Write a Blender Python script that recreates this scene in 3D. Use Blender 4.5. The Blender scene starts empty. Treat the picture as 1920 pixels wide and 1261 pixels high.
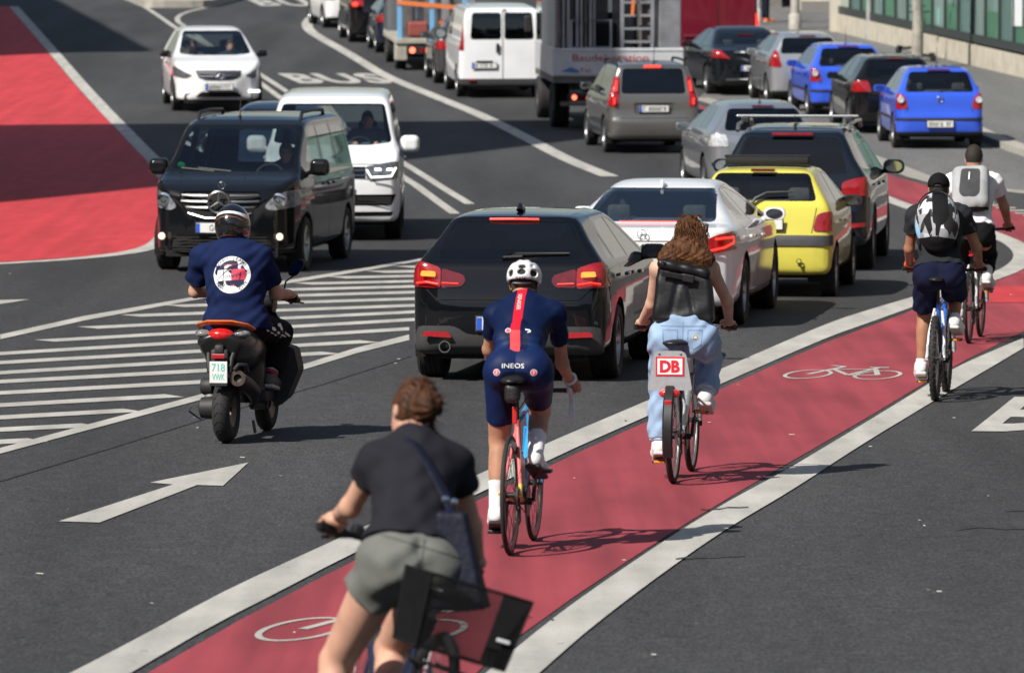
import bpy, bmesh, math, random
import numpy as np
from mathutils import Vector, Matrix
from mathutils.bvhtree import BVHTree
R = math.radians
random.seed(7); np.random.seed(7)
SC = bpy.context.scene
COL = SC.collection

# ---------------------------------------------------------------- camera, sky, sun, exposure
CAM_Z = 3.705
cam_d = bpy.data.cameras.new('camera')
cam = bpy.data.objects.new('camera', cam_d); COL.objects.link(cam)
cam_d.sensor_width = 36.0
cam_d.lens = 10667.0 / 1920.0 * 36.0
cam_d.clip_start = 0.5; cam_d.clip_end = 3000.0
cam.location = (0, 0, CAM_Z)
cam.rotation_euler = (math.pi/2 - math.atan((630.5 + 85.0) / 10667.0), 0, 0)
cam_d.dof.use_dof = True
cam_d.dof.focus_distance = 39.5
cam_d.dof.aperture_fstop = 6.3
SC.camera = cam

SUN_EL, SUN_AZ = R(43.0), R(45.0)      # light travels towards +x +y
w = bpy.data.worlds.new('World'); SC.world = w; w.use_nodes = True
nt = w.node_tree
sky = nt.nodes.new('ShaderNodeTexSky'); sky.sky_type = 'NISHITA'; sky.sun_disc = False
sky.sun_elevation = SUN_EL; sky.sun_rotation = R(225.0)
sky.air_density = 1.1; sky.dust_density = 1.5; sky.ozone_density = 1.0
bg = nt.nodes['Background']; bg.inputs[1].default_value = 0.07
nt.links.new(sky.outputs[0], bg.inputs[0])
sl = bpy.data.lights.new('sun', 'SUN'); sl.energy = 5.0; sl.angle = R(0.53); sl.color = (1.0, 0.955, 0.88)
sun = bpy.data.objects.new('sun', sl); COL.objects.link(sun)
sun.rotation_euler = Vector((math.cos(SUN_EL)*math.sin(SUN_AZ), math.cos(SUN_EL)*math.cos(SUN_AZ), -math.sin(SUN_EL))).to_track_quat('-Z', 'Y').to_euler()
sun.location = (-30, -30, 40)
SC.view_settings.view_transform = 'Standard'; SC.view_settings.look = 'None'
SC.view_settings.exposure = 0.3; SC.view_settings.gamma = 1.0; SC.view_settings.use_curve_mapping = False
SC.cycles.max_bounces = 8; SC.cycles.transparent_max_bounces = 16
SC.cycles.caustics_reflective = False; SC.cycles.caustics_refractive = False
SC.cycles.sample_clamp_indirect = 6.0

# ---------------------------------------------------------------- terrain: a shallow sag in the road
def gz(y):
    z = 2.467e-4 * (min(y, 131.0) - 70.0)**2
    z += 0.0301 * min(max(y - 131.0, 0.0), 60.0)
    return z + 0.004 * max(y - 191.0, 0.0)
def gslope(y):
    return (gz(y + .5) - gz(y - .5))
# ---------------------------------------------------------------- materials
MATS = {}
def mat(name, col, rough=.5, metal=0.0, coat=0.0, var=.06, scale=30.0, bump=0.0, bscale=None, emit=None, estr=0.0, spec=.5, sheen=0.0, stretch=None, alpha=None):
    if name in MATS: return MATS[name]
    m = bpy.data.materials.new(name); m.use_nodes = True; n = m.node_tree; L = n.links
    p = n.nodes['Principled BSDF']
    p.inputs['Roughness'].default_value = rough; p.inputs['Metallic'].default_value = metal
    p.inputs['Coat Weight'].default_value = coat; p.inputs['Coat Roughness'].default_value = .03
    p.inputs['Specular IOR Level'].default_value = spec; p.inputs['Sheen Weight'].default_value = sheen
    tc = n.nodes.new('ShaderNodeTexCoord'); mp = n.nodes.new('ShaderNodeMapping')
    if stretch: mp.inputs['Scale'].default_value = stretch
    L.new(tc.outputs['Object'], mp.inputs['Vector'])
    no = n.nodes.new('ShaderNodeTexNoise'); no.inputs['Scale'].default_value = scale; no.inputs['Detail'].default_value = 4.0
    L.new(mp.outputs[0], no.inputs['Vector'])
    cr = n.nodes.new('ShaderNodeValToRGB'); c = np.array(col[:3])
    cr.color_ramp.elements[0].position = .3; cr.color_ramp.elements[1].position = .7
    cr.color_ramp.elements[0].color = (*np.clip(c*(1-var), 0, 1), 1); cr.color_ramp.elements[1].color = (*np.clip(c*(1+var), 0, 1), 1)
    L.new(no.outputs['Fac'], cr.inputs[0]); L.new(cr.outputs[0], p.inputs['Base Color'])
    if bump:
        n2 = n.nodes.new('ShaderNodeTexNoise'); n2.inputs['Scale'].default_value = bscale or scale*3; n2.inputs['Detail'].default_value = 3.0
        L.new(mp.outputs[0], n2.inputs['Vector'])
        b = n.nodes.new('ShaderNodeBump'); b.inputs['Strength'].default_value = bump; b.inputs['Distance'].default_value = .01
        L.new(n2.outputs['Fac'], b.inputs['Height']); L.new(b.outputs[0], p.inputs['Normal'])
    if emit:
        p.inputs['Emission Color'].default_value = (*emit, 1); p.inputs['Emission Strength'].default_value = estr
    MATS[name] = m; return m

def glass_mat(name, tint, refl=1.0):
    if name in MATS: return MATS[name]
    m = bpy.data.materials.new(name); m.use_nodes = True; n = m.node_tree; L = n.links
    n.nodes.remove(n.nodes['Principled BSDF'])
    out = n.nodes['Material Output']
    t = n.nodes.new('ShaderNodeBsdfTransparent'); gl = n.nodes.new('ShaderNodeBsdfGlossy'); gl.inputs['Roughness'].default_value = .02
    no = n.nodes.new('ShaderNodeTexNoise'); no.inputs['Scale'].default_value = 3.0
    cr = n.nodes.new('ShaderNodeValToRGB')
    cr.color_ramp.elements[0].color = (*[c*.92 for c in tint], 1); cr.color_ramp.elements[1].color = (*tint, 1)
    L.new(no.outputs['Fac'], cr.inputs[0]); L.new(cr.outputs[0], t.inputs[0])
    fr = n.nodes.new('ShaderNodeFresnel'); fr.inputs[0].default_value = 1.5
    mu = n.nodes.new('ShaderNodeMath'); mu.operation = 'MULTIPLY_ADD'; mu.inputs[1].default_value = refl; mu.inputs[2].default_value = .02
    L.new(fr.outputs[0], mu.inputs[0])
    mx = n.nodes.new('ShaderNodeMixShader'); L.new(mu.outputs[0], mx.inputs[0]); L.new(t.outputs[0], mx.inputs[1]); L.new(gl.outputs[0], mx.inputs[2])
    L.new(mx.outputs[0], out.inputs[0]); MATS[name] = m; return m

def paint(name, col, metal=0.0, rough=.35):
    return mat(name, col, rough=rough, metal=metal, coat=1.0, var=.05, scale=2.0, spec=.5 if metal > .3 else .04)

# ---------------------------------------------------------------- objects
def link(o):
    COL.objects.link(o); return o
def mesh_obj(name, verts, faces, material=None, parent=None, smooth=False, normals=None, midx=None):
    me = bpy.data.meshes.new(name); me.from_pydata([tuple(v) for v in verts], [], [tuple(f) for f in faces])
    if isinstance(material, (list, tuple)):
        for q in material: me.materials.append(q)
    elif material: me.materials.append(material)
    if smooth: me.polygons.foreach_set('use_smooth', [True]*len(me.polygons))
    if midx is not None: me.polygons.foreach_set('material_index', midx)
    me.update()
    if normals is not None: me.normals_split_custom_set_from_vertices([tuple(q) for q in normals])
    o = bpy.data.objects.new(name, me); o.parent = parent
    return link(o)
def bm_obj(name, bm, material=None, parent=None, smooth=False):
    me = bpy.data.meshes.new(name); bm.to_mesh(me); bm.free()
    if isinstance(material, (list, tuple)):
        for q in material: me.materials.append(q)
    elif material: me.materials.append(material)
    if smooth: me.polygons.foreach_set('use_smooth', [True]*len(me.polygons))
    o = bpy.data.objects.new(name, me); o.parent = parent
    return link(o)
def empty(name, parent=None):
    o = bpy.data.objects.new(name, None); o.empty_display_size = .2; o.parent = parent; return link(o)
def tag(o, label=None, cat=None, group=None, kind=None):
    if label: o['label'] = label
    if cat: o['category'] = cat
    if group: o['group'] = group
    if kind: o['kind'] = kind
    return o
def place(o, x, y, head=0.0, scale=1.0, lift=0.0):
    """stand a thing on the road at x, y; head = degrees clockwise from +y"""
    s = gslope(y)
    n = Vector((0, -s, 1)).normalized(); a = R(head)
    f = Vector((math.sin(a), math.cos(a), 0)); f = (f - n*f.dot(n)).normalized(); r = f.cross(n)
    m = Matrix((r, f, n)).transposed().to_4x4()
    o.matrix_world = Matrix.Translation((x, y, gz(y) + lift)) @ m @ Matrix.Scale(scale, 4)
    return o
def copy_tree(o, parent=None):
    c = o.copy(); COL.objects.link(c); c.parent = parent
    for ch in [q for q in bpy.data.objects if q.parent == o]: copy_tree(ch, c)
    return c

class MB:
    """collects simple shapes into one mesh"""
    def __init__(s): s.v = []; s.f = []; s.m = []
    def add(s, v, f, mi=0):
        b = len(s.v); s.v += [tuple(q) for q in v]; s.f += [tuple(i + b for i in q) for q in f]; s.m += [mi]*len(f); return s
    def box(s, c, d, rot=None, mi=0, bev=0.0):
        x, y, z = d[0]/2, d[1]/2, d[2]/2
        if bev <= 0:
            v = [Vector((a*x, b*y, e*z)) for a in (-1, 1) for b in (-1, 1) for e in (-1, 1)]
            f = [(0, 1, 3, 2), (4, 6, 7, 5), (0, 4, 5, 1), (2, 3, 7, 6), (0, 2, 6, 4), (1, 5, 7, 3)]
        else:
            bm = bmesh.new(); bmesh.ops.create_cube(bm, size=1.0)
            for q in bm.verts: q.co = Vector((q.co.x*2*x, q.co.y*2*y, q.co.z*2*z))
            bmesh.ops.bevel(bm, geom=bm.edges[:], offset=min(bev, .49*min(d)), segments=2, affect='EDGES', profile=.5)
            bm.verts.index_update(); v = [q.co.copy() for q in bm.verts]; f = [[q.index for q in ff.verts] for ff in bm.faces]; bm.free()
        if rot is not None:
            M3 = rot if isinstance(rot, Matrix) else Matrix.Rotation(rot[2], 3, 'Z') @ Matrix.Rotation(rot[1], 3, 'Y') @ Matrix.Rotation(rot[0], 3, 'X')
            v = [M3 @ q for q in v]
        return s.add([q + Vector(c) for q in v], f, mi)
    def tube(s, pts, rad, n=8, closed=False, cap=True, mi=0, flat=None):
        pts = [Vector(p) for p in pts]; N = len(pts)
        rads = rad if isinstance(rad, (list, tuple)) else [rad]*N
        rings = []; up = None
        for i, p in enumerate(pts):
            if closed: t = (pts[(i+1) % N] - pts[i-1])
            else: t = pts[min(i+1, N-1)] - pts[max(i-1, 0)]
            t = t.normalized() if t.length > 1e-9 else Vector((0, 0, 1))
            if up is None: up = Vector((0, 0, 1)) if abs(t.z) < .9 else Vector((1, 0, 0))
            a = t.cross(up)
            a = a.normalized() if a.length > 1e-6 else t.orthogonal().normalized()
            b = a.cross(t).normalized(); up = b
            fa, fb = flat or (1, 1)
            rings.append([p + (a*math.cos(2*math.pi*k/n)*fa + b*math.sin(2*math.pi*k/n)*fb)*rads[i] for k in range(n)])
        v = [q for r in rings for q in r]; f = []
        for i in range(N if closed else N-1):
            j = (i+1) % N
            for k in range(n):
                l = (k+1) % n
                f.append((i*n+k, i*n+l, j*n+l, j*n+k))
        if cap and not closed: f.append(tuple(range(n))[::-1]); f.append(tuple((N-1)*n + k for k in range(n)))
        return s.add(v, f, mi)
    def lathe(s, prof, axis='x', n=24, c=(0, 0, 0), mi=0, closed=False):
        """prof: (axial, radius) pairs"""
        c = Vector(c); v = []; f = []; N = len(prof)
        for a, r in prof:
            for k in range(n):
                t = 2*math.pi*k/n; p, q = r*math.cos(t), r*math.sin(t)
                v.append(c + (Vector((a, p, q)) if axis == 'x' else Vector((p, a, q)) if axis == 'y' else Vector((p, q, a))))
        for i in range(N if closed else N-1):
            j = (i+1) % N
            for k in range(n):
                l = (k+1) % n; f.append((i*n+k, j*n+k, j*n+l, i*n+l))
        return s.add(v, f, mi)
    def prism(s, poly, d0, d1, plane='xz', mi=0):
        def P(a, b, d): return (a, d, b) if plane == 'xz' else (d, a, b) if plane == 'yz' else (a, b, d)
        n = len(poly); v = [P(a, b, d0) for a, b in poly] + [P(a, b, d1) for a, b in poly]
        f = [tuple(range(n))[::-1], tuple(range(n, 2*n))] + [(i, (i+1) % n, n+(i+1) % n, n+i) for i in range(n)]
        return s.add(v, f, mi)
    def build(s, name, material=None, parent=None, smooth=False, ang=None):
        o = mesh_obj(name, s.v, s.f, material, parent, smooth, midx=s.m if isinstance(material, (list, tuple)) else None)
        bm = bmesh.new(); bm.from_mesh(o.data); bmesh.ops.recalc_face_normals(bm, faces=bm.faces); bm.to_mesh(o.data); bm.free()
        if smooth: o.data.set_sharp_from_angle(angle=R(ang or 50))
        return o

# ---------------------------------------------------------------- 2-D shapes
def chaikin(p, n=2, closed=True):
    p = [np.array(q, float) for q in p]
    for _ in range(n):
        q = []; N = len(p)
        for i in range(N if closed else N-1):
            a, b = p[i], p[(i+1) % N]; q += [a*.75 + b*.25, a*.25 + b*.75]
        if not closed: q = [p[0]] + q + [p[-1]]
        p = q
    return p
def rpoly(p, r=.03, n=3):
    """polygon with rounded corners"""
    p = [np.array(q, float) for q in p]; out = []; N = len(p)
    for i in range(N):
        a, b, c = p[i-1], p[i], p[(i+1) % N]
        la, lc = np.linalg.norm(a-b), np.linalg.norm(c-b); k = min(r, .45*la, .45*lc)
        s, e = b + (a-b)/la*k, b + (c-b)/lc*k
        for j in range(n):
            t = j/(n-1) if n > 1 else .5; out.append((1-t)**2*s + 2*t*(1-t)*b + t*t*e)
    return [tuple(q) for q in out]
def circ(cx, cy, r, n=20, ry=None):
    return [(cx + r*math.cos(2*math.pi*k/n), cy + (ry or r)*math.sin(2*math.pi*k/n)) for k in range(n)]
def inside(poly, u, v):
    c = False; n = len(poly)
    for i in range(n):
        x1, y1 = poly[i]; x2, y2 = poly[i-1]
        if (y1 > v) != (y2 > v) and u < (x2-x1)*(v-y1)/(y2-y1) + x1: c = not c
    return c

# ---------------------------------------------------------------- implicit surfaces
def smin(a, b, k):
    h = np.maximum(k - np.abs(a-b), 0)/k; return np.minimum(a, b) - h*h*k*.25
def smax(a, b, k): return -smin(-a, -b, k)
def f_cone(P, a, b, ra, rb):
    a = np.asarray(a, float); b = np.asarray(b, float); ab = b-a; t = np.clip(((P-a) @ ab)/max(ab @ ab, 1e-9), 0, 1)
    return np.linalg.norm(P - a - t[:, None]*ab, axis=1) - (ra + (rb-ra)*t)
def f_ell(P, c, r, M=None):
    q = P - np.asarray(c, float)
    if M is not None: q = q @ np.asarray(M)          # columns of M = local axes
    r = np.asarray(r, float); k0 = np.linalg.norm(q/r, axis=1); k1 = np.linalg.norm(q/(r*r), axis=1)
    return k0*(k0-1)/np.maximum(k1, 1e-6)
def f_box(P, c, h, rad=.01, M=None):
    q = P - np.asarray(c, float)
    if M is not None: q = q @ np.asarray(M)
    d = np.abs(q) - (np.asarray(h, float) - rad)
    return np.linalg.norm(np.maximum(d, 0), axis=1) + np.minimum(d.max(axis=1), 0) - rad
def f_plane(P, p, n):
    n = np.asarray(n, float); n = n/np.linalg.norm(n); return (P - np.asarray(p, float)) @ n
def grad(f, P, e=.004):
    k = np.array([[1, -1, -1], [-1, -1, 1], [-1, 1, -1], [1, 1, 1]], float)
    g = sum(k[i]*f(P + k[i]*e)[:, None] for i in range(4))/(4*e)
    return g
def iso(f, lo, hi, h, newton=2, e=.004):
    """surface nets over f < 0, vertices pulled onto the surface; returns verts, quads, normals"""
    lo = np.asarray(lo, float); n = (np.ceil((np.asarray(hi, float) - lo)/h/4).astype(int)+1)*4
    cg = [lo[i] + h*4*np.arange(n[i]//4 + 1) for i in range(3)]
    G = np.stack(np.meshgrid(*cg, indexing='ij'), -1); fc = f(G.reshape(-1, 3)).reshape(G.shape[:3])
    act = np.zeros(n//4, bool); lim = 4*h*2.2; sg = fc < 0
    near = np.abs(fc) < lim
    for a in (0, 1):
        for b in (0, 1):
            for c in (0, 1):
                sl_ = (slice(a, fc.shape[0]-1+a), slice(b, fc.shape[1]-1+b), slice(c, fc.shape[2]-1+c))
                act |= near[sl_]
                act |= sg[sl_] != sg[:-1, :-1, :-1]
    m = np.zeros(n+1, bool)
    up = act.repeat(4, 0).repeat(4, 1).repeat(4, 2)
    for a in (0, 1):
        for b in (0, 1):
            for c in (0, 1):
                m[a:a+n[0], b:b+n[1], c:c+n[2]] |= up
    Fv = np.where(fc[:-1, :-1, :-1].repeat(4, 0).repeat(4, 1).repeat(4, 2) < 0, -1.0, 1.0)
    F = np.pad(Fv, ((0, 1), (0, 1), (0, 1)), mode='edge')
    idx = np.argwhere(m); F[m] = f(lo + h*idx)
    S = F < 0
    tot = int(np.prod(n)); acc = np.zeros((tot, 3)); cnt = np.zeros(tot); quads = []
    st = np.array([n[1]*n[2], n[2], 1])
    for ax in range(3):
        A = [slice(None)]*3; Bq = [slice(None)]*3; A[ax] = slice(0, -1); Bq[ax] = slice(1, None)
        ch = S[tuple(A)] != S[tuple(Bq)]; o1, o2 = [(1, 2), (2, 0), (0, 1)][ax]
        e0 = np.argwhere(ch)
        if len(e0) == 0: continue
        ok = (e0[:, o1] > 0) & (e0[:, o1] < n[o1]) & (e0[:, o2] > 0) & (e0[:, o2] < n[o2]); e0 = e0[ok]
        e1 = e0.copy(); e1[:, ax] += 1
        fa = F[tuple(e0.T)]; fb = F[tuple(e1.T)]; t = fa/(fa-fb); p = e0.astype(float); p[:, ax] += t
        cells = []
        for d1, d2 in ((-1, -1), (0, -1), (0, 0), (-1, 0)):
            c = e0.copy(); c[:, o1] += d1; c[:, o2] += d2; ci = c @ st; cells.append(ci)
            np.add.at(acc, ci, p); np.add.at(cnt, ci, 1)
        q = np.stack(cells, 1); flip = fa > 0; q[flip] = q[flip][:, ::-1]; quads.append(q)
    quads = np.concatenate(quads); used = np.where(cnt > 0)[0]; mp = np.full(tot, -1); mp[used] = np.arange(len(used))
    V = lo + h*(acc[used]/cnt[used][:, None]); Q = mp[quads]
    for _ in range(newton):
        g = grad(f, V, e); d = f(V)[:, None]*g/np.maximum((g*g).sum(1, keepdims=True), .2)
        l = np.linalg.norm(d, axis=1, keepdims=True); V = V - d*np.minimum(1, .7*h/np.maximum(l, 1e-9))
    g = grad(f, V, e); N = g/np.maximum(np.linalg.norm(g, axis=1, keepdims=True), 1e-9)
    return V, Q, N
def iso_obj(name, f, lo, hi, h, material, parent=None, e=None):
    V, Q, N = iso(f, lo, hi, h, e=e or h*.4)
    return mesh_obj(name, V, Q, material, parent, True, N)

# ---------------------------------------------------------------- cutting panels out of a surface
AX = {'R': (0, 2, 1), 'F': (0, 2, 1), 'S': (1, 2, 0), 'T': (0, 1, 2)}
def cut_faces(bm, view, poly, test):
    u, v, w_ = AX[view]; us = [q[0] for q in poly]; vs = [q[1] for q in poly]
    u0, u1, v0, v1 = min(us), max(us), min(vs), max(vs); fs = []
    for f in bm.faces:
        if not test(f): continue
        cu = [q.co[u] for q in f.verts]; cv = [q.co[v] for q in f.verts]
        if max(cu) < u0 or min(cu) > u1 or max(cv) < v0 or min(cv) > v1: continue
        fs.append(f)
    n = len(poly); box = {}
    def bb(f):
        cu = [q.co[u] for q in f.verts]; cv = [q.co[v] for q in f.verts]; return (min(cu), max(cu), min(cv), max(cv))
    fs = {f: bb(f) for f in fs}
    for i in range(n):
        a, b = poly[i], poly[(i+1) % n]
        if (a[0]-b[0])**2 + (a[1]-b[1])**2 < 1e-10: continue
        co = [0, 0, 0]; no = [0, 0, 0]; co[u], co[v] = a; nu, nv = b[1]-a[1], -(b[0]-a[0]); no[u], no[v] = nu, nv
        e0, e1, g0, g1 = min(a[0], b[0])-1e-4, max(a[0], b[0])+1e-4, min(a[1], b[1])-1e-4, max(a[1], b[1])+1e-4; hit = []
        for f, (p0, p1, q0, q1) in fs.items():
            if p1 < e0 or p0 > e1 or q1 < g0 or q0 > g1: continue
            d = [(q.co[u]-a[0])*nu + (q.co[v]-a[1])*nv for q in f.verts]
            if min(d) < 0 < max(d): hit.append(f)
        if not hit: continue
        nvd = {}
        for f in hit:
            del fs[f]; vs_ = f.verts[:]; d = [(q.co[u]-a[0])*nu + (q.co[v]-a[1])*nv for q in vs_]; pos, neg = [], []; m_ = len(vs_)
            d = [0.0 if abs(t) < 1e-9 else t for t in d]
            for k in range(m_):
                w1, w2, d1, d2 = vs_[k], vs_[(k+1) % m_], d[k], d[(k+1) % m_]
                if d1 >= 0: pos.append(w1)
                if d1 <= 0: neg.append(w1)
                if d1*d2 < 0:
                    key = (w1, w2); nw = nvd.get(key) or nvd.get(key[::-1])
                    if nw is None: nw = bm.verts.new(w1.co.lerp(w2.co, d1/(d1-d2))); nvd[key] = nw
                    pos.append(nw); neg.append(nw)
            mi_ = f.material_index; bm.faces.remove(f)
            for lst in (pos, neg):
                if len(lst) >= 3:
                    try: nf = bm.faces.new(lst)
                    except ValueError: continue
                    nf.material_index = mi_; nf.smooth = True; nf.normal_update(); fs[nf] = bb(nf)
    out = []
    for f in fs:
        c = f.calc_center_median()
        if u0 <= c[u] <= u1 and v0 <= c[v] <= v1 and inside(poly, c[u], c[v]): out.append(f)
    return out

def panel_from(bm, faces, name, material, parent, func, off=0.004, skirt=.02, remove=True):
    """turn faces of a body into a panel of its own, raised by off and closed by a skirt"""
    if not faces: return None
    idx = {}; co = []; fl = []
    for f in faces:
        r = []
        for q in f.verts:
            if q not in idx: idx[q] = len(co); co.append(q.co.copy())
            r.append(idx[q])
        fl.append(r)
    P = np.array([tuple(c) for c in co]); g = grad(func, P, .012); N = g/np.maximum(np.linalg.norm(g, axis=1, keepdims=True), 1e-9)
    V = list(P + N*off); NN = list(N); F = [tuple(r) for r in fl]
    if skirt > 0:
        fs = set(faces)
        for f in faces:
            for e in f.edges:
                if sum(1 for q in e.link_faces if q in fs) == 1:
                    for l in f.loops:
                        if l.edge == e: a, b = l.vert, l.link_loop_next.vert
                    i, j = idx[a], idx[b]; k = len(V)
                    V += [P[i]+N[i]*off, P[j]+N[j]*off, P[j]-N[j]*skirt, P[i]-N[i]*skirt]; NN += [(0, 0, 0)]*4
                    F.append((k+3, k+2, k+1, k))
    if remove: bmesh.ops.delete(bm, geom=faces, context='FACES')
    return mesh_obj(name, V, F, material, parent, True, NN)

# ---------------------------------------------------------------- lettering
def text_geo(s, size=1.0, res=2, align='CENTER', space=1.0, bold=0.0):
    cu = bpy.data.curves.new('t', 'FONT'); cu.body = s; cu.size = size; cu.resolution_u = res; cu.align_x = align; cu.align_y = 'CENTER'; cu.space_character = space; cu.offset = bold
    o = bpy.data.objects.new('t', cu); COL.objects.link(o)
    dg = bpy.context.evaluated_depsgraph_get(); dg.update(); me = o.evaluated_get(dg).to_mesh()
    v = [(q.co.x, q.co.y) for q in me.vertices]; f = [tuple(p.vertices) for p in me.polygons]
    o.evaluated_get(dg).to_mesh_clear(); bpy.data.objects.remove(o); bpy.data.curves.remove(cu)
    return v, f
def text_obj(name, s, size, M4, material, parent=None, fit=None, bold=0.0, res=3):
    """flat lettering: local x right, y up, placed by matrix M4; fit=(w,h) stretches it"""
    v, f = text_geo(s, size, res, bold=bold*size)
    if fit:
        xs = [q[0] for q in v]; ys = [q[1] for q in v]; a = (max(xs)-min(xs)) or 1; b = (max(ys)-min(ys)) or 1
        v = [((x-min(xs))/a*fit[0]-fit[0]/2, (y-min(ys))/b*fit[1]-fit[1]/2) for x, y in v]
    return mesh_obj(name, [M4 @ Vector((x, y, 0)) for x, y in v], f, material, parent)
def wrap(name, v2, faces, origin, ax, ay, dirn, bvh, material, parent, off=.003, back=.6, sub=None):
    """drape flat lettering onto a surface along dirn"""
    origin, ax, ay, dirn = Vector(origin), Vector(ax), Vector(ay), Vector(dirn).normalized()
    if sub:
        bm = bmesh.new(); vs = [bm.verts.new((x, y, 0)) for x, y in v2]
        for q in faces:
            try: bm.faces.new([vs[i] for i in q])
            except ValueError: pass
        bmesh.ops.triangulate(bm, faces=bm.faces)
        for _ in range(3):
            es = [e for e in bm.edges if e.calc_length() > sub]
            if es: bmesh.ops.subdivide_edges(bm, edges=es, cuts=1); bmesh.ops.triangulate(bm, faces=bm.faces)
        bm.verts.index_update(); v2 = [(q.co.x, q.co.y) for q in bm.verts]; faces = [[q.index for q in f.verts] for f in bm.faces]; bm.free()
    out = []
    for x, y in v2:
        p = origin + ax*x + ay*y - dirn*back; h = bvh.ray_cast(p, dirn, 3.0)
        if h[0] is None: h = bvh.find_nearest(origin + ax*x + ay*y)
        out.append(h[0] - dirn*off)
    return mesh_obj(name, out, faces, material, parent)
def bvh_of(o): 
    me = o.data; return BVHTree.FromPolygons([q.co.copy() for q in me.vertices], [tuple(p.vertices) for p in me.polygons])
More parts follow.
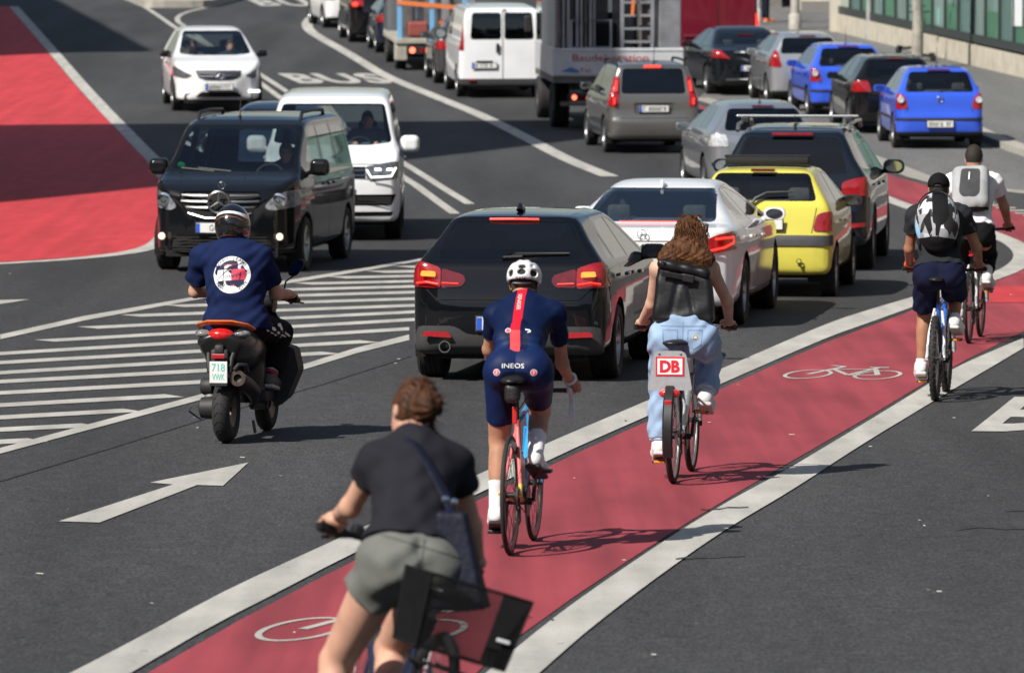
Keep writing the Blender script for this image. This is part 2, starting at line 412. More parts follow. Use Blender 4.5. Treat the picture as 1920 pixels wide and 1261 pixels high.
# road layout in metres (x right, y away)
RD = {
 'LL': [(-1.97, 25.37),(-1.73, 27.29),(-1.51, 29.28),(-1.11, 31.91),(-0.84, 33.68),(-0.28, 37.27),(0.26, 40.61),(0.56, 42.34),(1.77, 49.11),(3.07, 56.15),(3.63, 58.58),(4.36, 61.38)],
 'LR': [(-1.7, 25.37),(-1.47, 27.45),(-1.22, 29.21),(-0.94, 31.33),(-0.24, 35.85),(0.24, 38.81),(0.53, 40.61),(1.66, 46.92),(2.95, 53.86),(3.49, 56.24),(4.24, 59.56)],
 'RL': [(-0.16, 25.37),(-0.04, 26.52),(0.2, 28.29),(0.83, 32.48),(1.33, 35.5),(1.89, 38.71),(2.22, 40.56),(2.78, 43.7),(3.46, 47.54),(3.94, 50.16),(4.98, 55.16)],
 'WL': [(-0.11, 25.37),(0.26, 28.38),(0.87, 32.48),(1.31, 35.17),(1.87, 38.17),(2.19, 40.03),(3.43, 47.09),(3.91, 49.82),(4.87, 54.03)],
 'WR': [(0.13, 25.37),(0.37, 27.34),(0.77, 30.15),(1.24, 33.22),(1.77, 36.13),(2.44, 40.14),(3.3, 44.88),(3.69, 46.98),(4.73, 52.45)],
 'arrow': [(-2.71, 33.87),(-2.46, 33.78),(-2.04, 36.73),(-1.87, 36.66),(-1.8, 38.71),(-2.36, 36.93),(-2.2, 36.77)],
 'hatch_up': ([(-4.92, 54.55),(-4.35, 57.72),(-3.42, 61.28),(-2.62, 64.38),(-1.68, 67.47),(-1.04, 69.77)], [(-4.85, 53.82),(-4.29, 56.92),(-3.39, 60.66),(-2.59, 63.72),(-1.67, 66.82),(-1.03, 69.15)]),
 'hatch_lo': ([(-3.62, 40.11),(-3.2, 42.45),(-2.54, 45.98),(-1.87, 49.86),(-1.43, 52.53),(-0.99, 54.55)], [(-3.57, 39.56),(-3.16, 41.82),(-2.5, 45.32),(-1.84, 49.11),(-1.41, 51.68),(-0.97, 53.69)]),
 'stripes': [[(-3.66, 59.72),(-3.42, 59.33),(-0.97, 60.68),(-0.98, 61.2)], [(-4.0, 57.95),(-3.77, 57.57),(-0.89, 59.46),(-0.9, 59.99)], [(-4.28, 55.86),(-4.05, 55.53),(-0.88, 58.3),(-0.88, 58.83)], [(-4.52, 53.72),(-4.3, 53.42),(-0.91, 56.9),(-0.92, 57.44)], [(-4.81, 51.7),(-4.77, 51.22),(-1.0, 55.25),(-1.01, 55.79)], [(-4.82, 50.26),(-4.77, 49.79),(-1.24, 53.32),(-1.44, 53.66)], [(-4.68, 48.83),(-4.64, 48.36),(-1.55, 51.57),(-1.75, 51.9)], [(-4.65, 47.6),(-4.61, 47.13),(-1.84, 49.65),(-2.04, 50.0)], [(-4.51, 46.17),(-4.47, 45.71),(-2.16, 47.78),(-2.34, 48.13)], [(-4.37, 44.69),(-4.33, 44.23),(-2.64, 45.72),(-2.82, 46.07)], [(-4.23, 43.29),(-4.19, 42.84),(-2.86, 43.98),(-3.04, 44.33)], [(-4.11, 41.98),(-4.06, 41.53),(-3.07, 42.32),(-3.24, 42.67)], [(-3.99, 40.74),(-3.94, 40.29),(-3.33, 40.73),(-3.51, 41.09)], [(-3.25, 61.3),(-3.01, 60.9),(-0.93, 61.99),(-0.94, 62.52)], [(-2.9, 62.74),(-2.66, 62.33),(-0.95, 63.14),(-0.96, 63.66)], [(-2.48, 64.08),(-2.24, 63.68),(-0.96, 64.21),(-0.97, 64.72)], [(-2.14, 65.39),(-1.89, 64.96),(-0.98, 65.29),(-0.99, 65.81)], [(-1.72, 66.6),(-1.47, 66.14),(-1.0, 66.28),(-1.0, 66.82)], [(-1.41, 67.69),(-1.16, 67.22),(-1.01, 67.26),(-1.02, 67.8)]],
 'dbl_a': [(-11.01, 171.05),(-10.13, 164.04),(-9.08, 155.2),(-7.37, 143.16),(-5.81, 131.63),(-4.85, 123.67),(-3.3, 110.17),(-1.82, 96.54),(-0.62, 83.55)],
 'dbl_b': [(-9.17, 170.65),(-9.62, 167.09),(-9.6, 162.19),(-8.89, 156.21),(-7.1, 140.37),(-5.65, 127.84),(-5.01, 122.08),(-3.42, 107.3),(-1.74, 92.09),(-0.81, 80.8)],
 'edge': [(-5.2, 173.53),(-5.5, 170.25),(-5.64, 167.47),(-5.78, 162.93),(-5.74, 158.97),(-5.51, 154.87),(-5.08, 150.65),(-4.32, 144.02),(-3.74, 138.74),(-3.01, 131.63),(-2.13, 125.51),(-1.32, 119.62),(-0.59, 114.16),(0.25, 105.89),(0.94, 97.82),(1.58, 92.09)],
 'bus1': [(-4.75, 127.61),(-2.57, 127.61),(-5.46, 132.12),(-3.23, 132.12)],
 'bus2': [(-7.56, 171.87),(-5.15, 171.87),(-8.27, 177.37),(-5.78, 177.37)],
 'bus3': [(3.38, 41.77),(5.02, 41.65),(4.06, 45.78),(5.88, 45.65)],
 'redzone': [(-18.7, 172.28),(-15.12, 171.46),(-11.39, 140.64),(-7.99, 112.47),(-6.28, 97.64),(-5.5, 89.7),(-4.97, 82.47),(-4.63, 75.23),(-4.61, 71.66),(-5.26, 69.83),(-6.18, 68.54),(-7.61, 67.0)],
 'redborder': [(-14.99, 171.46),(-11.27, 140.92),(-7.84, 112.47),(-6.17, 97.82),(-5.38, 89.7),(-4.85, 82.16),(-4.52, 74.55),(-4.58, 71.27),(-5.22, 69.4),(-6.14, 68.18),(-7.57, 66.65)],
 'mark_left': [(-5.76, 60.16),(-5.47, 60.66),(-5.16, 60.76),(-5.4, 59.86),(-5.68, 59.26)],
 'bike1': [(2.88, 48.82)],
 'bike2': [(-0.68, 27.53)],
 'patch': [(5.03, 60.16),(5.65, 60.16),(5.94, 63.28),(5.29, 63.28)],
 'lane_far': [(4.3, 60.46),(4.89, 62.75),(5.57, 65.39),(6.06, 67.82),(6.36, 70.26),(6.46, 72.82),(6.4, 74.96),(6.16, 79.04),(5.74, 82.62),(5.19, 92.26),(4.52, 104.9),(3.77, 114.81)],
 'red_far_right': [(4.98, 55.16),(5.86, 59.46),(6.74, 65.27),(7.36, 72.56),(7.47, 78.03),(7.32, 81.25),(7.09, 82.47),(6.55, 89.03),(6.15, 92.09),(5.65, 100.44),(4.82, 111.83),(3.84, 118.73)],
 'gutter': [(7.84, 87.05),(7.22, 88.53),(6.67, 90.37),(6.32, 96.54),(5.81, 103.33),(4.93, 114.38),(3.98, 121.41)],
 'kerb': [(9.43, 92.26),(8.97, 99.69),(8.79, 103.72),(8.73, 106.09),(8.71, 110.58),(8.61, 117.85),(8.32, 126.9),(7.8, 138.74),(7.1, 148.78),(6.84, 152.25)],
 'seam': [(-3.35, 37.09),(-2.86, 40.03),(-2.23, 43.88),(-1.6, 47.26),(-0.92, 51.24)],
 'wall': [(11.5, 127.84),(10.6, 135.6),(8.64, 151.29)],
 'wtrail': [(7.26, 85.27),(7.4, 82.16),(7.46, 79.47)],
}
# ---------------------------------------------------------------- ground, lanes and painted markings
YB = [-60, -20] + [2.0*k for k in range(0, 131)] + [300, 400, 600, 1000, 2000]
def asphalt(name, base, streak=1.0):
    m = bpy.data.materials.new(name); m.use_nodes = True; n = m.node_tree; L = n.links; p = n.nodes['Principled BSDF']
    p.inputs['Roughness'].default_value = .85; p.inputs['Specular IOR Level'].default_value = .3
    tc = n.nodes.new('ShaderNodeTexCoord')
    def noise(scale, det, sx=1, sy=1):
        mp = n.nodes.new('ShaderNodeMapping'); mp.inputs['Scale'].default_value = (sx, sy, 1); L.new(tc.outputs['Object'], mp.inputs['Vector'])
        q = n.nodes.new('ShaderNodeTexNoise'); q.inputs['Scale'].default_value = scale; q.inputs['Detail'].default_value = det; L.new(mp.outputs[0], q.inputs['Vector']); return q
    def ramp(src, p0, c0, p1, c1):
        r = n.nodes.new('ShaderNodeValToRGB'); e = r.color_ramp.elements; e[0].position = p0; e[1].position = p1
        e[0].color = (c0, c0, c0, 1); e[1].color = (c1, c1, c1, 1); L.new(src, r.inputs[0]); return r
    def mul(a, b):
        x = n.nodes.new('ShaderNodeMix'); x.data_type = 'RGBA'; x.blend_type = 'MULTIPLY'; x.inputs[0].default_value = 1.0
        L.new(a, x.inputs[6]); L.new(b, x.inputs[7]); return x.outputs[2]
    base_n = n.nodes.new('ShaderNodeRGB'); base_n.outputs[0].default_value = (*base, 1)
    a = ramp(noise(60, 3, 1.0, .22).outputs['Fac'], .30, .58, .72, 1.48)           # stone chips, with the small shadows between them painted in
    b = ramp(noise(.70, 5, 1.0, .09).outputs['Fac'], .36, 1-.12*streak, .74, 1+.60*streak)      # worn bands along the road
    c = ramp(noise(9, 6, 1.0, .35).outputs['Fac'], .35, .90, .7, 1.12)   # blotches
    sp = ramp(noise(38, 1, 1, .35).outputs['Fac'], .735, 1.0, .79, 2.2)                      # pale specks
    L.new(mul(mul(mul(mul(base_n.outputs[0], a.outputs[0]), b.outputs[0]), c.outputs[0]), sp.outputs[0]), p.inputs['Base Color'])
    bp = n.nodes.new('ShaderNodeBump'); bp.inputs['Strength'].default_value = .5; bp.inputs['Distance'].default_value = .006
    L.new(noise(160, 2).outputs['Fac'], bp.inputs['Height']); L.new(bp.outputs[0], p.inputs['Normal'])
    return m
M_ASPH = asphalt('asphalt', (.0405, .041, .0425))
M_ASPH2 = asphalt('pavement_asphalt', (.13, .13, .128), .6)
M_PAVE = asphalt('paving_setts', (.125, .125, .122), .6)
def paintmat(name, col, var=.12, wear=.35, worn=(.2, .2, .2), sc=3.0, tracks=0.0, rot=0.0):
    m = bpy.data.materials.new(name); m.use_nodes = True; n = m.node_tree; L = n.links; p = n.nodes['Principled BSDF']
    p.inputs['Roughness'].default_value = .75; p.inputs['Specular IOR Level'].default_value = .3
    tc = n.nodes.new('ShaderNodeTexCoord')
    a = n.nodes.new('ShaderNodeTexNoise'); a.inputs['Scale'].default_value = sc; a.inputs['Detail'].default_value = 6
    mp = n.nodes.new('ShaderNodeMapping'); mp.inputs['Scale'].default_value = (1, .35, 1); L.new(tc.outputs['Object'], mp.inputs['Vector']); L.new(mp.outputs[0], a.inputs['Vector'])
    r = n.nodes.new('ShaderNodeValToRGB'); c = np.array(col); e = r.color_ramp.elements
    e[0].position = .3; e[1].position = .72; e[0].color = (*(c*(1-var)), 1); e[1].color = (*(c*(1+var*.6)), 1); L.new(a.outputs['Fac'], r.inputs[0])
    b = n.nodes.new('ShaderNodeTexNoise'); b.inputs['Scale'].default_value = 40; b.inputs['Detail'].default_value = 5; b.inputs['Roughness'].default_value = .65; L.new(mp.outputs[0], b.inputs['Vector'])
    r2 = n.nodes.new('ShaderNodeValToRGB'); e = r2.color_ramp.elements; e[0].position = .58; e[1].position = .72; e[0].color = (0, 0, 0, 1); e[1].color = (wear, wear, wear, 1); L.new(b.outputs['Fac'], r2.inputs[0])
    x = n.nodes.new('ShaderNodeMix'); x.data_type = 'RGBA'; x.inputs[7].default_value = (*worn, 1)
    L.new(r2.outputs[0], x.inputs[0]); L.new(r.outputs[0], x.inputs[6]); last = x.outputs[2]
    if tracks:        # dark rolled-in tyre streaks along the lane
        m2 = n.nodes.new('ShaderNodeMapping'); m2.inputs['Rotation'].default_value = (0, 0, R(rot)); m2.inputs['Scale'].default_value = (3.2, .10, 1); L.new(tc.outputs['Object'], m2.inputs['Vector'])
        t_ = n.nodes.new('ShaderNodeTexNoise'); t_.inputs['Scale'].default_value = 1.6; t_.inputs['Detail'].default_value = 5; L.new(m2.outputs[0], t_.inputs['Vector'])
        r3 = n.nodes.new('ShaderNodeValToRGB'); e = r3.color_ramp.elements; e[0].position = .34; e[1].position = .66; e[0].color = (1-tracks, 1-tracks, 1-tracks, 1); e[1].color = (1+tracks*.5,)*3 + (1,); L.new(t_.outputs['Fac'], r3.inputs[0])
        y_ = n.nodes.new('ShaderNodeMix'); y_.data_type = 'RGBA'; y_.blend_type = 'MULTIPLY'; y_.inputs[0].default_value = 1.0; L.new(last, y_.inputs[6]); L.new(r3.outputs[0], y_.inputs[7]); last = y_.outputs[2]
    L.new(last, p.inputs['Base Color'])
    bp = n.nodes.new('ShaderNodeBump'); bp.inputs['Strength'].default_value = .35; bp.inputs['Distance'].default_value = .004
    L.new(b.outputs['Fac'], bp.inputs['Height']); L.new(bp.outputs[0], p.inputs['Normal'])
    return m
M_WHITE = paintmat('road_marking_white', (.455, .442, .405), .18, .6, (.17, .165, .155), 3.0, .13, 8)
M_RED = paintmat('red_lane_coating', (.300, .047, .060), .20, .6, (.20, .06, .065), 1.6, .22, 11)
M_RED2 = paintmat('bright_red_coating', (.50, .044, .052), .14, .4, (.33, .05, .055), 3.0, .12, -14)
M_DARKA = asphalt('dark_joint', (.035, .035, .037), .4)

xs = [-1500, -300, -60, -30, -20, -12, -6, 0, 6, 12, 20, 30, 60, 300, 1500]
tag(mesh_obj('road', [(x, y, gz(y)) for y in YB for x in xs],
    [(j*len(xs)+i, j*len(xs)+i+1, (j+1)*len(xs)+i+1, (j+1)*len(xs)+i) for j in range(len(YB)-1) for i in range(len(xs)-1)], M_ASPH), 'dark grey asphalt carriageway under all the traffic', None, kind='structure')

def sheet(name, polys, material, lift, parent=None, thick=0.0):
    """flat pieces laid on the road; cut at the road's own breaks so that they follow it"""
    bm = bmesh.new()
    for p in polys:
        vs = [bm.verts.new((x, y, 0)) for x, y in p]
        try: f = bm.faces.new(vs)
        except ValueError: continue
    bmesh.ops.triangulate(bm, faces=bm.faces)
    bmesh.ops.recalc_face_normals(bm, faces=bm.faces)
    for f in bm.faces:
        if f.normal.z < 0: f.normal_flip()
    ys = [q.co.y for q in bm.verts]; y0, y1 = min(ys), max(ys)
    for y in YB:
        if y0 < y < y1: bmesh.ops.bisect_plane(bm, geom=bm.verts[:]+bm.edges[:]+bm.faces[:], plane_co=(0, y, 0), plane_no=(0, 1, 0))
    for q in bm.verts: q.co.z = gz(q.co.y) + lift
    if thick:
        r = bmesh.ops.extrude_face_region(bm, geom=bm.faces[:])
        for q in [g_ for g_ in r['geom'] if isinstance(g_, bmesh.types.BMVert)]: q.co.z -= thick
        bmesh.ops.recalc_face_normals(bm, faces=bm.faces)
    return bm_obj(name, bm, material, parent)
def curve(p, n=2): return [tuple(q) for q in chaikin(p, n, False)]
def ribbon(p, w_, dash=None):
    """quads along a centre line"""
    p = [Vector(q) for q in p]; L_, R_ = [], []
    for i, q in enumerate(p):
        t = (p[min(i+1, len(p)-1)] - p[max(i-1, 0)]).normalized(); nn = Vector((-t.y, t.x)); L_.append(q + nn*w_/2); R_.append(q - nn*w_/2)
    return [[tuple(L_[i]), tuple(R_[i]), tuple(R_[i+1]), tuple(L_[i+1])] for i in range(len(p)-1)]
def band(a, b):
    """polygons between two edge polylines, resampled"""
    def rs(p, n=40):
        p = [np.array(q) for q in p]; d = np.r_[0, np.cumsum([np.linalg.norm(p[i+1]-p[i]) for i in range(len(p)-1)])]
        t = np.linspace(0, d[-1], n); P = np.array(p); return np.c_[np.interp(t, d, P[:, 0]), np.interp(t, d, P[:, 1])]
    A, B_ = rs(a), rs(b)
    return [[tuple(A[i]), tuple(B_[i]), tuple(B_[i+1]), tuple(A[i+1])] for i in range(len(A)-1)]
def S_(o, label=None): return tag(o, label, kind='structure')

ext = lambda p, d: [(2*p[0][0]-p[1][0] - 0, 2*p[0][1]-p[1][1])] + p
# red cycle lane with its white border lines
LLc, LRc = curve(ext(RD['LL'], 1)), curve(ext(RD['LR'], 1))
red_left = [(x+.045, y-.22) for x, y in LRc]
red_right = curve(ext(RD['RL'], 1))
far_l = curve(RD['lane_far'])
far_r = curve(RD['red_far_right'])
redL = red_left[:-1] + [(x+.16, y) for x, y in far_l]
redR = red_right[:-1] + far_r
S_(sheet('cycle_lane', band(redL, redR), M_RED, .004), 'muted red cycle lane sweeping past the cars')
S_(sheet('cycle_lane_border', band(LLc, LRc) + ribbon(far_l, .27), M_WHITE, .008), 'white border line between cycle lane and car lane')
S_(sheet('cycle_lane_border', band(curve(ext(RD['WL'], 1)), curve(ext(RD['WR'], 1))) , M_WHITE, .008), 'white border line right of the cycle lane')
S_(sheet('cycle_lane_patch', [RD['patch']], M_RED2, .008), 'bright red repainted patch in the cycle lane')
ladder = []
pl = curve([(7.42, 78.6), (7.25, 81.6), (6.9, 84.4), (6.6, 87.0)], 2)
for i in range(14):
    t = i/14*(len(pl)-1); k = int(t); a = Vector(pl[k]).lerp(Vector(pl[min(k+1, len(pl)-1)]), t-k); ladder.append([(a.x-.14, a.y), (a.x+.14, a.y), (a.x+.13, a.y+.34), (a.x-.15, a.y+.34)])
S_(sheet('lane_ladder_marking', ladder, M_WHITE, .0085), 'short white ladder dashes at the bend of the cycle lane')
# cycle symbols
def bike_symbol(c, lane, k=1.0):
    P_ = []
    def ring(cx, cy, rx, ry, w_, a0=0, a1=360, n=28):
        for i in range(n):
            t0, t1 = R(a0+(a1-a0)*i/n), R(a0+(a1-a0)*(i+1)/n)
            P_.append([(cx+(rx-w_)*math.cos(t0), cy+(ry-w_*2)*math.sin(t0)), (cx+rx*math.cos(t0), cy+ry*math.sin(t0)), (cx+rx*math.cos(t1), cy+ry*math.sin(t1)), (cx+(rx-w_)*math.cos(t1), cy+(ry-w_*2)*math.sin(t1))])
    def seg(a, b, w_=.024):
        a, b = Vector(a), Vector(b); t = (b-a).normalized(); nn = Vector((-t.y*w_*.5*2.2 if 0 else -t.y*w_, t.x*w_*1.6)); P_.append([tuple(a+nn), tuple(a-nn), tuple(b-nn), tuple(b+nn)])
    ring(-.30, -.25, .20, .62, .035); ring(.30, -.25, .20, .62, .035)
    seg((-.30, -.25), (-.13, .85), .026); seg((-.13, .85), (-.26, .98)); seg((-.17, .45), (.18, .55)); seg((-.17, .45), (.05, -.3)); seg((.05, -.3), (.18, .75)); seg((.10, .78), (.27, .78), .03); seg((.18, .55), (.30, -.25)); seg((.05, -.3), (.30, -.25))
    a = R(lane); co, si = math.cos(a), math.sin(a)
    return [[(c[0] + k*(x*co + y*si), c[1] + k*(-x*si + y*co)) for x, y in q] for q in P_]
S_(sheet('cycle_symbol', bike_symbol(RD['bike1'][0], 11, 1.0), M_WHITE, .008), 'painted white bicycle symbol ahead of the denim rider')
S_(sheet('cycle_symbol', bike_symbol(RD['bike2'][0], 10, .98), M_WHITE, .008), 'painted white bicycle symbol under the nearest rider')
# straight-ahead arrow, hatching, double line, edge line
S_(sheet('lane_arrow', [RD['arrow']], M_WHITE, .006), 'white lane arrow painted on the near asphalt')
S_(sheet('hatching_border', band(*RD['hatch_up']), M_WHITE, .006), 'far white border line of the hatched area')
S_(sheet('hatching_border', band(*[ext(q, 1) for q in RD['hatch_lo']]), M_WHITE, .006), 'near white border line of the hatched area')
hb = tag(empty('hatching'), 'white hatched stripes on the asphalt beside the scooter', None, kind='structure')
for s_ in RD['stripes']: sheet('hatching_stripe', [s_], M_WHITE, .0055, hb)
S_(sheet('double_line', ribbon(curve(RD['dbl_a']), .15), M_WHITE, .006), 'left stripe of the double white centre line')
S_(sheet('double_line', ribbon(curve(RD['dbl_b'], 1), .15), M_WHITE, .006), 'right stripe of the double white centre line')
S_(sheet('edge_line', ribbon(curve(RD['edge']), .30), M_WHITE, .006), 'broad white line curving between the two traffic streams')
S_(sheet('give_way_mark', [RD['mark_left']], M_WHITE, .006), 'pointed end of a white dash at the left')
S_(sheet('road_seam', ribbon(RD['seam'], .03), M_DARKA, .004), 'thin dark seam in the asphalt')
def road_text(name, s, q, label):
    v, f = text_geo(s, 1.0, 3, 'LEFT', 1.1, .035); xs_ = [a[0] for a in v]; ys_ = [a[1] for a in v]; x0, x1, y0, y1 = min(xs_), max(xs_), min(ys_), max(ys_)
    bl, br, tl, tr = [Vector(a) for a in q]; polys = []
    def mp(a): 
        u, t = (a[0]-x0)/(x1-x0), (a[1]-y0)/(y1-y0); return tuple(bl.lerp(br, u).lerp(tl.lerp(tr, u), t))
    # heavier strokes: widen by re-stamping
    for dx in (0, .03):
        polys += [[mp((v[i][0]+dx, v[i][1])) for i in ff] for ff in f] if dx == 0 else []
    S_(sheet(name, polys, M_WHITE, .006), label)
road_text('road_lettering', 'BUS', RD['bus1'], 'white BUS lettering on the road behind the white van')
road_text('road_lettering', 'BUS', RD['bus2'], 'far white BUS lettering at the top edge of the picture')
road_text('road_lettering', 'BUS', RD['bus3'], 'white BUS lettering on the right-hand lane, mostly out of frame')
# red zone on the left
rz = RD['redzone']; rb = RD['redborder']
S_(sheet('red_zone', [rz], M_RED2, .004), 'wide bright red painted area on the left')
S_(sheet('red_zone_border', ribbon([rb[0]] + curve(rb[:4], 1)[1:-1] + curve(rb[3:], 2), .27), M_WHITE, .008), 'white border line of the bright red area')
# parking strip, gutter, kerb, pavement on the right
gut = curve(RD['gutter'], 1); ker = curve(RD['kerb'], 1)
S_(sheet('parking_strip', band([(8.6, 84.5)] + gut, [(10.2, 84)] + ker), M_PAVE, .004), 'pale paved parking strip under the queue on the right')
S_(sheet('gutter', ribbon([(8.9, 84.2)] + gut, .42), mat('gutter_stone', (.30, .285, .25), .85, var=.15, scale=6, bump=.3), .010), 'pale stone gutter beside the red cycle lane')
S_(sheet('kerb', ribbon([(10.1, 84)] + ker, .30), mat('kerb_stone', (.36, .34, .30), .85, var=.15, scale=5, bump=.3), .125, thick=.16), 'pale stone kerb of the right-hand pavement')
pav = [[(x+.14, y), (x+6.5, y+.8), (x2+6.5, y2+.8), (x2+.14, y2)] for (x, y), (x2, y2) in zip(([(10.1, 84)]+ker)[:-1], ([(10.1, 84)]+ker)[1:])]
S_(sheet('pavement', pav + [[(6.9, 152.4), (13.5, 152.4), (12, 176), (5.6, 176)]], M_ASPH2, .12), 'grey pavement in front of the glass building')

# scattered grit and scraps on the road, too many and too small to count
rnd = random.Random(11); m = MB()
for k in range(60):
    y = 26 + 40*rnd.random()**1.6; x = rnd.uniform(-.092*y, .092*y); a = rnd.uniform(0, 3.14); w_, l_ = rnd.uniform(.003, .010), rnd.uniform(.004, .026); co, si = math.cos(a), math.sin(a); z = gz(y)+.011
    m.add([(x+co*u_*w_-si*v_*l_, y+si*u_*w_+co*v_*l_, z+.003*(u_ > 0)) for u_, v_ in ((-1, -1), (1, -1), (1, 1), (-1, 1))], [(0, 1, 2, 3)], rnd.choice((0, 0, 1, 2)))
tag(m.build('road_grit', [mat('pale_grit', (.5, .48, .44), .9), mat('grey_grit', (.22, .22, .22), .9), mat('dark_grit', (.02, .02, .02), .9)]), 'pale and dark grit and scraps scattered over the road surface', 'grit', kind='stuff')
cr = MB()
for (x, y, n_) in ((2.6, 33.2, 9), (3.0, 34.6, 7), (1.15, 34.7, 6), (-3.6, 30.5, 8), (.9, 31.2, 6)):
    px_, py_ = x, y; v = []
    for i in range(n_): v += [(px_, py_, gz(py_)+.0125), (px_+.004, py_+.05, gz(py_)+.0125)]; px_ += rnd.uniform(.04, .10); py_ += rnd.uniform(-.10, .14)
    cr.add(v, [(2*i, 2*i+1, 2*i+3, 2*i+2) for i in range(n_-1)])
tag(cr.build('road_cracks', M_DARKA), 'fine dark cracks in the road surface', 'crack', kind='stuff')
# ---------------------------------------------------------------- vehicle builder
class SDF2:
    def __init__(s, poly, res=.014, mar=.22):
        P = np.array(poly, float); s.lo = P.min(0)-mar; s.res = res; n = np.ceil((P.max(0)+mar-s.lo)/res).astype(int)+1; s.n = n
        X, Y = np.meshgrid(s.lo[0]+res*np.arange(n[0]), s.lo[1]+res*np.arange(n[1]), indexing='ij'); x, y = X.ravel(), Y.ravel()
        d = np.full(x.shape, 1e9); ins = np.zeros(x.shape, bool); N = len(P)
        for i in range(N):
            a, b = P[i-1], P[i]; e = b-a; t = np.clip(((x-a[0])*e[0]+(y-a[1])*e[1])/max(e@e, 1e-12), 0, 1)
            d = np.minimum(d, (x-a[0]-t*e[0])**2+(y-a[1]-t*e[1])**2)
            if abs(e[1]) > 1e-12: ins ^= ((a[1] > y) != (b[1] > y)) & (x < e[0]*(y-a[1])/e[1]+a[0])
        s.T = (np.sqrt(d)*np.where(ins, -1, 1)).reshape(n)
    def __call__(s, u, v):
        a = (u-s.lo[0])/s.res; b = (v-s.lo[1])/s.res
        ac = np.clip(a, 0, s.n[0]-1.001); bc = np.clip(b, 0, s.n[1]-1.001); i = ac.astype(int); j = bc.astype(int); fa = ac-i; fb = bc-j
        T = s.T; r = T[i, j]*(1-fa)*(1-fb)+T[i+1, j]*fa*(1-fb)+T[i, j+1]*(1-fa)*fb+T[i+1, j+1]*fa*fb
        return r + s.res*np.hypot(a-ac, b-bc)

M_TYRE = mat('tyre_rubber', (.018, .018, .019), .8, var=.25, scale=12, bump=.15, bscale=60)
M_RIM = mat('alloy_rim', (.42, .43, .44), .35, .9, var=.1)
M_RIMD = mat('dark_rim', (.10, .10, .105), .4, .8, var=.1)
M_BLK = mat('black_plastic', (.018, .018, .019), .55, var=.2, scale=20)
M_GLOSSB = mat('gloss_black_trim', (.008, .008, .009), .15, coat=.5, var=.1)
M_UNDER = mat('underbody_black', (.006, .006, .006), .9, var=.3, scale=8)
M_LINE = mat('cabin_lining', (.12, .122, .125), .85, var=.15)
M_SEAT = mat('dark_seat_cloth', (.05, .051, .054), .85, var=.25, scale=15)
M_CHROME = mat('chrome', (.75, .76, .78), .12, 1.0, var=.03)
M_GL_D = glass_mat('dark_car_glass', (.42, .48, .49), 1.7)
M_GL = glass_mat('car_glass', (.86, .94, .92), 1.7)
M_GL_W = glass_mat('windscreen_glass', (.84, .92, .91), 1.7)
M_TAIL = mat('tail_light_red', (.30, .008, .012), .15, coat=1.0, var=.25, scale=14, spec=.6)
M_TAILD = mat('tail_light_dark_red', (.13, .006, .01), .15, coat=1.0, var=.25, scale=14)
M_LIT = mat('lit_red_lamp', (.8, .03, .02), .3, var=.1, emit=(1.0, .05, .03), estr=.9)
M_LITO = mat('lit_amber_lamp', (.9, .3, .05), .3, var=.1, emit=(1.0, .20, .03), estr=1.1)
M_BRAKE = mat('lit_brake_light', (.8, .04, .03), .3, var=.1, emit=(1.0, .10, .07), estr=.9)
M_LAMPW = mat('clear_lamp', (.62, .65, .68), .12, .2, coat=1.0, var=.35, scale=25)
M_HEADD = mat('smoked_headlamp', (.12, .13, .15), .12, .3, coat=1.0, var=.5, scale=22)
M_DRL = mat('lit_white_lamp', (.9, .9, .9), .3, var=.05, emit=(1, 1, 1), estr=1.3)
M_FOG = mat('lit_fog_lamp', (.9, .8, .6), .3, var=.05, emit=(1, .82, .55), estr=.75)
M_PLATE = mat('number_plate_white', (.72, .72, .70), .4, var=.04)
M_EUB = mat('plate_blue_band', (.02, .10, .55), .4, var=.04)
M_INK = mat('black_lettering', (.01, .01, .01), .5, var=.05)
M_INKW = mat('white_lettering', (.8, .8, .8), .5, var=.03)

def make_wheel(r, w_, rim_mat, spokes=5, sm=.66):
    """tyre mesh and rim mesh around the x axis, outer face towards +x"""
    t = MB(); h = w_/2
    t.lathe([(-h*.82, r*sm), (-h, r*(sm+.08)), (-h, r*.93), (-h*.86, r*.975), (-h*.78, r), (-h*.40, r), (-h*.38, r-.008), (-h*.34, r-.008), (-h*.32, r), (0-.006, r), (-.004, r-.008), (.004, r-.008), (.006, r), (h*.32, r), (h*.34, r-.008), (h*.38, r-.008), (h*.40, r), (h*.78, r), (h*.86, r*.975), (h, r*.93), (h, r*(sm+.08)), (h*.82, r*sm)], n=36)
    q = MB(); R0 = r*sm
    q.lathe([(-h*.8, R0+.004), (-h*.2, R0-.03), (h*.5, R0-.02), (h*.86, R0+.002), (h*.86, R0-.016), (h*.7, R0-.025), (-h*.1, R0-.04)], n=36)
    q.lathe([(h*.1, 0.0), (h*.75, 0.0), (h*.75, r*.12), (h*.6, r*.2), (h*.1, r*.2)], n=14)
    for k in range(spokes):
        a = 2*math.pi*k/spokes
        for da in (-.13, .13):
            p0 = Vector((h*.58, math.cos(a+da*.5)*r*.14, math.sin(a+da*.5)*r*.14)); p1 = Vector((h*.68, math.cos(a+da)*(R0-.02), math.sin(a+da)*(R0-.02)))
            q.tube([p0, p1], r*.045, n=6)
    d = MB(); d.lathe([(-h*.15, 0), (-h*.15, R0-.03)], n=20)      # brake disc / shadow plate
    return t, q, d

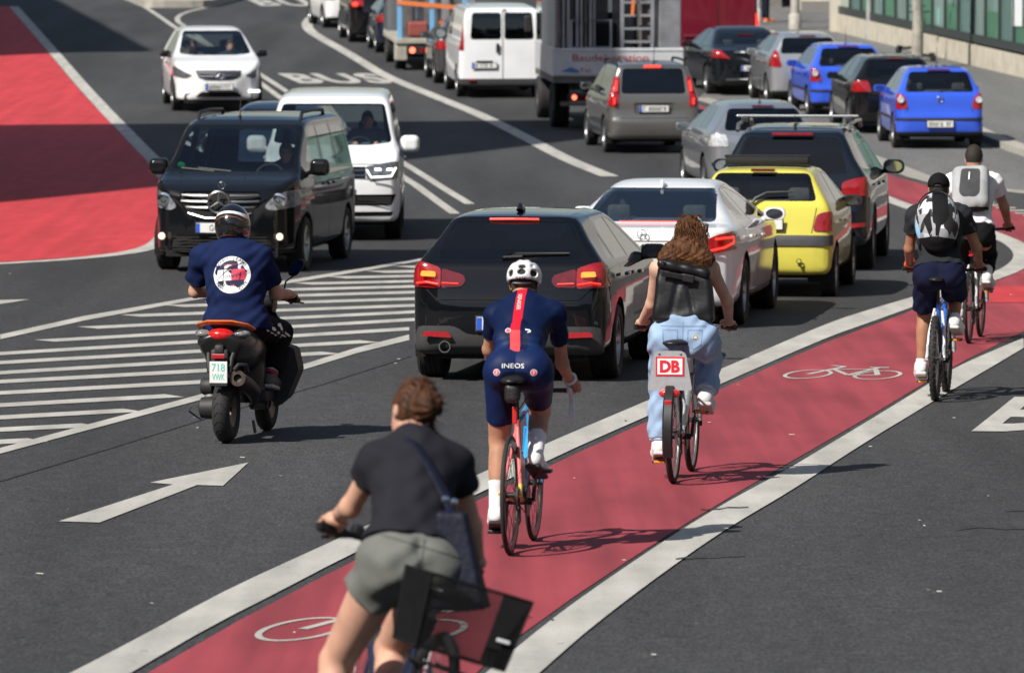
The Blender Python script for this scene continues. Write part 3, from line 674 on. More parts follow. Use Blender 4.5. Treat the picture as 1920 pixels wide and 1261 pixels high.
def seat_mesh(w_=.5, reclined=.25, rest=True):
    m = MB(); m.box((0, .05, .30), (w_, .5, .16), bev=.05)
    M3 = Matrix.Rotation(reclined, 3, 'X')
    m.box(Vector((0, -.25, .62)), (w_*.95, .13, .62), rot=M3, bev=.05)
    if rest: m.box(Vector((0, -.37, 1.01)), (.26, .10, .17), rot=M3, bev=.045)
    return m

def plate(root, pos, width=.52, h=.11, text='', blue=True, facing=-1, tilt=0.0, frame=True, fitw=None):
    """number plate; facing -1 looks back, +1 looks forward"""
    e = facing; M4 = Matrix.Translation(pos) @ Matrix.Rotation(0 if e < 0 else math.pi, 4, 'Z') @ Matrix.Rotation(tilt, 4, 'X')
    m = MB(); m.box((0, 0, 0), (width, .012, h), bev=.004); p = m.build('number_plate', M_PLATE, root); p.data.transform(M4)
    if frame:
        m = MB(); m.box((0, .004, 0), (width+.025, .012, h+.025), bev=.004); q = m.build('plate_frame', M_BLK, p); q.data.transform(M4)
    x0 = -width/2
    if blue:
        m = MB(); m.box((x0+.024, -.0065, 0), (.044, .004, h-.006)); q = m.build('plate_band', M_EUB, p); q.data.transform(M4)
    T = M4 @ Matrix.Translation((.02 if blue else 0, -.0085, 0)) @ Matrix.Rotation(math.pi/2, 4, 'X')
    if text: text_obj('plate_lettering', text, .1, T, M_INK, p, fit=(fitw or width*.82, h*.66))['kind'] = 'stuff'
    else:      # too far to read: dark strokes only
        m = MB(); rnd = random.Random(int(abs(pos[1]*1000)) + int(h*900)); x = x0 + (.07 if blue else .03)
        while x < width/2-.045:
            if rnd.random() < .86:
                k = rnd.choice((0, 1, 2))
                m.box((x+.006, -.0075, 0), (.011, .003, h*.62)); 
                if k != 1: m.box((x+.028, -.0075, 0), (.011, .003, h*.62))
                m.box((x+.017, -.0075, h*.27 if k else -h*.27), (.026, .003, .012))
            x += .052
        q = m.build('plate_lettering', M_INK, p); q.data.transform(M4); q['kind'] = 'stuff'
    return p

def mirror_part(root, x, y, z, material, glass_dir=-1, size=(.11, .075, .065)):
    s = 1 if x > 0 else -1
    x -= s*.055
    def f(P): return smin(smax(f_box(P, (x, y, z), size, min(size)*.85), -f_plane(P, (x, y-size[1]*.35, z), (0, 1, 0)), .012), f_cone(P, (x-s*.04, y+.01, z-.03), (x-s*.14, y+.03, z-.07), .026, .026), .03)
    o = iso_obj('wing_mirror', f, (min(x-.2, x-.2), y-.15, z-.14), (x+.2, y+.15, z+.12), .016, material, root)
    m = MB(); m.lathe([(0, 0.001), (0, 1)], 'y', 18); g = m.build('mirror_glass', mat('mirror_glass', (.55, .6, .63), .05, 1.0, var=.02), o)
    g.data.transform(Matrix.Translation((x, y-size[1]*.35-.003, z)) @ Matrix.Diagonal((size[0]*.80, 1, size[2]*.80, 1)))
    return o

def build_car(name, label, cat, sp, group=None):
    root = empty(name); tag(root, label, cat, group)
    W, H = sp['W'], sp['H']; hw = W/2; belt = sp['belt']; rh = sp.get('roofhw', hw-.30); zb = sp.get('zb', .20)
    y0, y1 = sp['y0'], sp['y1']; kk = sp.get('k', .07); bodym = sp['paint']
    side = SDF2(chaikin(sp['side'], sp.get('cs', 1)))
    step = sp.get('step', .035)
    sec = sp.get('sec') or [(0, zb), (hw-.14, zb), (hw-.045, zb+.07), (hw-.012, .46), (hw, .62), (hw-.012, belt-.16), (hw-.05, belt-.03), (hw-.05-step, belt+.03), (rh+.055, H-.13), (rh-.02, H-.02), (rh-.16, H+.02), (0, H+.05)]
    secp = [(x, z) for x, z in sec] + [(-x, z) for x, z in sec[::-1] if x > 0]
    section = SDF2(chaikin(secp, 1))
    rr, fr = sp.get('rr', .16), sp.get('fr', .30)          # plan rounding of tail and nose
    rt, ft = sp.get('rt', .06), sp.get('ft', .08)          # narrowing of tail and nose
    pl = [(0, y0-.02), (hw-rt-rr*1.5, y0), (hw-rt-rr*.4, y0+rr*.35), (hw-rt, y0+rr), (hw-.012, y0+.75), (hw, y0+1.3), (hw, y1-1.5), (hw-.02, y1-.95), (hw-ft, y1-fr*1.5), (hw-ft-fr*.35, y1-fr*.6), (hw-ft-fr*1.2, y1-.08), (hw*.3, y1-.005), (0, y1+.02)]
    plp = pl + [(-x, y) for x, y in pl[::-1] if x > 0]
    plan = SDF2(chaikin(plp, 1))
    gt = sp.get('gt', 0.0); gy = sp.get('gy', .9)           # extra narrowing of the cabin towards the tail
    hb = sp.get('hood', None)                             # narrowing of the cabin above the bonnet
    def f(P):
        ax = np.abs(P[:, 0]); y = P[:, 1]; z = P[:, 2]
        up = np.clip((z-belt+.02)/.25, 0, 1); ex = gt*np.clip(1-(y-y0)/gy, 0, 1)*up
        if hb: ex = ex + hb[0]*np.clip((y-hb[1])/hb[2], 0, 1)*up
        a = side(y, z); c = section(ax+ex, z); b = plan(ax, y)
        r = smax(smax(a, b, kk), c, kk)
        if 'extra' in sp: r = sp['extra'](P, r)
        return r
    V, Q, N = iso(f, (-hw-.1, y0-.12, zb-.08), (hw+.1, y1+.12, H+.1), sp.get('h', .042), e=.012)
    bm = bmesh.new(); vs = [bm.verts.new(v) for v in V]
    for q in Q:
        try: bm.faces.new([vs[i] for i in q])
        except ValueError: pass
    bmesh.ops.recalc_face_normals(bm, faces=bm.faces)
    ym = (y0+y1)/2
    tests = {'R': lambda q: q.normal.y < -.12 and q.calc_center_median().y < sp.get('rlim', ym-.4), 'F': lambda q: q.normal.y > .10 and q.calc_center_median().y > sp.get('flim', ym-.3),
             'S': lambda q: abs(q.normal.x) > .32, 'T': lambda q: q.normal.z > .35}
    wb, wr, tw = sp['wb'], sp['wr'], sp.get('tw', .205)
    for ya in (0.0, wb):       # wheel arches
        c = circ(ya, wr+.01, wr+sp.get('arch', .055), 22); fs = cut_faces(bm, 'S', c, lambda q: abs(q.calc_center_median().x) > hw-.27 and q.calc_center_median().z < 2*wr+.15)
        bmesh.ops.delete(bm, geom=fs, context='FACES'); bm.normal_update()
    def panel(name, view, poly, material, off=.004, skirt=.015, mirror=False, parent=None, split=False):
        outs = []
        for pp in ([poly, [(-a, b) for a, b in poly][::-1]] if mirror else [poly]):
            fs = cut_faces(bm, view, pp, tests[view])
            if not fs: continue
            if view == 'S':
                for fz in [[q for q in fs if q.calc_center_median().x*s > 0] for s in (-1, 1)]:
                    if fz: outs.append(panel_from(bm, fz, name, material, parent or root, f, off, skirt))
            else: outs.append(panel_from(bm, fs, name, material, parent or root, f, off, skirt))
            bm.normal_update()
        return outs
    gl = sp.get('glass', M_GL)
    for q in sp.get('rw', []): panel('rear_window', 'R', q, sp.get('rglass', gl), -.002, 0)
    for q in sp.get('ws', []): panel('windscreen', 'F', q, M_GL_W, -.002, 0)
    for q in sp.get('sw', []): panel('side_window', 'S', q, gl, -.002, 0)
    for q in sp.get('rwseal', []): pass
    # edges of the window openings and the cabin lining
    be = [e for e in bm.edges if len(e.link_faces) == 1 and (e.verts[0].co.z+e.verts[1].co.z)/2 > belt-.12]
    lf = [q for q in bm.faces if q.calc_center_median().z > .45 and y0+.25 < q.calc_center_median().y < sp.get('cab1', y1-.9)]
    sv, sf = [], []
    if be:
        co = sorted({q for e in be for q in e.verts}, key=lambda q: q.index) if False else list({q for e in be for q in e.verts})
        P = np.array([tuple(q.co) for q in co]); g = grad(f, P, .012); Nn = g/np.maximum(np.linalg.norm(g, axis=1, keepdims=True), 1e-9); ix = {q: i for i, q in enumerate(co)}
        sv = list(P-Nn*.001) + list(P-Nn*.03); n_ = len(P); sf = [(ix[e.verts[0]], ix[e.verts[1]], n_+ix[e.verts[1]], n_+ix[e.verts[0]]) for e in be]
        mesh_obj('window_seal', sv, sf, M_BLK, root)
    if lf: panel_from(bm, lf, 'cabin_lining', M_LINE, root, f, -.03, 0, remove=False)
    for d in sp.get('panels', []):
        d = dict(d); outs = panel(d.pop('name'), d.pop('view'), d.pop('poly'), d.pop('mat'), **{k: v for k, v in d.items() if k in ('off', 'skirt', 'mirror')})
        for sub in d.get('subs', []):
            pass
    # body
    co = [q.co.copy() for q in bm.verts]; bm.verts.index_update(); P = np.array([tuple(c) for c in co]); g = grad(f, P, .012); Nn = g/np.maximum(np.linalg.norm(g, axis=1, keepdims=True), 1e-9)
    body = mesh_obj('body', co, [[q.index for q in ff.verts] for ff in bm.faces], bodym, root, True, Nn); bm.free()
    # underbody and wheel housings
    m = MB(); m.box((0, (y0+y1)/2, zb+.10), (W-.5, y1-y0-.35, .22))
    for ya in (0.0, wb):
        for s in (-1, 1):
            ro = wr+.052; prof = [(math.cos(R(a))*ro, math.sin(R(a))*ro) for a in range(-20, 201, 20)]
            v = [(s*(hw-.32), ya+a, wr+b) for a, b in prof] + [(s*(hw-.035), ya+a, wr+b) for a, b in prof]; n_ = len(prof)
            m.add(v, [(i, i+1, n_+i+1, n_+i) for i in range(n_-1)] + [tuple(range(n_))])
    m.build('underbody', M_UNDER, root)
    t, q, d = make_wheel(wr, tw, sp.get('rim', M_RIM), sp.get('spokes', 5))
    first = None
    for ya in (0.0, wb):
        for s in (-1, 1):
            if first is None:
                a = t.build('wheel', M_TYRE, None, True, ang=40); b = q.build('rim', sp.get('rim', M_RIM), a, True, ang=40); c = d.build('brake_disc', M_UNDER, a); first = a
            else: a = copy_tree(first)
            a.parent = root; a.location = (s*(hw-tw/2-sp.get('inset', .03)), ya, wr); a.rotation_euler = (0, 0, 0 if s > 0 else math.pi)
    # seats
    for (sx, sy, wd) in sp.get('seats', [(-.36, 1.35, .5), (.36, 1.35, .5), (0, .45, 1.2)]):
        o = seat_mesh(wd, .25, wd < .9).build('seat', M_SEAT, root, True, ang=40); o.location = (sx, sy, sp.get('seatz', .12))
        if wd > .9:
            for hx in (-.38, .38):
                m = MB(); m.box((hx, sy-.36, sp.get('seatz', .12)+.98), (.24, .09, .15), bev=.04); m.build('headrest', M_SEAT, o, True, ang=40).location = (-sx, -sy, -sp.get('seatz', .12))
    ds = sp.get('dash', wb-.42); m = MB(); m.box((0, ds, belt-.12), (W-.36, .45, .22), bev=.06); m.build('dashboard', M_LINE, root, True, ang=40)
    m = MB(); ring = [(math.cos(a)*.18-.36, ds-.30-math.sin(a)*.06, belt-.06+math.sin(a)*.17) for a in np.linspace(0, 2*math.pi, 18, endpoint=False)]
    m.tube(ring, .014, 6, closed=True); m.box((-.36, ds-.26, belt-.06), (.32, .04, .05)); m.build('steering_wheel', M_BLK, root, True, ang=40)
    for s in (-1, 1):
        if 'mir' in sp: mirror_part(root, s*(hw+sp['mir'][0]), sp['mir'][1], sp['mir'][2], sp.get('mirmat', bodym), size=sp.get('mirsize', (.11, .075, .065)))
        for (hy, hz) in sp.get('handles', []):
            m = MB(); m.box((s*(hw+.004), hy, hz), (.035, .19, .032), bev=.01); m.build('door_handle', sp.get('handlemat', bodym), root, True, ang=40)
    return root, f
def seam(pts, w_=.010):
    a = np.array(pts[0]); b = np.array(pts[1]); t = (b-a)/np.linalg.norm(b-a); n = np.array((-t[1], t[0]))*w_/2
    return [tuple(a+n), tuple(a-n), tuple(b-n), tuple(b+n)]
# ---------------------------------------------------------------- the vehicles
def bmw():
    P = paint('black_car_paint', (.004, .0045, .006), .0, .25)
    rw = rpoly([(-.61, 1.03), (.61, 1.03), (.57, 1.18), (.50, 1.338), (-.50, 1.338), (-.57, 1.18)], .045)
    tl_o = rpoly([(.575, .785), (.80, .80), (.95, .84), (.95, 1.01), (.72, 1.0), (.575, .955)], .03)
    tl_i = rpoly([(.36, .845), (.40, .80), (.569, .787), (.569, .953), (.38, .90)], .025)
    sp = dict(W=1.765, H=1.42, belt=.97, roofhw=.55, y0=-.78, y1=3.54, wb=2.69, wr=.315, tw=.225, zb=.20, paint=P, h=.036, gt=.05, gy=1.0, rr=.20, rt=.05, rlim=1.2,
        side=[(-.55, .20), (-.72, .27), (-.775, .42), (-.78, .60), (-.77, .66), (-.735, .74), (-.70, .92), (-.67, 1.0), (-.60, 1.04), (-.34, 1.345), (-.30, 1.385), (0.1, 1.415), (.8, 1.425), (1.3, 1.40), (1.75, 1.26), (2.25, 1.02), (2.45, .975), (3.1, .87), (3.38, .78), (3.52, .62), (3.54, .45), (3.46, .24), (3.3, .20)],
        rw=[rw], ws=[rpoly([(-.66, 1.03), (.66, 1.03), (.52, 1.36), (-.52, 1.36)], .05)],
        sw=[rpoly([(1.06, 1.0), (2.02, 1.0), (1.55, 1.22), (1.24, 1.32), (1.06, 1.33)], .03), rpoly([(.18, 1.01), (.99, 1.0), (.99, 1.335), (.45, 1.325), (.2, 1.26)], .03), rpoly([(-.22, 1.03), (.11, 1.02), (.12, 1.23), (-.02, 1.16)], .025)],
        glass=M_GL_D, rglass=glass_mat('tinted_rear_glass', (.60, .69, .70), 1.8),
        panels=[
            dict(name='tail_light', view='R', poly=tl_o, mat=M_TAIL, off=.012, mirror=True),
            dict(name='tail_light', view='R', poly=tl_i, mat=M_TAILD, off=.010, mirror=True),
            dict(name='bumper_insert', view='R', poly=rpoly([(-.80, .22), (.80, .22), (.78, .47), (.45, .475), (.34, .40), (-.34, .40), (-.45, .475), (-.78, .47)], .05), mat=mat('grey_bumper_plastic', (.045, .045, .047), .6, var=.1), off=.006),
            dict(name='tailgate_gap', view='R', poly=seam([(-.60, .685), (.60, .685)], .014), mat=M_UNDER, off=-.006, skirt=0),
            dict(name='tailgate_gap', view='R', poly=seam([(.60, .685), (.72, .80)], .012), mat=M_UNDER, off=-.006, skirt=0, mirror=True),
            dict(name='door_gap', view='S', poly=seam([(1.03, .30), (1.03, .99)], .010), mat=M_UNDER, off=-.004, skirt=0),
            dict(name='door_gap', view='S', poly=seam([(.33, .52), (.20, .99)], .010), mat=M_UNDER, off=-.004, skirt=0),
            dict(name='door_gap', view='S', poly=seam([(2.12, .30), (2.05, .96)], .010), mat=M_UNDER, off=-.004, skirt=0),
        ], mir=(.09, 1.95, 1.0), handles=[(1.22, .86), (.30, .88)], seats=[(-.36, 1.30, .5), (.36, 1.30, .5), (0, .40, 1.15)], spokes=5)
    r, f = build_car('hatchback_car', 'shiny black hatchback with lit brake lights behind the racing cyclist', 'car', sp)
    # lit lamp cores
    for s in (-1, 1):
        m = MB(); m.prism(rpoly([(s*.615, .885), (s*.745, .892), (s*.735, .935), (s*.62, .93)], .012), -.742, -.73); o = m.build('lamp_core', M_LITO, r)
        m = MB(); m.tube([(s*.59, -.765, .825), (s*.70, -.745, .842), (s*.78, -.71, .83)], .008, 6); m.tube([(s*.42, -.762, .83), (s*.56, -.765, .835)], .006, 6); m.build('lamp_strip', M_LIT, r)
        m = MB(); m.prism(rpoly([(s*.47, .375), (s*.73, .39), (s*.70, .43), (s*.50, .425)], .015), -.79, -.765); m.build('reflector', mat('red_reflector', (.36, .012, .02), .25, coat=1, var=.2, scale=60), r)
    m = MB(); m.tube([(-.21, -.350, 1.357), (0, -.362, 1.360), (.21, -.350, 1.357)], .010, 6); m.build('brake_light', M_BRAKE, r)
    m = MB(); m.lathe([(-.80, .05), (-.80, .042), (-.62, .042)], 'y', 18, (-.53, 0, .30)); m.build('tailpipe', M_CHROME, r, True)
    m = MB(); m.lathe([(-.70, .001), (-.70, .042)], 'y', 18, (-.53, 0, .30)); m.build('tailpipe_bore', M_UNDER, r)
    plate(r, (0, -.792, .495), text='', blue=True)
    m = MB(); m.lathe([(-.705, .001), (-.705, .040), (-.69, .041)], 'y', 24, (0, 0, .86)); b = m.build('badge', M_CHROME, r)
    for q in range(4):
        a = [(0, 0)] + [(.028*math.cos(R(90*q+t)), .028*math.sin(R(90*q+t))) for t in range(0, 91, 15)]
        m = MB(); m.add([(x, -.7075, .86+z) for x, z in a], [tuple(range(len(a)))]); m.build('badge_field', mat('badge_blue', (.05, .3, .75), .3) if q % 2 else M_INKW, b)
    text_obj('badge_lettering', '118i', .06, Matrix.Translation((.36, -.712, .795)) @ Matrix.Rotation(math.pi/2, 4, 'X'), M_INKW, r, fit=(.17, .042), bold=.03)
    m = MB(); m.tube([(.10, -.60, 1.05), (-.06, -.635, 1.045), (.05, -.60, 1.075), (.50, -.585, 1.082)], [.02, .018, .014, .008], 6); m.build('rear_wiper', M_BLK, r, True)
    m = MB(); m.tube([(0, .24, 1.405), (0, .10, 1.425), (0, .0, 1.462), (0, -.03, 1.42)], [.012, .034, .022, .03], 8); m.build('roof_antenna', M_GLOSSB, r, True)
    place(r, .07, 48.35, 8.0)
    return r
bmw()
def flip_poly(p): return [(-a, b) for a, b in p]
def antenna(r, x, y, z, h=.5, lean=-.2):
    m = MB(); m.tube([(x, y, z), (x, y+lean*h, z+h)], [.008, .003], 6); m.tube([(x, y, z-.02), (x, y, z+.02)], .02, 8); m.build('roof_antenna', M_BLK, r)
def bar_light(r, name, x0, x1, y, z, h, m_, d=.012):
    q = MB(); q.box(((x0+x1)/2, y, z), (x1-x0, d, h), bev=.004); return q.build(name, m_, r)
def round_badge(r, pos, rad, facing=-1, kind='ring', m_=None):
    """a round maker's badge: ring, star or letters as bars"""
    m = MB(); x, y, z = pos; m_ = m_ or M_CHROME
    ring = [(x+math.cos(a)*rad, y, z+math.sin(a)*rad) for a in np.linspace(0, 2*math.pi, 28, endpoint=False)]; m.tube(ring, rad*.10, 6, closed=True)
    if kind == 'star':
        for a in (90, 210, 330):
            e = (x+math.cos(R(a))*rad*.95, y, z+math.sin(R(a))*rad*.95)
            m.tube([(x, y, z), e], [rad*.16, rad*.03], 6)
    elif kind == 'vw':
        for pts in ([(-.45, .8), (0, .12), (.45, .8)], [(-.85, .3), (-.45, -.75), (0, -.05), (.45, -.75), (.85, .3)]):
            m.tube([(x+a*rad, y, z+b*rad) for a, b in pts], rad*.09, 5)
    o = m.build('badge', m_, r, True, ang=40); return o
def wiper(r, pts, rads=None):
    m = MB(); m.tube(pts, rads or .012, 6); return m.build('rear_wiper', M_BLK, r, True)
def roof_rails(r, hw_, y0, y1, z, m_, h=.05):
    for s in (-1, 1):
        m = MB(); m.tube([(s*hw_, y0, z-.03), (s*hw_, y0+.10, z+h), (s*hw_, (y0+y1)/2, z+h+.012), (s*hw_, y1-.12, z+h), (s*hw_, y1, z-.03)], .022, 8); m.build('roof_rail', m_, r, True)

def cls():
    P = paint('white_car_paint', (.76, .77, .78), .0, .3)
    tl = rpoly([(.50, .76), (.62, .73), (1.0, .80), (1.0, .97), (.74, .93), (.52, .83)], .03)
    sp = dict(W=1.88, H=1.415, belt=.97, roofhw=.52, y0=-1.02, y1=3.9, wb=2.874, wr=.335, tw=.255, zb=.19, paint=P, h=.042, gt=.06, gy=1.8, rr=.26, rt=.06, rlim=1.4, step=.05,
        side=[(-.80, .19), (-.95, .26), (-1.02, .45), (-1.02, .70), (-1.0, .93), (-.95, .985), (-.75, 1.0), (-.42, 1.02), (.15, 1.20), (.55, 1.33), (.95, 1.40), (1.35, 1.41), (1.75, 1.36), (2.2, 1.20), (2.62, 1.0), (3.2, .92), (3.7, .78), (3.88, .60), (3.88, .42), (3.7, .2)],
        rw=[rpoly([(-.66, 1.03), (.66, 1.03), (.55, 1.33), (-.55, 1.33)], .05)], ws=[rpoly([(-.68, 1.04), (.68, 1.04), (.52, 1.36), (-.52, 1.36)], .05)],
        sw=[rpoly([(1.12, 1.0), (2.20, .99), (1.75, 1.24), (1.12, 1.335)], .03), rpoly([(.18, 1.03), (1.05, 1.0), (1.05, 1.34), (.75, 1.32), (.35, 1.20)], .03)],
        glass=M_GL, panels=[
            dict(name='tail_light', view='R', poly=tl, mat=M_TAIL, off=.012, mirror=True),
            dict(name='boot_gap', view='R', poly=seam([(-.62, .66), (.62, .66)], .014), mat=M_UNDER, off=-.006, skirt=0),
            dict(name='boot_gap', view='R', poly=seam([(.62, .66), (.60, .74)], .012), mat=M_UNDER, off=-.006, skirt=0, mirror=True),
            dict(name='bumper_insert', view='R', poly=rpoly([(-.72, .2), (.72, .2), (.66, .33), (-.66, .33)], .04), mat=M_BLK, off=.004),
            dict(name='door_gap', view='S', poly=seam([(1.08, .30), (1.08, .99)], .012), mat=M_UNDER, off=-.004, skirt=0),
            dict(name='door_gap', view='S', poly=seam([(.40, .50), (.10, 1.0)], .012), mat=M_UNDER, off=-.004, skirt=0),
        ], mir=(.10, 2.05, 1.02), handles=[(1.25, .84), (.25, .87)], seats=[(-.38, 1.55, .52), (.38, 1.55, .52), (0, .55, 1.2)], cab1=2.7)
    r, f = build_car('saloon_car', 'glossy white four-door saloon between the black hatchback and the yellow car', 'car', sp)
    for s in (-1, 1):
        m = MB(); m.tube([(s*.54, -1.035, .80), (s*.64, -1.02, .765), (s*.80, -.955, .80), (s*.885, -.86, .845), (s*.885, -.86, .90), (s*.72, -.985, .885)], .012, 6); m.build('lamp_strip', M_LIT, r)
    for k in range(24): bar_light(r, 'brake_light_diode', -.30+k*.0255, -.285+k*.0255, -.44, 1.032, .018, M_BRAKE)
    plate(r, (0, -1.045, .80), text='MT', blue=True, fitw=.14)
    round_badge(r, (0, -1.03, .93), .045, kind='star')
    m = MB(); m.prism([(.55, 1.34), (.75, 1.38), (.60, 1.405), (.56, 1.41)], -.012, .012, 'yz'); m.build('roof_antenna', P, r)
    place(r, 1.42, 56.5, 8.5); return r
cls()

def twingo():
    P = paint('yellow_car_paint', (.62, .56, .09), .0, .35)
    sp = dict(W=1.63, H=1.40, belt=.97, roofhw=.53, y0=-.52, y1=2.90, wb=2.347, wr=.275, tw=.165, zb=.22, paint=P, h=.038, gt=.03, gy=.8, rr=.16, rt=.04, rlim=1.0,
        side=[(-.36, .22), (-.48, .27), (-.52, .42), (-.52, .62), (-.48, .70), (-.44, .95), (-.41, 1.02), (-.20, 1.32), (-.12, 1.37), (.2, 1.395), (.7, 1.40), (1.05, 1.37), (1.5, 1.18), (1.95, .98), (2.3, .90), (2.7, .76), (2.88, .60), (2.9, .42), (2.75, .22)],
        rw=[rpoly([(-.60, 1.04), (.60, 1.04), (.50, 1.335), (-.50, 1.335)], .05)], ws=[rpoly([(-.62, 1.02), (.62, 1.02), (.50, 1.33), (-.50, 1.33)], .05)],
        sw=[rpoly([(.62, 1.0), (1.55, .98), (1.15, 1.27), (.62, 1.33)], .03), rpoly([(-.15, 1.03), (.54, 1.0), (.54, 1.33), (.05, 1.30)], .03)],
        glass=M_GL, panels=[
            dict(name='tail_light', view='R', poly=rpoly([(.56, .72), (.86, .72), (.86, .93), (.70, .93), (.60, .90)], .04), mat=M_TAIL, off=.012, mirror=True),
            dict(name='bumper_strip', view='R', poly=rpoly([(-.86, .565), (.86, .565), (.86, .675), (-.86, .675)], .01), mat=mat('grey_plastic_strip', (.05, .05, .052), .6, var=.1), off=.018),
            dict(name='tailgate_gap', view='R', poly=seam([(.55, .70), (.60, .97)], .010), mat=M_UNDER, off=-.004, skirt=0, mirror=True),
            dict(name='sunroof', view='T', poly=rpoly([(-.44, .30), (.44, .30), (.44, 1.02), (-.44, 1.02)], .04), mat=mat('black_canvas', (.012, .012, .013), .9, var=.2), off=.006),
        ], mir=(.07, 1.50, .98), mirmat=M_BLK, handles=[(.75, .80)], seats=[(-.34, 1.0, .46), (.34, 1.0, .46), (0, .30, 1.05)], cab1=2.0)
    r, f = build_car('hatchback_car', 'small yellow hatchback with folded black canvas roof', 'car', sp)
    m = MB(); m.box((0, .30, 1.455), (.92, .20, .075), bev=.03); m.box((0, .33, 1.50), (.94, .10, .03), bev=.012); m.build('folded_roof', MATS['black_canvas'], r, True, ang=40)
    bar_light(r, 'brake_light', -.13, .13, -.205, 1.365, .03, M_TAILD, .03)
    plate(r, (0, -.515, .795), text='JK 71', blue=False, h=.11, width=.48, fitw=.30)
    wiper(r, [(-.12, -.45, .985), (-.06, -.44, 1.07), (.06, -.405, 1.13), (.36, -.39, 1.145)], [.022, .020, .016, .010])
    m = MB(); m.lathe([(0, .022), (.012, .030), (.02, .022)], 'y', 12, (.42, -.545, .40)); m.box((.42, -.535, .365), (.02, .02, .04)); m.build('towing_eye', M_BLK, r)
    place(r, 2.74, 61.6, 8.0); return r
twingo()

def touareg():
    P = paint('midnight_blue_paint', (.006, .010, .017), .0, .25)
    sp = dict(W=1.93, H=1.70, belt=1.10, roofhw=.60, y0=-.92, y1=3.83, wb=2.855, wr=.36, tw=.255, zb=.26, paint=P, h=.045, gt=.06, gy=1.2, rr=.20, rt=.05, rlim=1.3,
        side=[(-.7, .26), (-.86, .34), (-.92, .55), (-.92, .72), (-.86, .80), (-.84, 1.05), (-.80, 1.12), (-.52, 1.56), (-.46, 1.63), (0, 1.68), (.9, 1.70), (1.5, 1.67), (2.0, 1.48), (2.5, 1.17), (2.7, 1.12), (3.3, 1.04), (3.68, .92), (3.82, .72), (3.82, .5), (3.6, .27)],
        rw=[rpoly([(-.66, 1.14), (.66, 1.14), (.55, 1.56), (-.55, 1.56)], .06)], ws=[rpoly([(-.70, 1.18), (.70, 1.18), (.58, 1.60), (-.58, 1.60)], .05)],
        sw=[rpoly([(1.20, 1.13), (2.25, 1.13), (1.80, 1.42), (1.2, 1.58)], .03), rpoly([(.25, 1.14), (1.12, 1.13), (1.12, 1.585), (.35, 1.57)], .03), rpoly([(-.45, 1.17), (.17, 1.15), (.26, 1.55), (-.10, 1.50)], .03)],
        glass=M_GL_D, rglass=M_GL_D, panels=[
            dict(name='tail_light', view='R', poly=rpoly([(.60, .89), (1.02, .89), (1.02, 1.11), (.80, 1.10), (.60, 1.05)], .04), mat=M_TAIL, off=.012, mirror=True),
            dict(name='reflector', view='R', poly=rpoly([(.62, .51), (.88, .53), (.88, .58), (.62, .56)], .02), mat=MATS['red_reflector'], off=.010, mirror=True),
            dict(name='bumper_insert', view='R', poly=rpoly([(-.80, .27), (.80, .27), (.76, .46), (-.76, .46)], .05), mat=M_BLK, off=.005),
            dict(name='tailgate_gap', view='R', poly=seam([(-.66, .78), (.66, .78)], .012), mat=M_UNDER, off=-.004, skirt=0),
        ], mir=(.13, 2.20, 1.13), mirsize=(.13, .09, .085), handles=[(1.35, .98), (.40, .99)], cab1=2.7, seatz=.25, dash=2.4, seats=[(-.38, 1.4, .52), (.38, 1.4, .52), (0, .45, 1.25)])
    r, f = build_car('off_road_car', 'dark blue estate off-roader with roof rails behind the yellow car', 'car', sp)
    roof_rails(r, .66, -.35, 1.75, 1.66, mat('silver_rail', (.55, .54, .50), .3, .9), .05)
    m = MB(); m.box((0, .30, 1.79), (1.45, .07, .03), bev=.01); m.build('roof_bar', mat('aluminium_bar', (.6, .61, .62), .3, .8), r)
    for s in (-1, 1):
        m = MB(); m.box((s*.62, .30, 1.745), (.10, .12, .09), bev=.02); m.build('bar_foot', M_BLK, r)
    bar_light(r, 'brake_light', -.24, .24, -.545, 1.60, .028, M_TAIL, .03)
    round_badge(r, (0, -.87, 1.0), .06, kind='vw'); plate(r, (0, -.94, .63), text='', blue=True)
    antenna(r, .0, -.1, 1.69, .12)
    place(r, 3.36, 67.35, 7.0); return r
touareg()

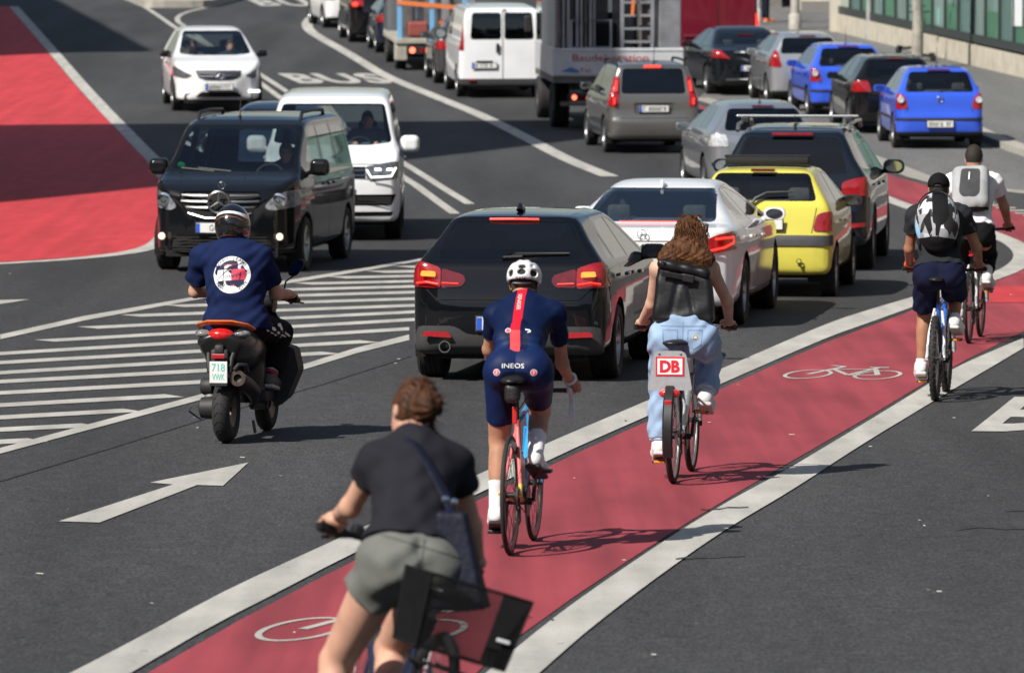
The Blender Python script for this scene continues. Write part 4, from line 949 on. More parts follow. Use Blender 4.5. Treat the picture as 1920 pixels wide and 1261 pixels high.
def silver_wagon():
    P = paint('silver_car_paint', (.42, .44, .47), .75, .35)
    sp = dict(W=1.77, H=1.45, belt=.98, roofhw=.53, y0=-.85, y1=3.65, wb=2.65, wr=.315, zb=.2, paint=P, h=.05, gt=.06, gy=1.2, rr=.2, rlim=1.2,
        side=[(-.65, .2), (-.8, .28), (-.85, .45), (-.85, .68), (-.81, .95), (-.74, 1.0), (-.35, 1.34), (-.25, 1.40), (.3, 1.44), (1.0, 1.45), (1.5, 1.40), (2.0, 1.2), (2.4, 1.0), (3.1, .90), (3.5, .76), (3.64, .58), (3.62, .4), (3.4, .2)],
        rw=[rpoly([(-.62, 1.03), (.62, 1.03), (.52, 1.35), (-.52, 1.35)], .06)], ws=[rpoly([(-.64, 1.04), (.64, 1.04), (.52, 1.37), (-.52, 1.37)], .05)],
        sw=[rpoly([(1.10, 1.01), (2.1, 1.0), (1.6, 1.26), (1.1, 1.37)], .03), rpoly([(.18, 1.02), (1.02, 1.01), (1.02, 1.375), (.35, 1.35)], .03)],
        panels=[dict(name='tail_light', view='R', poly=rpoly([(.56, .80), (.92, .80), (.92, .98), (.60, .97)], .03), mat=M_LAMPW, off=.012, mirror=True),
                dict(name='bumper_strip', view='R', poly=rpoly([(-.8, .5), (.8, .5), (.8, .56), (-.8, .56)], .01), mat=M_BLK, off=.006)],
        mir=(.10, 1.95, 1.0), handles=[(1.2, .86), (.3, .88)], cab1=2.5)
    r, f = build_car('estate_car', 'silver car with left side showing, ahead of the dark off-roader', 'car', sp)
    bar_light(r, 'brake_light', -.16, .16, -.33, 1.385, .025, M_TAILD, .03); plate(r, (0, -.87, .66)); antenna(r, 0, -.02, 1.43, .42)
    place(r, 3.72, 85.6, -5.0); return r
silver_wagon()

def roomster():
    P = paint('grey_beige_paint', (.21, .205, .19), .75, .38)
    sp = dict(W=1.69, H=1.60, belt=1.03, roofhw=.60, y0=-.72, y1=3.48, wb=2.62, wr=.31, zb=.22, paint=P, h=.045, gt=.02, gy=.8, rr=.16, rt=.04, rlim=1.1,
        side=[(-.55, .22), (-.68, .28), (-.72, .42), (-.72, .58), (-.65, .66), (-.62, 1.0), (-.58, 1.05), (-.42, 1.50), (-.36, 1.55), (.1, 1.59), (.9, 1.60), (1.35, 1.56), (1.9, 1.32), (2.3, 1.08), (2.5, 1.0), (3.1, .88), (3.4, .74), (3.48, .55), (3.45, .38), (3.3, .22)],
        rw=[rpoly([(-.57, 1.05), (.57, 1.05), (.53, 1.49), (-.53, 1.49)], .06)], ws=[rpoly([(-.64, 1.1), (.64, 1.1), (.56, 1.5), (-.56, 1.5)], .05)],
        sw=[rpoly([(1.15, 1.10), (2.1, 1.12), (1.6, 1.42), (1.15, 1.49)], .05), rpoly([(.2, 1.03), (1.06, 1.03), (1.06, 1.51), (.2, 1.50)], .04)],
        rglass=M_GL_D, panels=[
            dict(name='tail_light', view='R', poly=rpoly([(.62, .82), (.80, .84), (.79, 1.10), (.70, 1.36), (.58, 1.34), (.62, 1.08)], .04), mat=M_TAIL, off=.014, mirror=True),
            dict(name='tailgate_gap', view='R', poly=seam([(-.62, .63), (.62, .63)], .012), mat=M_UNDER, off=-.004, skirt=0),
            dict(name='plate_recess', view='R', poly=rpoly([(-.33, .69), (.33, .69), (.35, .89), (-.35, .89)], .03), mat=mat('grey_recess', (.12, .118, .11), .5, .5), off=-.02)],
        mir=(.09, 2.0, 1.1), handles=[(1.25, .92)], cab1=2.4, seatz=.2)
    r, f = build_car('estate_car', 'grey-beige high-roofed estate with lit tail lights right behind the flatbed lorry', 'car', sp)
    for s in (-1, 1):
        m = MB(); m.tube([(s*.665, -.605, 1.10), (s*.645, -.53, 1.27)], [.05, .035], 8, flat=(1, .5)); m.build('lamp_core', M_LIT, r)
        m = MB(); m.tube([(s*.70, -.665, .87), (s*.70, -.655, .98)], [.04, .03], 8, flat=(1, .5)); m.build('lamp_core', M_LIT, r)
    bar_light(r, 'brake_light', -.15, .15, -.435, 1.525, .045, M_BRAKE, .03); plate(r, (0, -.655, .79))
    roof_rails(r, .60, -.2, 1.5, 1.56, M_BLK, .06); antenna(r, .05, -.2, 1.57, .55)
    place(r, 2.42, 100.4, -6.0); return r
roomster()

def polo():
    P = paint('bright_blue_paint', (.035, .10, .62), .0, .3)
    sp = dict(W=1.65, H=1.465, belt=.98, roofhw=.54, y0=-.62, y1=3.28, wb=2.46, wr=.295, tw=.185, zb=.22, paint=P, h=.045, gt=.03, gy=.8, rr=.17, rt=.04, rlim=1.1,
        side=[(-.45, .22), (-.58, .28), (-.62, .42), (-.62, .58), (-.55, .67), (-.52, .93), (-.47, 1.0), (-.24, 1.36), (-.16, 1.42), (.2, 1.455), (.8, 1.465), (1.2, 1.42), (1.7, 1.2), (2.1, 1.0), (2.8, .88), (3.15, .74), (3.28, .55), (3.25, .38), (3.1, .22)],
        rw=[rpoly([(-.62, 1.02), (.62, 1.02), (.52, 1.37), (-.52, 1.37)], .06)], ws=[rpoly([(-.62, 1.04), (.62, 1.04), (.52, 1.38), (-.52, 1.38)], .05)],
        sw=[rpoly([(.95, 1.02), (1.85, 1.0), (1.4, 1.27), (.95, 1.39)], .03), rpoly([(.05, 1.03), (.87, 1.02), (.87, 1.395), (.2, 1.37)], .03)],
        panels=[
            dict(name='tail_light', view='R', poly=rpoly([(.57, .72), (.86, .72), (.86, .99), (.70, .99), (.61, .93)], .05), mat=M_TAIL, off=.012, mirror=True),
            dict(name='bumper_strip', view='R', poly=rpoly([(-.86, .515), (.86, .515), (.86, .56), (-.86, .56)], .008), mat=M_BLK, off=.010),
            dict(name='bumper_base', view='R', poly=rpoly([(-.86, .20), (.86, .20), (.86, .31), (-.86, .31)], .008), mat=M_BLK, off=.004),
            dict(name='side_strip', view='S', poly=[(.35, .52), (2.1, .52), (2.1, .57), (.35, .57)], mat=M_BLK, off=.008),
            dict(name='tailgate_gap', view='R', poly=seam([(.60, .66), (.56, .75)], .012), mat=M_UNDER, off=-.004, skirt=0, mirror=True)],
        mir=(.08, 1.75, 1.0), handles=[(1.05, .86), (.2, .88)], cab1=2.2, seats=[(-.35, 1.15, .48), (.35, 1.15, .48), (0, .3, 1.1)])
    r, f = build_car('hatchback_car', 'bright blue hatchback with round rear badge, nearest in the right-hand queue', 'car', sp, 'blue hatchbacks')
    for s in (-1, 1):
        m = MB(); m.lathe([(0, .001), (-.01, .05), (0, .06)], 'y', 16, (s*.70, -.575, .885)); m.build('reversing_lamp', M_LAMPW, r, True)
    bar_light(r, 'brake_light', -.2, .2, -.235, 1.405, .025, M_TAILD, .03); plate(r, (0, -.64, .455), blue=False, width=.46)
    round_badge(r, (0, -.545, .89), .055, kind='vw'); wiper(r, [(0, -.47, 1.03), (.25, -.44, 1.06), (.5, -.45, 1.05)])
    antenna(r, 0, .1, 1.45, .35)
    place(r, 7.6, 101.9, -2.0)
    q = copy_tree(r); q['label'] = 'bright blue hatchback between silver hatchback and black hatchback in the queue'; place(q, 6.68, 113.9, -5.0)
    return r
polo()

def simple_hatch(name, label, P, pos, head, W=1.75, H=1.45, L=4.1, light=M_TAIL, lit=False, glass=M_GL, kind='hatch', scale=1.0, tl=None, h=.055):
    y0 = -.72; y1 = y0+L; wb = L*.61; up = H/1.45
    if kind == 'sedan':
        side = [(-.8, .2), (-.98, .28), (-1.02, .5), (-1.02, .75), (-.97, .98), (-.55, 1.02), (.1, 1.28), (.5, H-.05), (1.0, H), (1.5, H-.04), (2.0, 1.25), (2.5, 1.02), (y1-.9, .94), (y1-.3, .80), (y1-.05, .6), (y1-.05, .4), (y1-.3, .2)]; y0 = -1.02
        rw = [(-.62, 1.06), (.62, 1.06), (.54, 1.35), (-.54, 1.35)]; sw = [[(1.05, 1.03), (2.1, 1.02), (1.65, 1.27), (1.05, 1.37)], [(.1, 1.06), (.97, 1.03), (.97, 1.375), (.55, 1.33)]]
    else:
        side = [(-.55, .2), (-.68, .28), (-.72, .45), (-.72, .66), (-.66, .97*up), (-.60, 1.02*up), (-.34, H-.10), (-.24, H-.05), (.3, H-.01), (1.0, H), (1.4, H-.06), (1.9, 1.22*up), (2.3, 1.02*up), (y1-.5, .88*up), (y1-.15, .74*up), (y1, .55), (y1-.03, .38), (y1-.2, .2)]
        rw = [(-.60, 1.04*up), (.60, 1.04*up), (.52, H-.10), (-.52, H-.10)]; sw = [[(1.0, 1.04*up), (2.0, 1.03*up), (1.5, H-.18), (1.0, H-.08)], [(.05, 1.05*up), (.92, 1.04*up), (.92, H-.075), (.2, H-.09)]]
    hw = W/2
    tl = tl or [(hw-.30, .78*up), (hw+.03, .78*up), (hw+.03, .97*up), (hw-.26, .96*up)]
    sp = dict(W=W, H=H, belt=.99*up, roofhw=hw-.33, y0=y0, y1=y1, wb=wb, wr=.31 if H < 1.55 else .34, zb=.2, paint=P, h=h, gt=.04, gy=1.0, rr=.2, side=side, rlim=1.2,
        rw=[rpoly(rw, .06)], ws=[rpoly([(-.62, 1.05*up), (.62, 1.05*up), (.52, H-.09), (-.52, H-.09)], .05)], sw=[rpoly(q, .03) for q in sw], glass=glass,
        panels=[dict(name='tail_light', view='R', poly=rpoly(tl, .03), mat=light, off=.012, mirror=True), dict(name='bumper_base', view='R', poly=[(-hw-.05, .18), (hw+.05, .18), (hw+.05, .31), (-hw-.05, .31)], mat=M_BLK, off=.004)],
        mir=(.09, wb-.72, 1.0*up), handles=[(1.1, .87*up), (.2, .88*up)], cab1=2.3)
    r, f = build_car(name, label, 'car', sp)
    plate(r, (0, y0-.02, .60)); bar_light(r, 'brake_light', -.17, .17, -.315 if kind != 'sedan' else .06, H-.065 if kind != 'sedan' else 1.27, .025, M_BRAKE if lit else M_TAILD, .03)
    if lit:
        for s in (-1, 1):
            m = MB(); m.tube([(s*(hw-.22), y0-.005, .87*up), (s*(hw-.09), y0+.03, .87*up)], .055, 8, flat=(1, 1)); m.build('lamp_core', M_LIT, r)
    place(r, pos[0], pos[1], head, scale); return r
simple_hatch('hatchback_car', 'black hatchback tucked behind the nearest blue hatchback', paint('black_paint_plain', (.007, .007, .008)), (7.2, 107.6), -4, W=1.78, H=1.47, tl=[(.50, .80), (.92, .80), (.92, 1.0), (.56, 1.0)])
simple_hatch('hatchback_car', 'silver hatchback with tall red lamps in the right-hand queue', paint('pale_silver_paint', (.50, .51, .53), .7, .35), (6.12, 118.9), -5, W=1.72, H=1.50, tl=[(.58, .80), (.90, .82), (.90, 1.12), (.66, 1.14)])
r = simple_hatch('saloon_car', 'black saloon with chrome boot strip beside the dark red van', paint('black_paint_blue', (.006, .007, .010)), (5.05, 123.2), -7, W=1.81, H=1.45, L=4.65, kind='sedan', tl=[(.48, .80), (.95, .84), (.95, 1.0), (.70, .98)])
bar_light(r, 'boot_strip', -.42, .42, -1.035, .95, .035, M_CHROME, .02); bar_light(r, 'bumper_chrome', -.6, .6, -1.03, .36, .03, M_CHROME, .02)
simple_hatch('hatchback_car', 'dark grey car peeking out left of the white panel van', paint('dark_grey_paint', (.06, .063, .068), .5), (-.92, 127.9), -5, W=1.76, H=1.47)
simple_hatch('off_road_car', 'black tall car with a glowing red lamp left of the blue-posted lorry', paint('black_paint_plain', (.007, .007, .008)), (-3.38, 148.3), -7, W=1.85, H=1.66, lit=True, tl=[(.55, .95), (.95, .95), (.95, 1.12), (.55, 1.12)])
simple_hatch('hatchback_car', 'dark blue car squeezed between the lorry with blue posts and the black tall car', paint('navy_paint', (.008, .012, .03)), (-2.62, 142.6), -6, W=1.7, H=1.45, L=3.6)
simple_hatch('hatchback_car', 'white car cut off by the top edge of the picture', paint('plain_white_paint', (.76, .76, .76)), (-4.40, 157.0), -10, W=1.75, H=1.47, light=M_TAIL)
simple_hatch('hatchback_car', 'dark blue car mostly hidden behind the white van', paint('steel_blue_paint', (.02, .035, .07), .3), (-3.35, 86.8), 186, W=1.75, H=1.44)
def citan():
    P = paint('black_van_paint', (.006, .0065, .008), .0, .25)
    grille = rpoly([(-.46, .95), (.46, .95), (.50, .86), (.38, .70), (.16, .64), (-.16, .64), (-.38, .70), (-.50, .86)], .04)
    head = rpoly([(.51, .77), (.60, .73), (.84, .77), (.89, .86), (.86, .97), (.76, .96), (.60, .88)], .04)
    sp = dict(W=1.83, H=1.80, belt=1.12, roofhw=.66, y0=-.72, y1=3.60, wb=2.697, wr=.315, zb=.20, paint=P, h=.04, rr=.14, rt=.03, fr=.34, ft=.07, flim=1.6, gt=0, hood=(.06, 2.0, .8), rlim=.6, k=.08,
        side=[(-.55, .2), (-.68, .26), (-.72, .45), (-.70, 1.2), (-.62, 1.70), (-.5, 1.78), (0, 1.80), (1.2, 1.80), (1.75, 1.77), (2.1, 1.66), (2.75, 1.22), (2.90, 1.14), (3.25, 1.05), (3.48, .95), (3.57, .82), (3.60, .62), (3.60, .42), (3.52, .26), (3.35, .2)],
        rw=[rpoly([(-.62, 1.15), (-.05, 1.15), (-.05, 1.62), (-.58, 1.62)], .04), rpoly([(.05, 1.15), (.62, 1.15), (.58, 1.62), (.05, 1.62)], .04)],
        ws=[rpoly([(-.74, 1.20), (-.45, 1.165), (.45, 1.165), (.74, 1.20), (.62, 1.665), (-.62, 1.665)], .05)],
        sw=[rpoly([(1.35, 1.14), (2.45, 1.12), (2.05, 1.46), (1.75, 1.63), (1.35, 1.66)], .04), rpoly([(.45, 1.14), (1.25, 1.14), (1.25, 1.66), (.45, 1.66)], .05), rpoly([(-.5, 1.16), (.33, 1.15), (.33, 1.65), (-.42, 1.62)], .05)],
        glass=M_GL_D, panels=[
            dict(name='headlight', view='F', poly=head, mat=mat('headlamp_glass', (.30, .32, .35), .12, .4, coat=1.0, var=.6, scale=16), off=.006, mirror=True),
            dict(name='grille', view='F', poly=grille, mat=M_UNDER, off=-.02, skirt=0),
            dict(name='lower_grille', view='F', poly=rpoly([(-.55, .44), (.55, .44), (.62, .34), (.50, .26), (-.50, .26), (-.62, .34)], .05), mat=M_UNDER, off=-.02, skirt=0),
            dict(name='bumper_insert', view='F', poly=rpoly([(-.96, .20), (.96, .20), (.96, .255), (-.96, .255)], .01), mat=mat('grey_bumper_plastic', (.045, .045, .047), .6, var=.1), off=.004),
            dict(name='door_gap', view='S', poly=seam([(1.30, .30), (1.30, 1.70)], .012), mat=M_UNDER, off=-.004, skirt=0),
            dict(name='door_gap', view='S', poly=seam([(.39, .45), (.39, 1.70)], .012), mat=M_UNDER, off=-.004, skirt=0),
            dict(name='door_gap', view='S', poly=seam([(2.36, .45), (2.36, 1.1)], .012), mat=M_UNDER, off=-.004, skirt=0),
        ], mir=(.11, 2.35, 1.20), mirsize=(.115, .08, .10), mirmat=M_GLOSSB, handles=[(1.45, .98), (1.1, .98)], handlemat=P, seats=[(-.40, 1.45, .5), (.40, 1.45, .5)], seatz=.30, dash=2.62, cab1=2.5)
    r, f = build_car('people_carrier_van', 'shiny black compact van coming towards the camera behind the scooter rider', 'van', sp)
    for z, w_ in ((.905, .45), (.835, .46), (.765, .40)):
        for s in (-1, 1):
            m = MB(); m.tube([(s*.13, 3.575, z), (s*w_*.7, 3.55, z), (s*w_, 3.50, z+.005)], .016, 6); m.build('grille_bar', mat('satin_chrome', (.26, .265, .27), .35, .9), r, True)
    m = MB(); m.tube([(-.38, 3.52, .70), (-.16, 3.585, .645), (.16, 3.585, .645), (.38, 3.52, .70)], .014, 6); m.build('grille_frame', MATS['satin_chrome'], r, True)
    round_badge(r, (0, 3.60, .83), .125, kind='star', m_=MATS['satin_chrome'])
    for s in (-1, 1):
        m = MB(); m.lathe([(3.575, .001), (3.57, .036), (3.55, .042)], 'y', 18, (s*.70, -.07, .43)); m.build('fog_lamp', M_FOG, r, True)
        m = MB(); m.lathe([(0, .001), (.012, .05), (0, .085)], 'y', 18, (s*.68, 3.44, .85)); m.build('lamp_reflector', M_CHROME, r, True)
    for k in range(5):
        m = MB(); m.tube([(-.56, 3.53, .28+k*.036), (0, 3.60, .28+k*.036), (.56, 3.53, .28+k*.036)], .007, 5); m.build('grille_slat', M_BLK, r)
    plate(r, (0, 3.63, .535), text='GG NH', facing=1, blue=True, fitw=.24)
    round_badge(r, (0, 3.40, 1.02), .04, kind='star')
    roof_rails(r, .62, .2, 1.75, 1.755, M_BLK, .07); antenna(r, .12, 1.70, 1.77, .30, -.3)
    m = MB(); m.lathe([(0, .001), (0, .045)], 'y', 14); s_ = m.build('sticker', mat('green_sticker', (.05, .45, .25), .5), r); s_.data.transform(Matrix.Translation((.62, 2.74, 1.235)) @ Matrix.Rotation(R(-35), 4, 'X'))
    for s in (-1, 1):
        m = MB(); m.tube([(s*.1+.1, 2.85, 1.165), (s*.1+.5, 2.80, 1.20)], .011, 6); m.build('wiper', M_BLK, r)
    place(r, -3.28+.40, 67.0+2.65, 188.5)
    return r
CITAN = citan()

def t6():
    P = paint('white_van_paint', (.77, .78, .79), .0, .3)
    sp = dict(W=1.904, H=1.96, belt=1.24, roofhw=.70, y0=-.95, y1=3.95, wb=3.0, wr=.34, tw=.225, zb=.22, paint=P, h=.045, rr=.14, rt=.03, fr=.22, ft=.03, flim=1.8, rlim=.5, hood=(.04, 2.6, .8), k=.08,
        side=[(-.8, .22), (-.92, .28), (-.95, .5), (-.93, 1.3), (-.85, 1.85), (-.7, 1.94), (0, 1.96), (1.6, 1.96), (2.2, 1.92), (2.55, 1.80), (3.18, 1.30), (3.32, 1.24), (3.65, 1.14), (3.85, 1.02), (3.92, .85), (3.95, .55), (3.93, .35), (3.8, .22)],
        rw=[rpoly([(-.65, 1.25), (.65, 1.25), (.6, 1.78), (-.6, 1.78)], .05)], ws=[rpoly([(-.80, 1.30), (-.5, 1.265), (.5, 1.265), (.80, 1.30), (.69, 1.80), (-.69, 1.80)], .05)],
        sw=[rpoly([(1.75, 1.26), (2.85, 1.25), (2.45, 1.62), (2.25, 1.76), (1.75, 1.78)], .04), rpoly([(.35, 1.27), (1.62, 1.27), (1.62, 1.78), (.35, 1.78)], .05)],
        panels=[
            dict(name='headlight', view='F', poly=rpoly([(.46, .86), (.52, .80), (.96, .85), (.96, 1.06), (.80, 1.06), (.46, 1.0)], .02), mat=M_HEADD, off=.006, mirror=True),
            dict(name='grille', view='F', poly=rpoly([(-.455, .84), (.455, .84), (.455, 1.0), (-.455, 1.0)], .01), mat=M_GLOSSB, off=-.01, skirt=0),
            dict(name='lower_grille', view='F', poly=rpoly([(-.80, .48), (.80, .48), (.86, .63), (-.86, .63)], .02), mat=M_UNDER, off=-.02, skirt=0),
            dict(name='lower_slot', view='F', poly=rpoly([(-.80, .335), (.80, .335), (.82, .40), (-.82, .40)], .015), mat=M_UNDER, off=-.02, skirt=0),
            dict(name='bumper_base', view='F', poly=rpoly([(-.98, .20), (.98, .20), (.98, .27), (-.98, .27)], .01), mat=M_BLK, off=.004),
            dict(name='bonnet_gap', view='F', poly=seam([(-.80, 1.03), (.80, 1.03)], .012), mat=M_UNDER, off=-.004, skirt=0),
        ], mir=(.14, 2.85, 1.27), mirsize=(.13, .09, .115), handles=[(1.85, 1.05)], seats=[(-.45, 1.95, .52), (.45, 1.95, .52)], seatz=.45, dash=3.05, cab1=2.9)
    r, f = build_car('transporter_van', 'white transporter van with bright headlamp strips following the black van', 'van', sp)
    for s in (-1, 1):
        m = MB(); m.tube([(s*.47, 3.945, .965), (s*.53, 3.945, .86), (s*.80, 3.93, .875), (s*.86, 3.89, .99)], .013, 6); m.build('lamp_strip', M_DRL, r)
        for x in (.62, .78):
            m = MB(); m.box((s*x, 3.935 if x < .7 else 3.915, .965), (.09, .02, .035), bev=.01); m.build('lamp_core', M_DRL, r)
        for z in (.885, .955): 
            m = MB(); m.tube([(s*.12, 3.94, z), (s*.45, 3.93, z)], .007, 6); m.build('grille_bar', M_CHROME, r)
    for z in (.52, .555, .59): 
        m = MB(); m.tube([(-.80, 3.90, z), (0, 3.95, z), (.80, 3.90, z)], .007, 5); m.build('grille_slat', M_BLK, r)
    round_badge(r, (0, 3.96, .92), .085, kind='vw'); plate(r, (0, 3.975, .70), facing=1)
    a = R(179.5); place(r, -2.34-3.0*math.sin(a), 74.3-3.0*math.cos(a), 179.5, .97)
    return r
T6 = t6()

def bclass():
    P = MATS['plain_white_paint']
    sp = dict(W=1.786, H=1.557, belt=1.02, roofhw=.56, y0=-.78, y1=3.58, wb=2.70, wr=.32, zb=.19, paint=P, h=.045, rr=.18, fr=.34, ft=.08, flim=1.4, rlim=.5, hood=(.04, 1.8, .9),
        side=[(-.55, .2), (-.72, .28), (-.78, .5), (-.74, .95), (-.66, 1.05), (-.35, 1.46), (-.2, 1.52), (.5, 1.555), (1.1, 1.555), (1.5, 1.50), (2.45, 1.08), (2.62, 1.03), (3.1, .95), (3.38, .84), (3.52, .70), (3.58, .50), (3.55, .32), (3.4, .2)],
        rw=[rpoly([(-.6, 1.06), (.6, 1.06), (.53, 1.45), (-.53, 1.45)], .05)], ws=[rpoly([(-.70, 1.085), (-.4, 1.055), (.4, 1.055), (.70, 1.085), (.555, 1.49), (-.555, 1.49)], .05)],
        sw=[rpoly([(1.1, 1.05), (2.2, 1.05), (1.75, 1.28), (1.1, 1.46)], .03), rpoly([(.15, 1.06), (1.02, 1.05), (1.02, 1.47), (.25, 1.44)], .03)],
        panels=[
            dict(name='headlight', view='F', poly=rpoly([(.50, .70), (.64, .64), (.95, .70), (.95, .87), (.84, .88)], .03), mat=M_HEADD, off=.005, mirror=True),
            dict(name='grille', view='F', poly=rpoly([(-.45, .80), (.45, .80), (.40, .66), (.25, .60), (-.25, .60), (-.40, .66)], .03), mat=mat('grille_grey', (.10, .11, .13), .4, .6), off=-.015, skirt=0),
            dict(name='lower_grille', view='F', poly=rpoly([(-.34, .40), (.34, .40), (.46, .29), (-.46, .29)], .03), mat=M_UNDER, off=-.015, skirt=0),
        ], mir=(.10, 2.05, 1.07), mirmat=M_GLOSSB, handles=[(1.2, .9), (.3, .92)], seats=[(-.38, 1.3, .5), (.38, 1.3, .5), (0, .4, 1.2)], cab1=2.4, seatz=.2, dash=2.4)
    r, f = build_car('compact_car', 'white compact car coming towards the camera at the upper left', 'car', sp)
    for s in (-1, 1):
        m = MB(); m.box((s*.68, 3.44, .40), (.22, .03, .05), bev=.02); m.build('daytime_light', M_DRL, r)
        for z in (.755, .69):
            m = MB(); m.tube([(s*.10, 3.545, z), (s*.40, 3.49, z)], .018, 6); m.build('grille_bar', mat('satin_chrome', (.26, .265, .27), .35, .9), r)
    round_badge(r, (0, 3.565, .72), .085, kind='star'); plate(r, (0, 3.60, .49), facing=1)
    a = R(173.0); place(r, -6.05-2.7*1.05*math.sin(a), 116.4-2.7*1.05*math.cos(a), 173.0, 1.06)
    return r
BCLASS = bclass()

def vivaro():
    P = MATS['white_van_paint']
    sp = dict(W=1.904, H=1.96, belt=1.22, roofhw=.74, y0=-.85, y1=3.93, wb=3.1, wr=.33, zb=.24, paint=P, h=.055, rr=.10, rt=.02, fr=.25, rlim=.4, flim=2.0, k=.08,
        side=[(-.78, .24), (-.85, .30), (-.85, .5), (-.83, 1.2), (-.76, 1.86), (-.66, 1.93), (0, 1.95), (2.0, 1.96), (2.5, 1.86), (3.2, 1.25), (3.6, 1.1), (3.88, .9), (3.93, .5), (3.8, .24)],
        rw=[rpoly([(-.68, 1.25), (-.02, 1.25), (-.02, 1.82), (-.64, 1.82)], .06), rpoly([(.05, 1.25), (.68, 1.25), (.64, 1.82), (.05, 1.82)], .06)],
        ws=[rpoly([(-.75, 1.3), (.75, 1.3), (.65, 1.8), (-.65, 1.8)], .05)], sw=[rpoly([(1.9, 1.25), (2.9, 1.25), (2.35, 1.75), (1.9, 1.78)], .04)], glass=M_GL_D,
        panels=[
            dict(name='tail_light', view='R', poly=rpoly([(.82, 1.02), (.98, 1.02), (.98, 1.72), (.82, 1.72)], .02), mat=M_TAIL, off=.008, mirror=True),
            dict(name='bumper', view='R', poly=rpoly([(-.98, .22), (.98, .22), (.98, .42), (-.98, .42)], .01), mat=mat('grey_bumper_plastic', (.045, .045, .047), .6), off=.02),
            dict(name='door_gap', view='R', poly=seam([(.015, .42), (.015, 1.88)], .02), mat=M_UNDER, off=-.004, skirt=0),
            dict(name='bumper_side', view='S', poly=[(-.86, .22), (-.30, .22), (-.30, .42), (-.86, .42)], mat=MATS['grey_bumper_plastic'], off=.012)],
        mir=(.14, 2.9, 1.25), mirsize=(.13, .09, .12), mirmat=M_BLK, seats=[(-.45, 1.9, .52), (.45, 1.9, .52)], seatz=.45, dash=3.0, cab1=2.9)
    r, f = build_car('panel_van', 'white panel van with tall red lamps and two rear doors', 'van', sp)
    m = MB(); m.box((-.10, -.86, 1.07), (.07, .03, .20), bev=.02); m.build('door_handle', M_BLK, r); m = MB(); m.box((-.38, -.875, .78), (.36, .03, .05), bev=.015); m.build('plate_light', M_BLK, r)
    plate(r, (-.38, -.87, .70)); bar_light(r, 'brake_light', .0, .10, -.80, 1.87, .04, M_TAILD, .03); bar_light(r, 'reflector', -.74, -.58, -.885, .40, .04, M_TAIL, .02)
    place(r, -.28, 122.1, -5); return r
vivaro()

def red_van():
    P = paint('dark_red_paint', (.13, .008, .02), .0, .3)
    sp = dict(W=2.0, H=2.55, belt=1.3, roofhw=.85, y0=-.95, y1=4.4, wb=3.5, wr=.34, zb=.28, paint=P, h=.07, rr=.10, rt=.02, fr=.3, rlim=.3, k=.08,
        side=[(-.88, .28), (-.95, .34), (-.95, .6), (-.93, 1.3), (-.88, 2.4), (-.75, 2.52), (0, 2.55), (2.6, 2.55), (3.0, 2.3), (3.7, 1.3), (4.1, 1.15), (4.4, .9), (4.4, .5), (4.2, .28)],
        rw=[], ws=[rpoly([(-.8, 1.4), (.8, 1.4), (.7, 2.2), (-.7, 2.2)], .05)], sw=[rpoly([(2.4, 1.3), (3.3, 1.3), (2.8, 2.1), (2.4, 2.1)], .04)],
        panels=[dict(name='tail_light', view='R', poly=rpoly([(.86, .98), (1.02, .98), (1.02, 1.48), (.86, 1.48)], .02), mat=M_LIT, off=.01, mirror=True),
                dict(name='door_gap', view='R', poly=seam([(0, .45), (0, 2.45)], .025), mat=M_UNDER, off=-.004, skirt=0),
                dict(name='bumper', view='R', poly=[(-1.02, .26), (1.02, .26), (1.02, .50), (-1.02, .50)], mat=M_BLK, off=.02)], seats=[(-.5, 2.4, .52), (.5, 2.4, .52)], dash=3.6, seatz=.5, cab1=3.2)
    r, f = build_car('panel_van', 'tall dark red panel van at the top of the picture', 'van', sp)
    round_badge(r, (.0, -.965, 1.12), .07, kind='star'); bar_light(r, 'trim_strip', -.8, .8, -.965, .98, .04, mat('dark_red_trim', (.16, .03, .04), .4), .02)
    place(r, 4.62, 130.8, -5); return r
red_van()

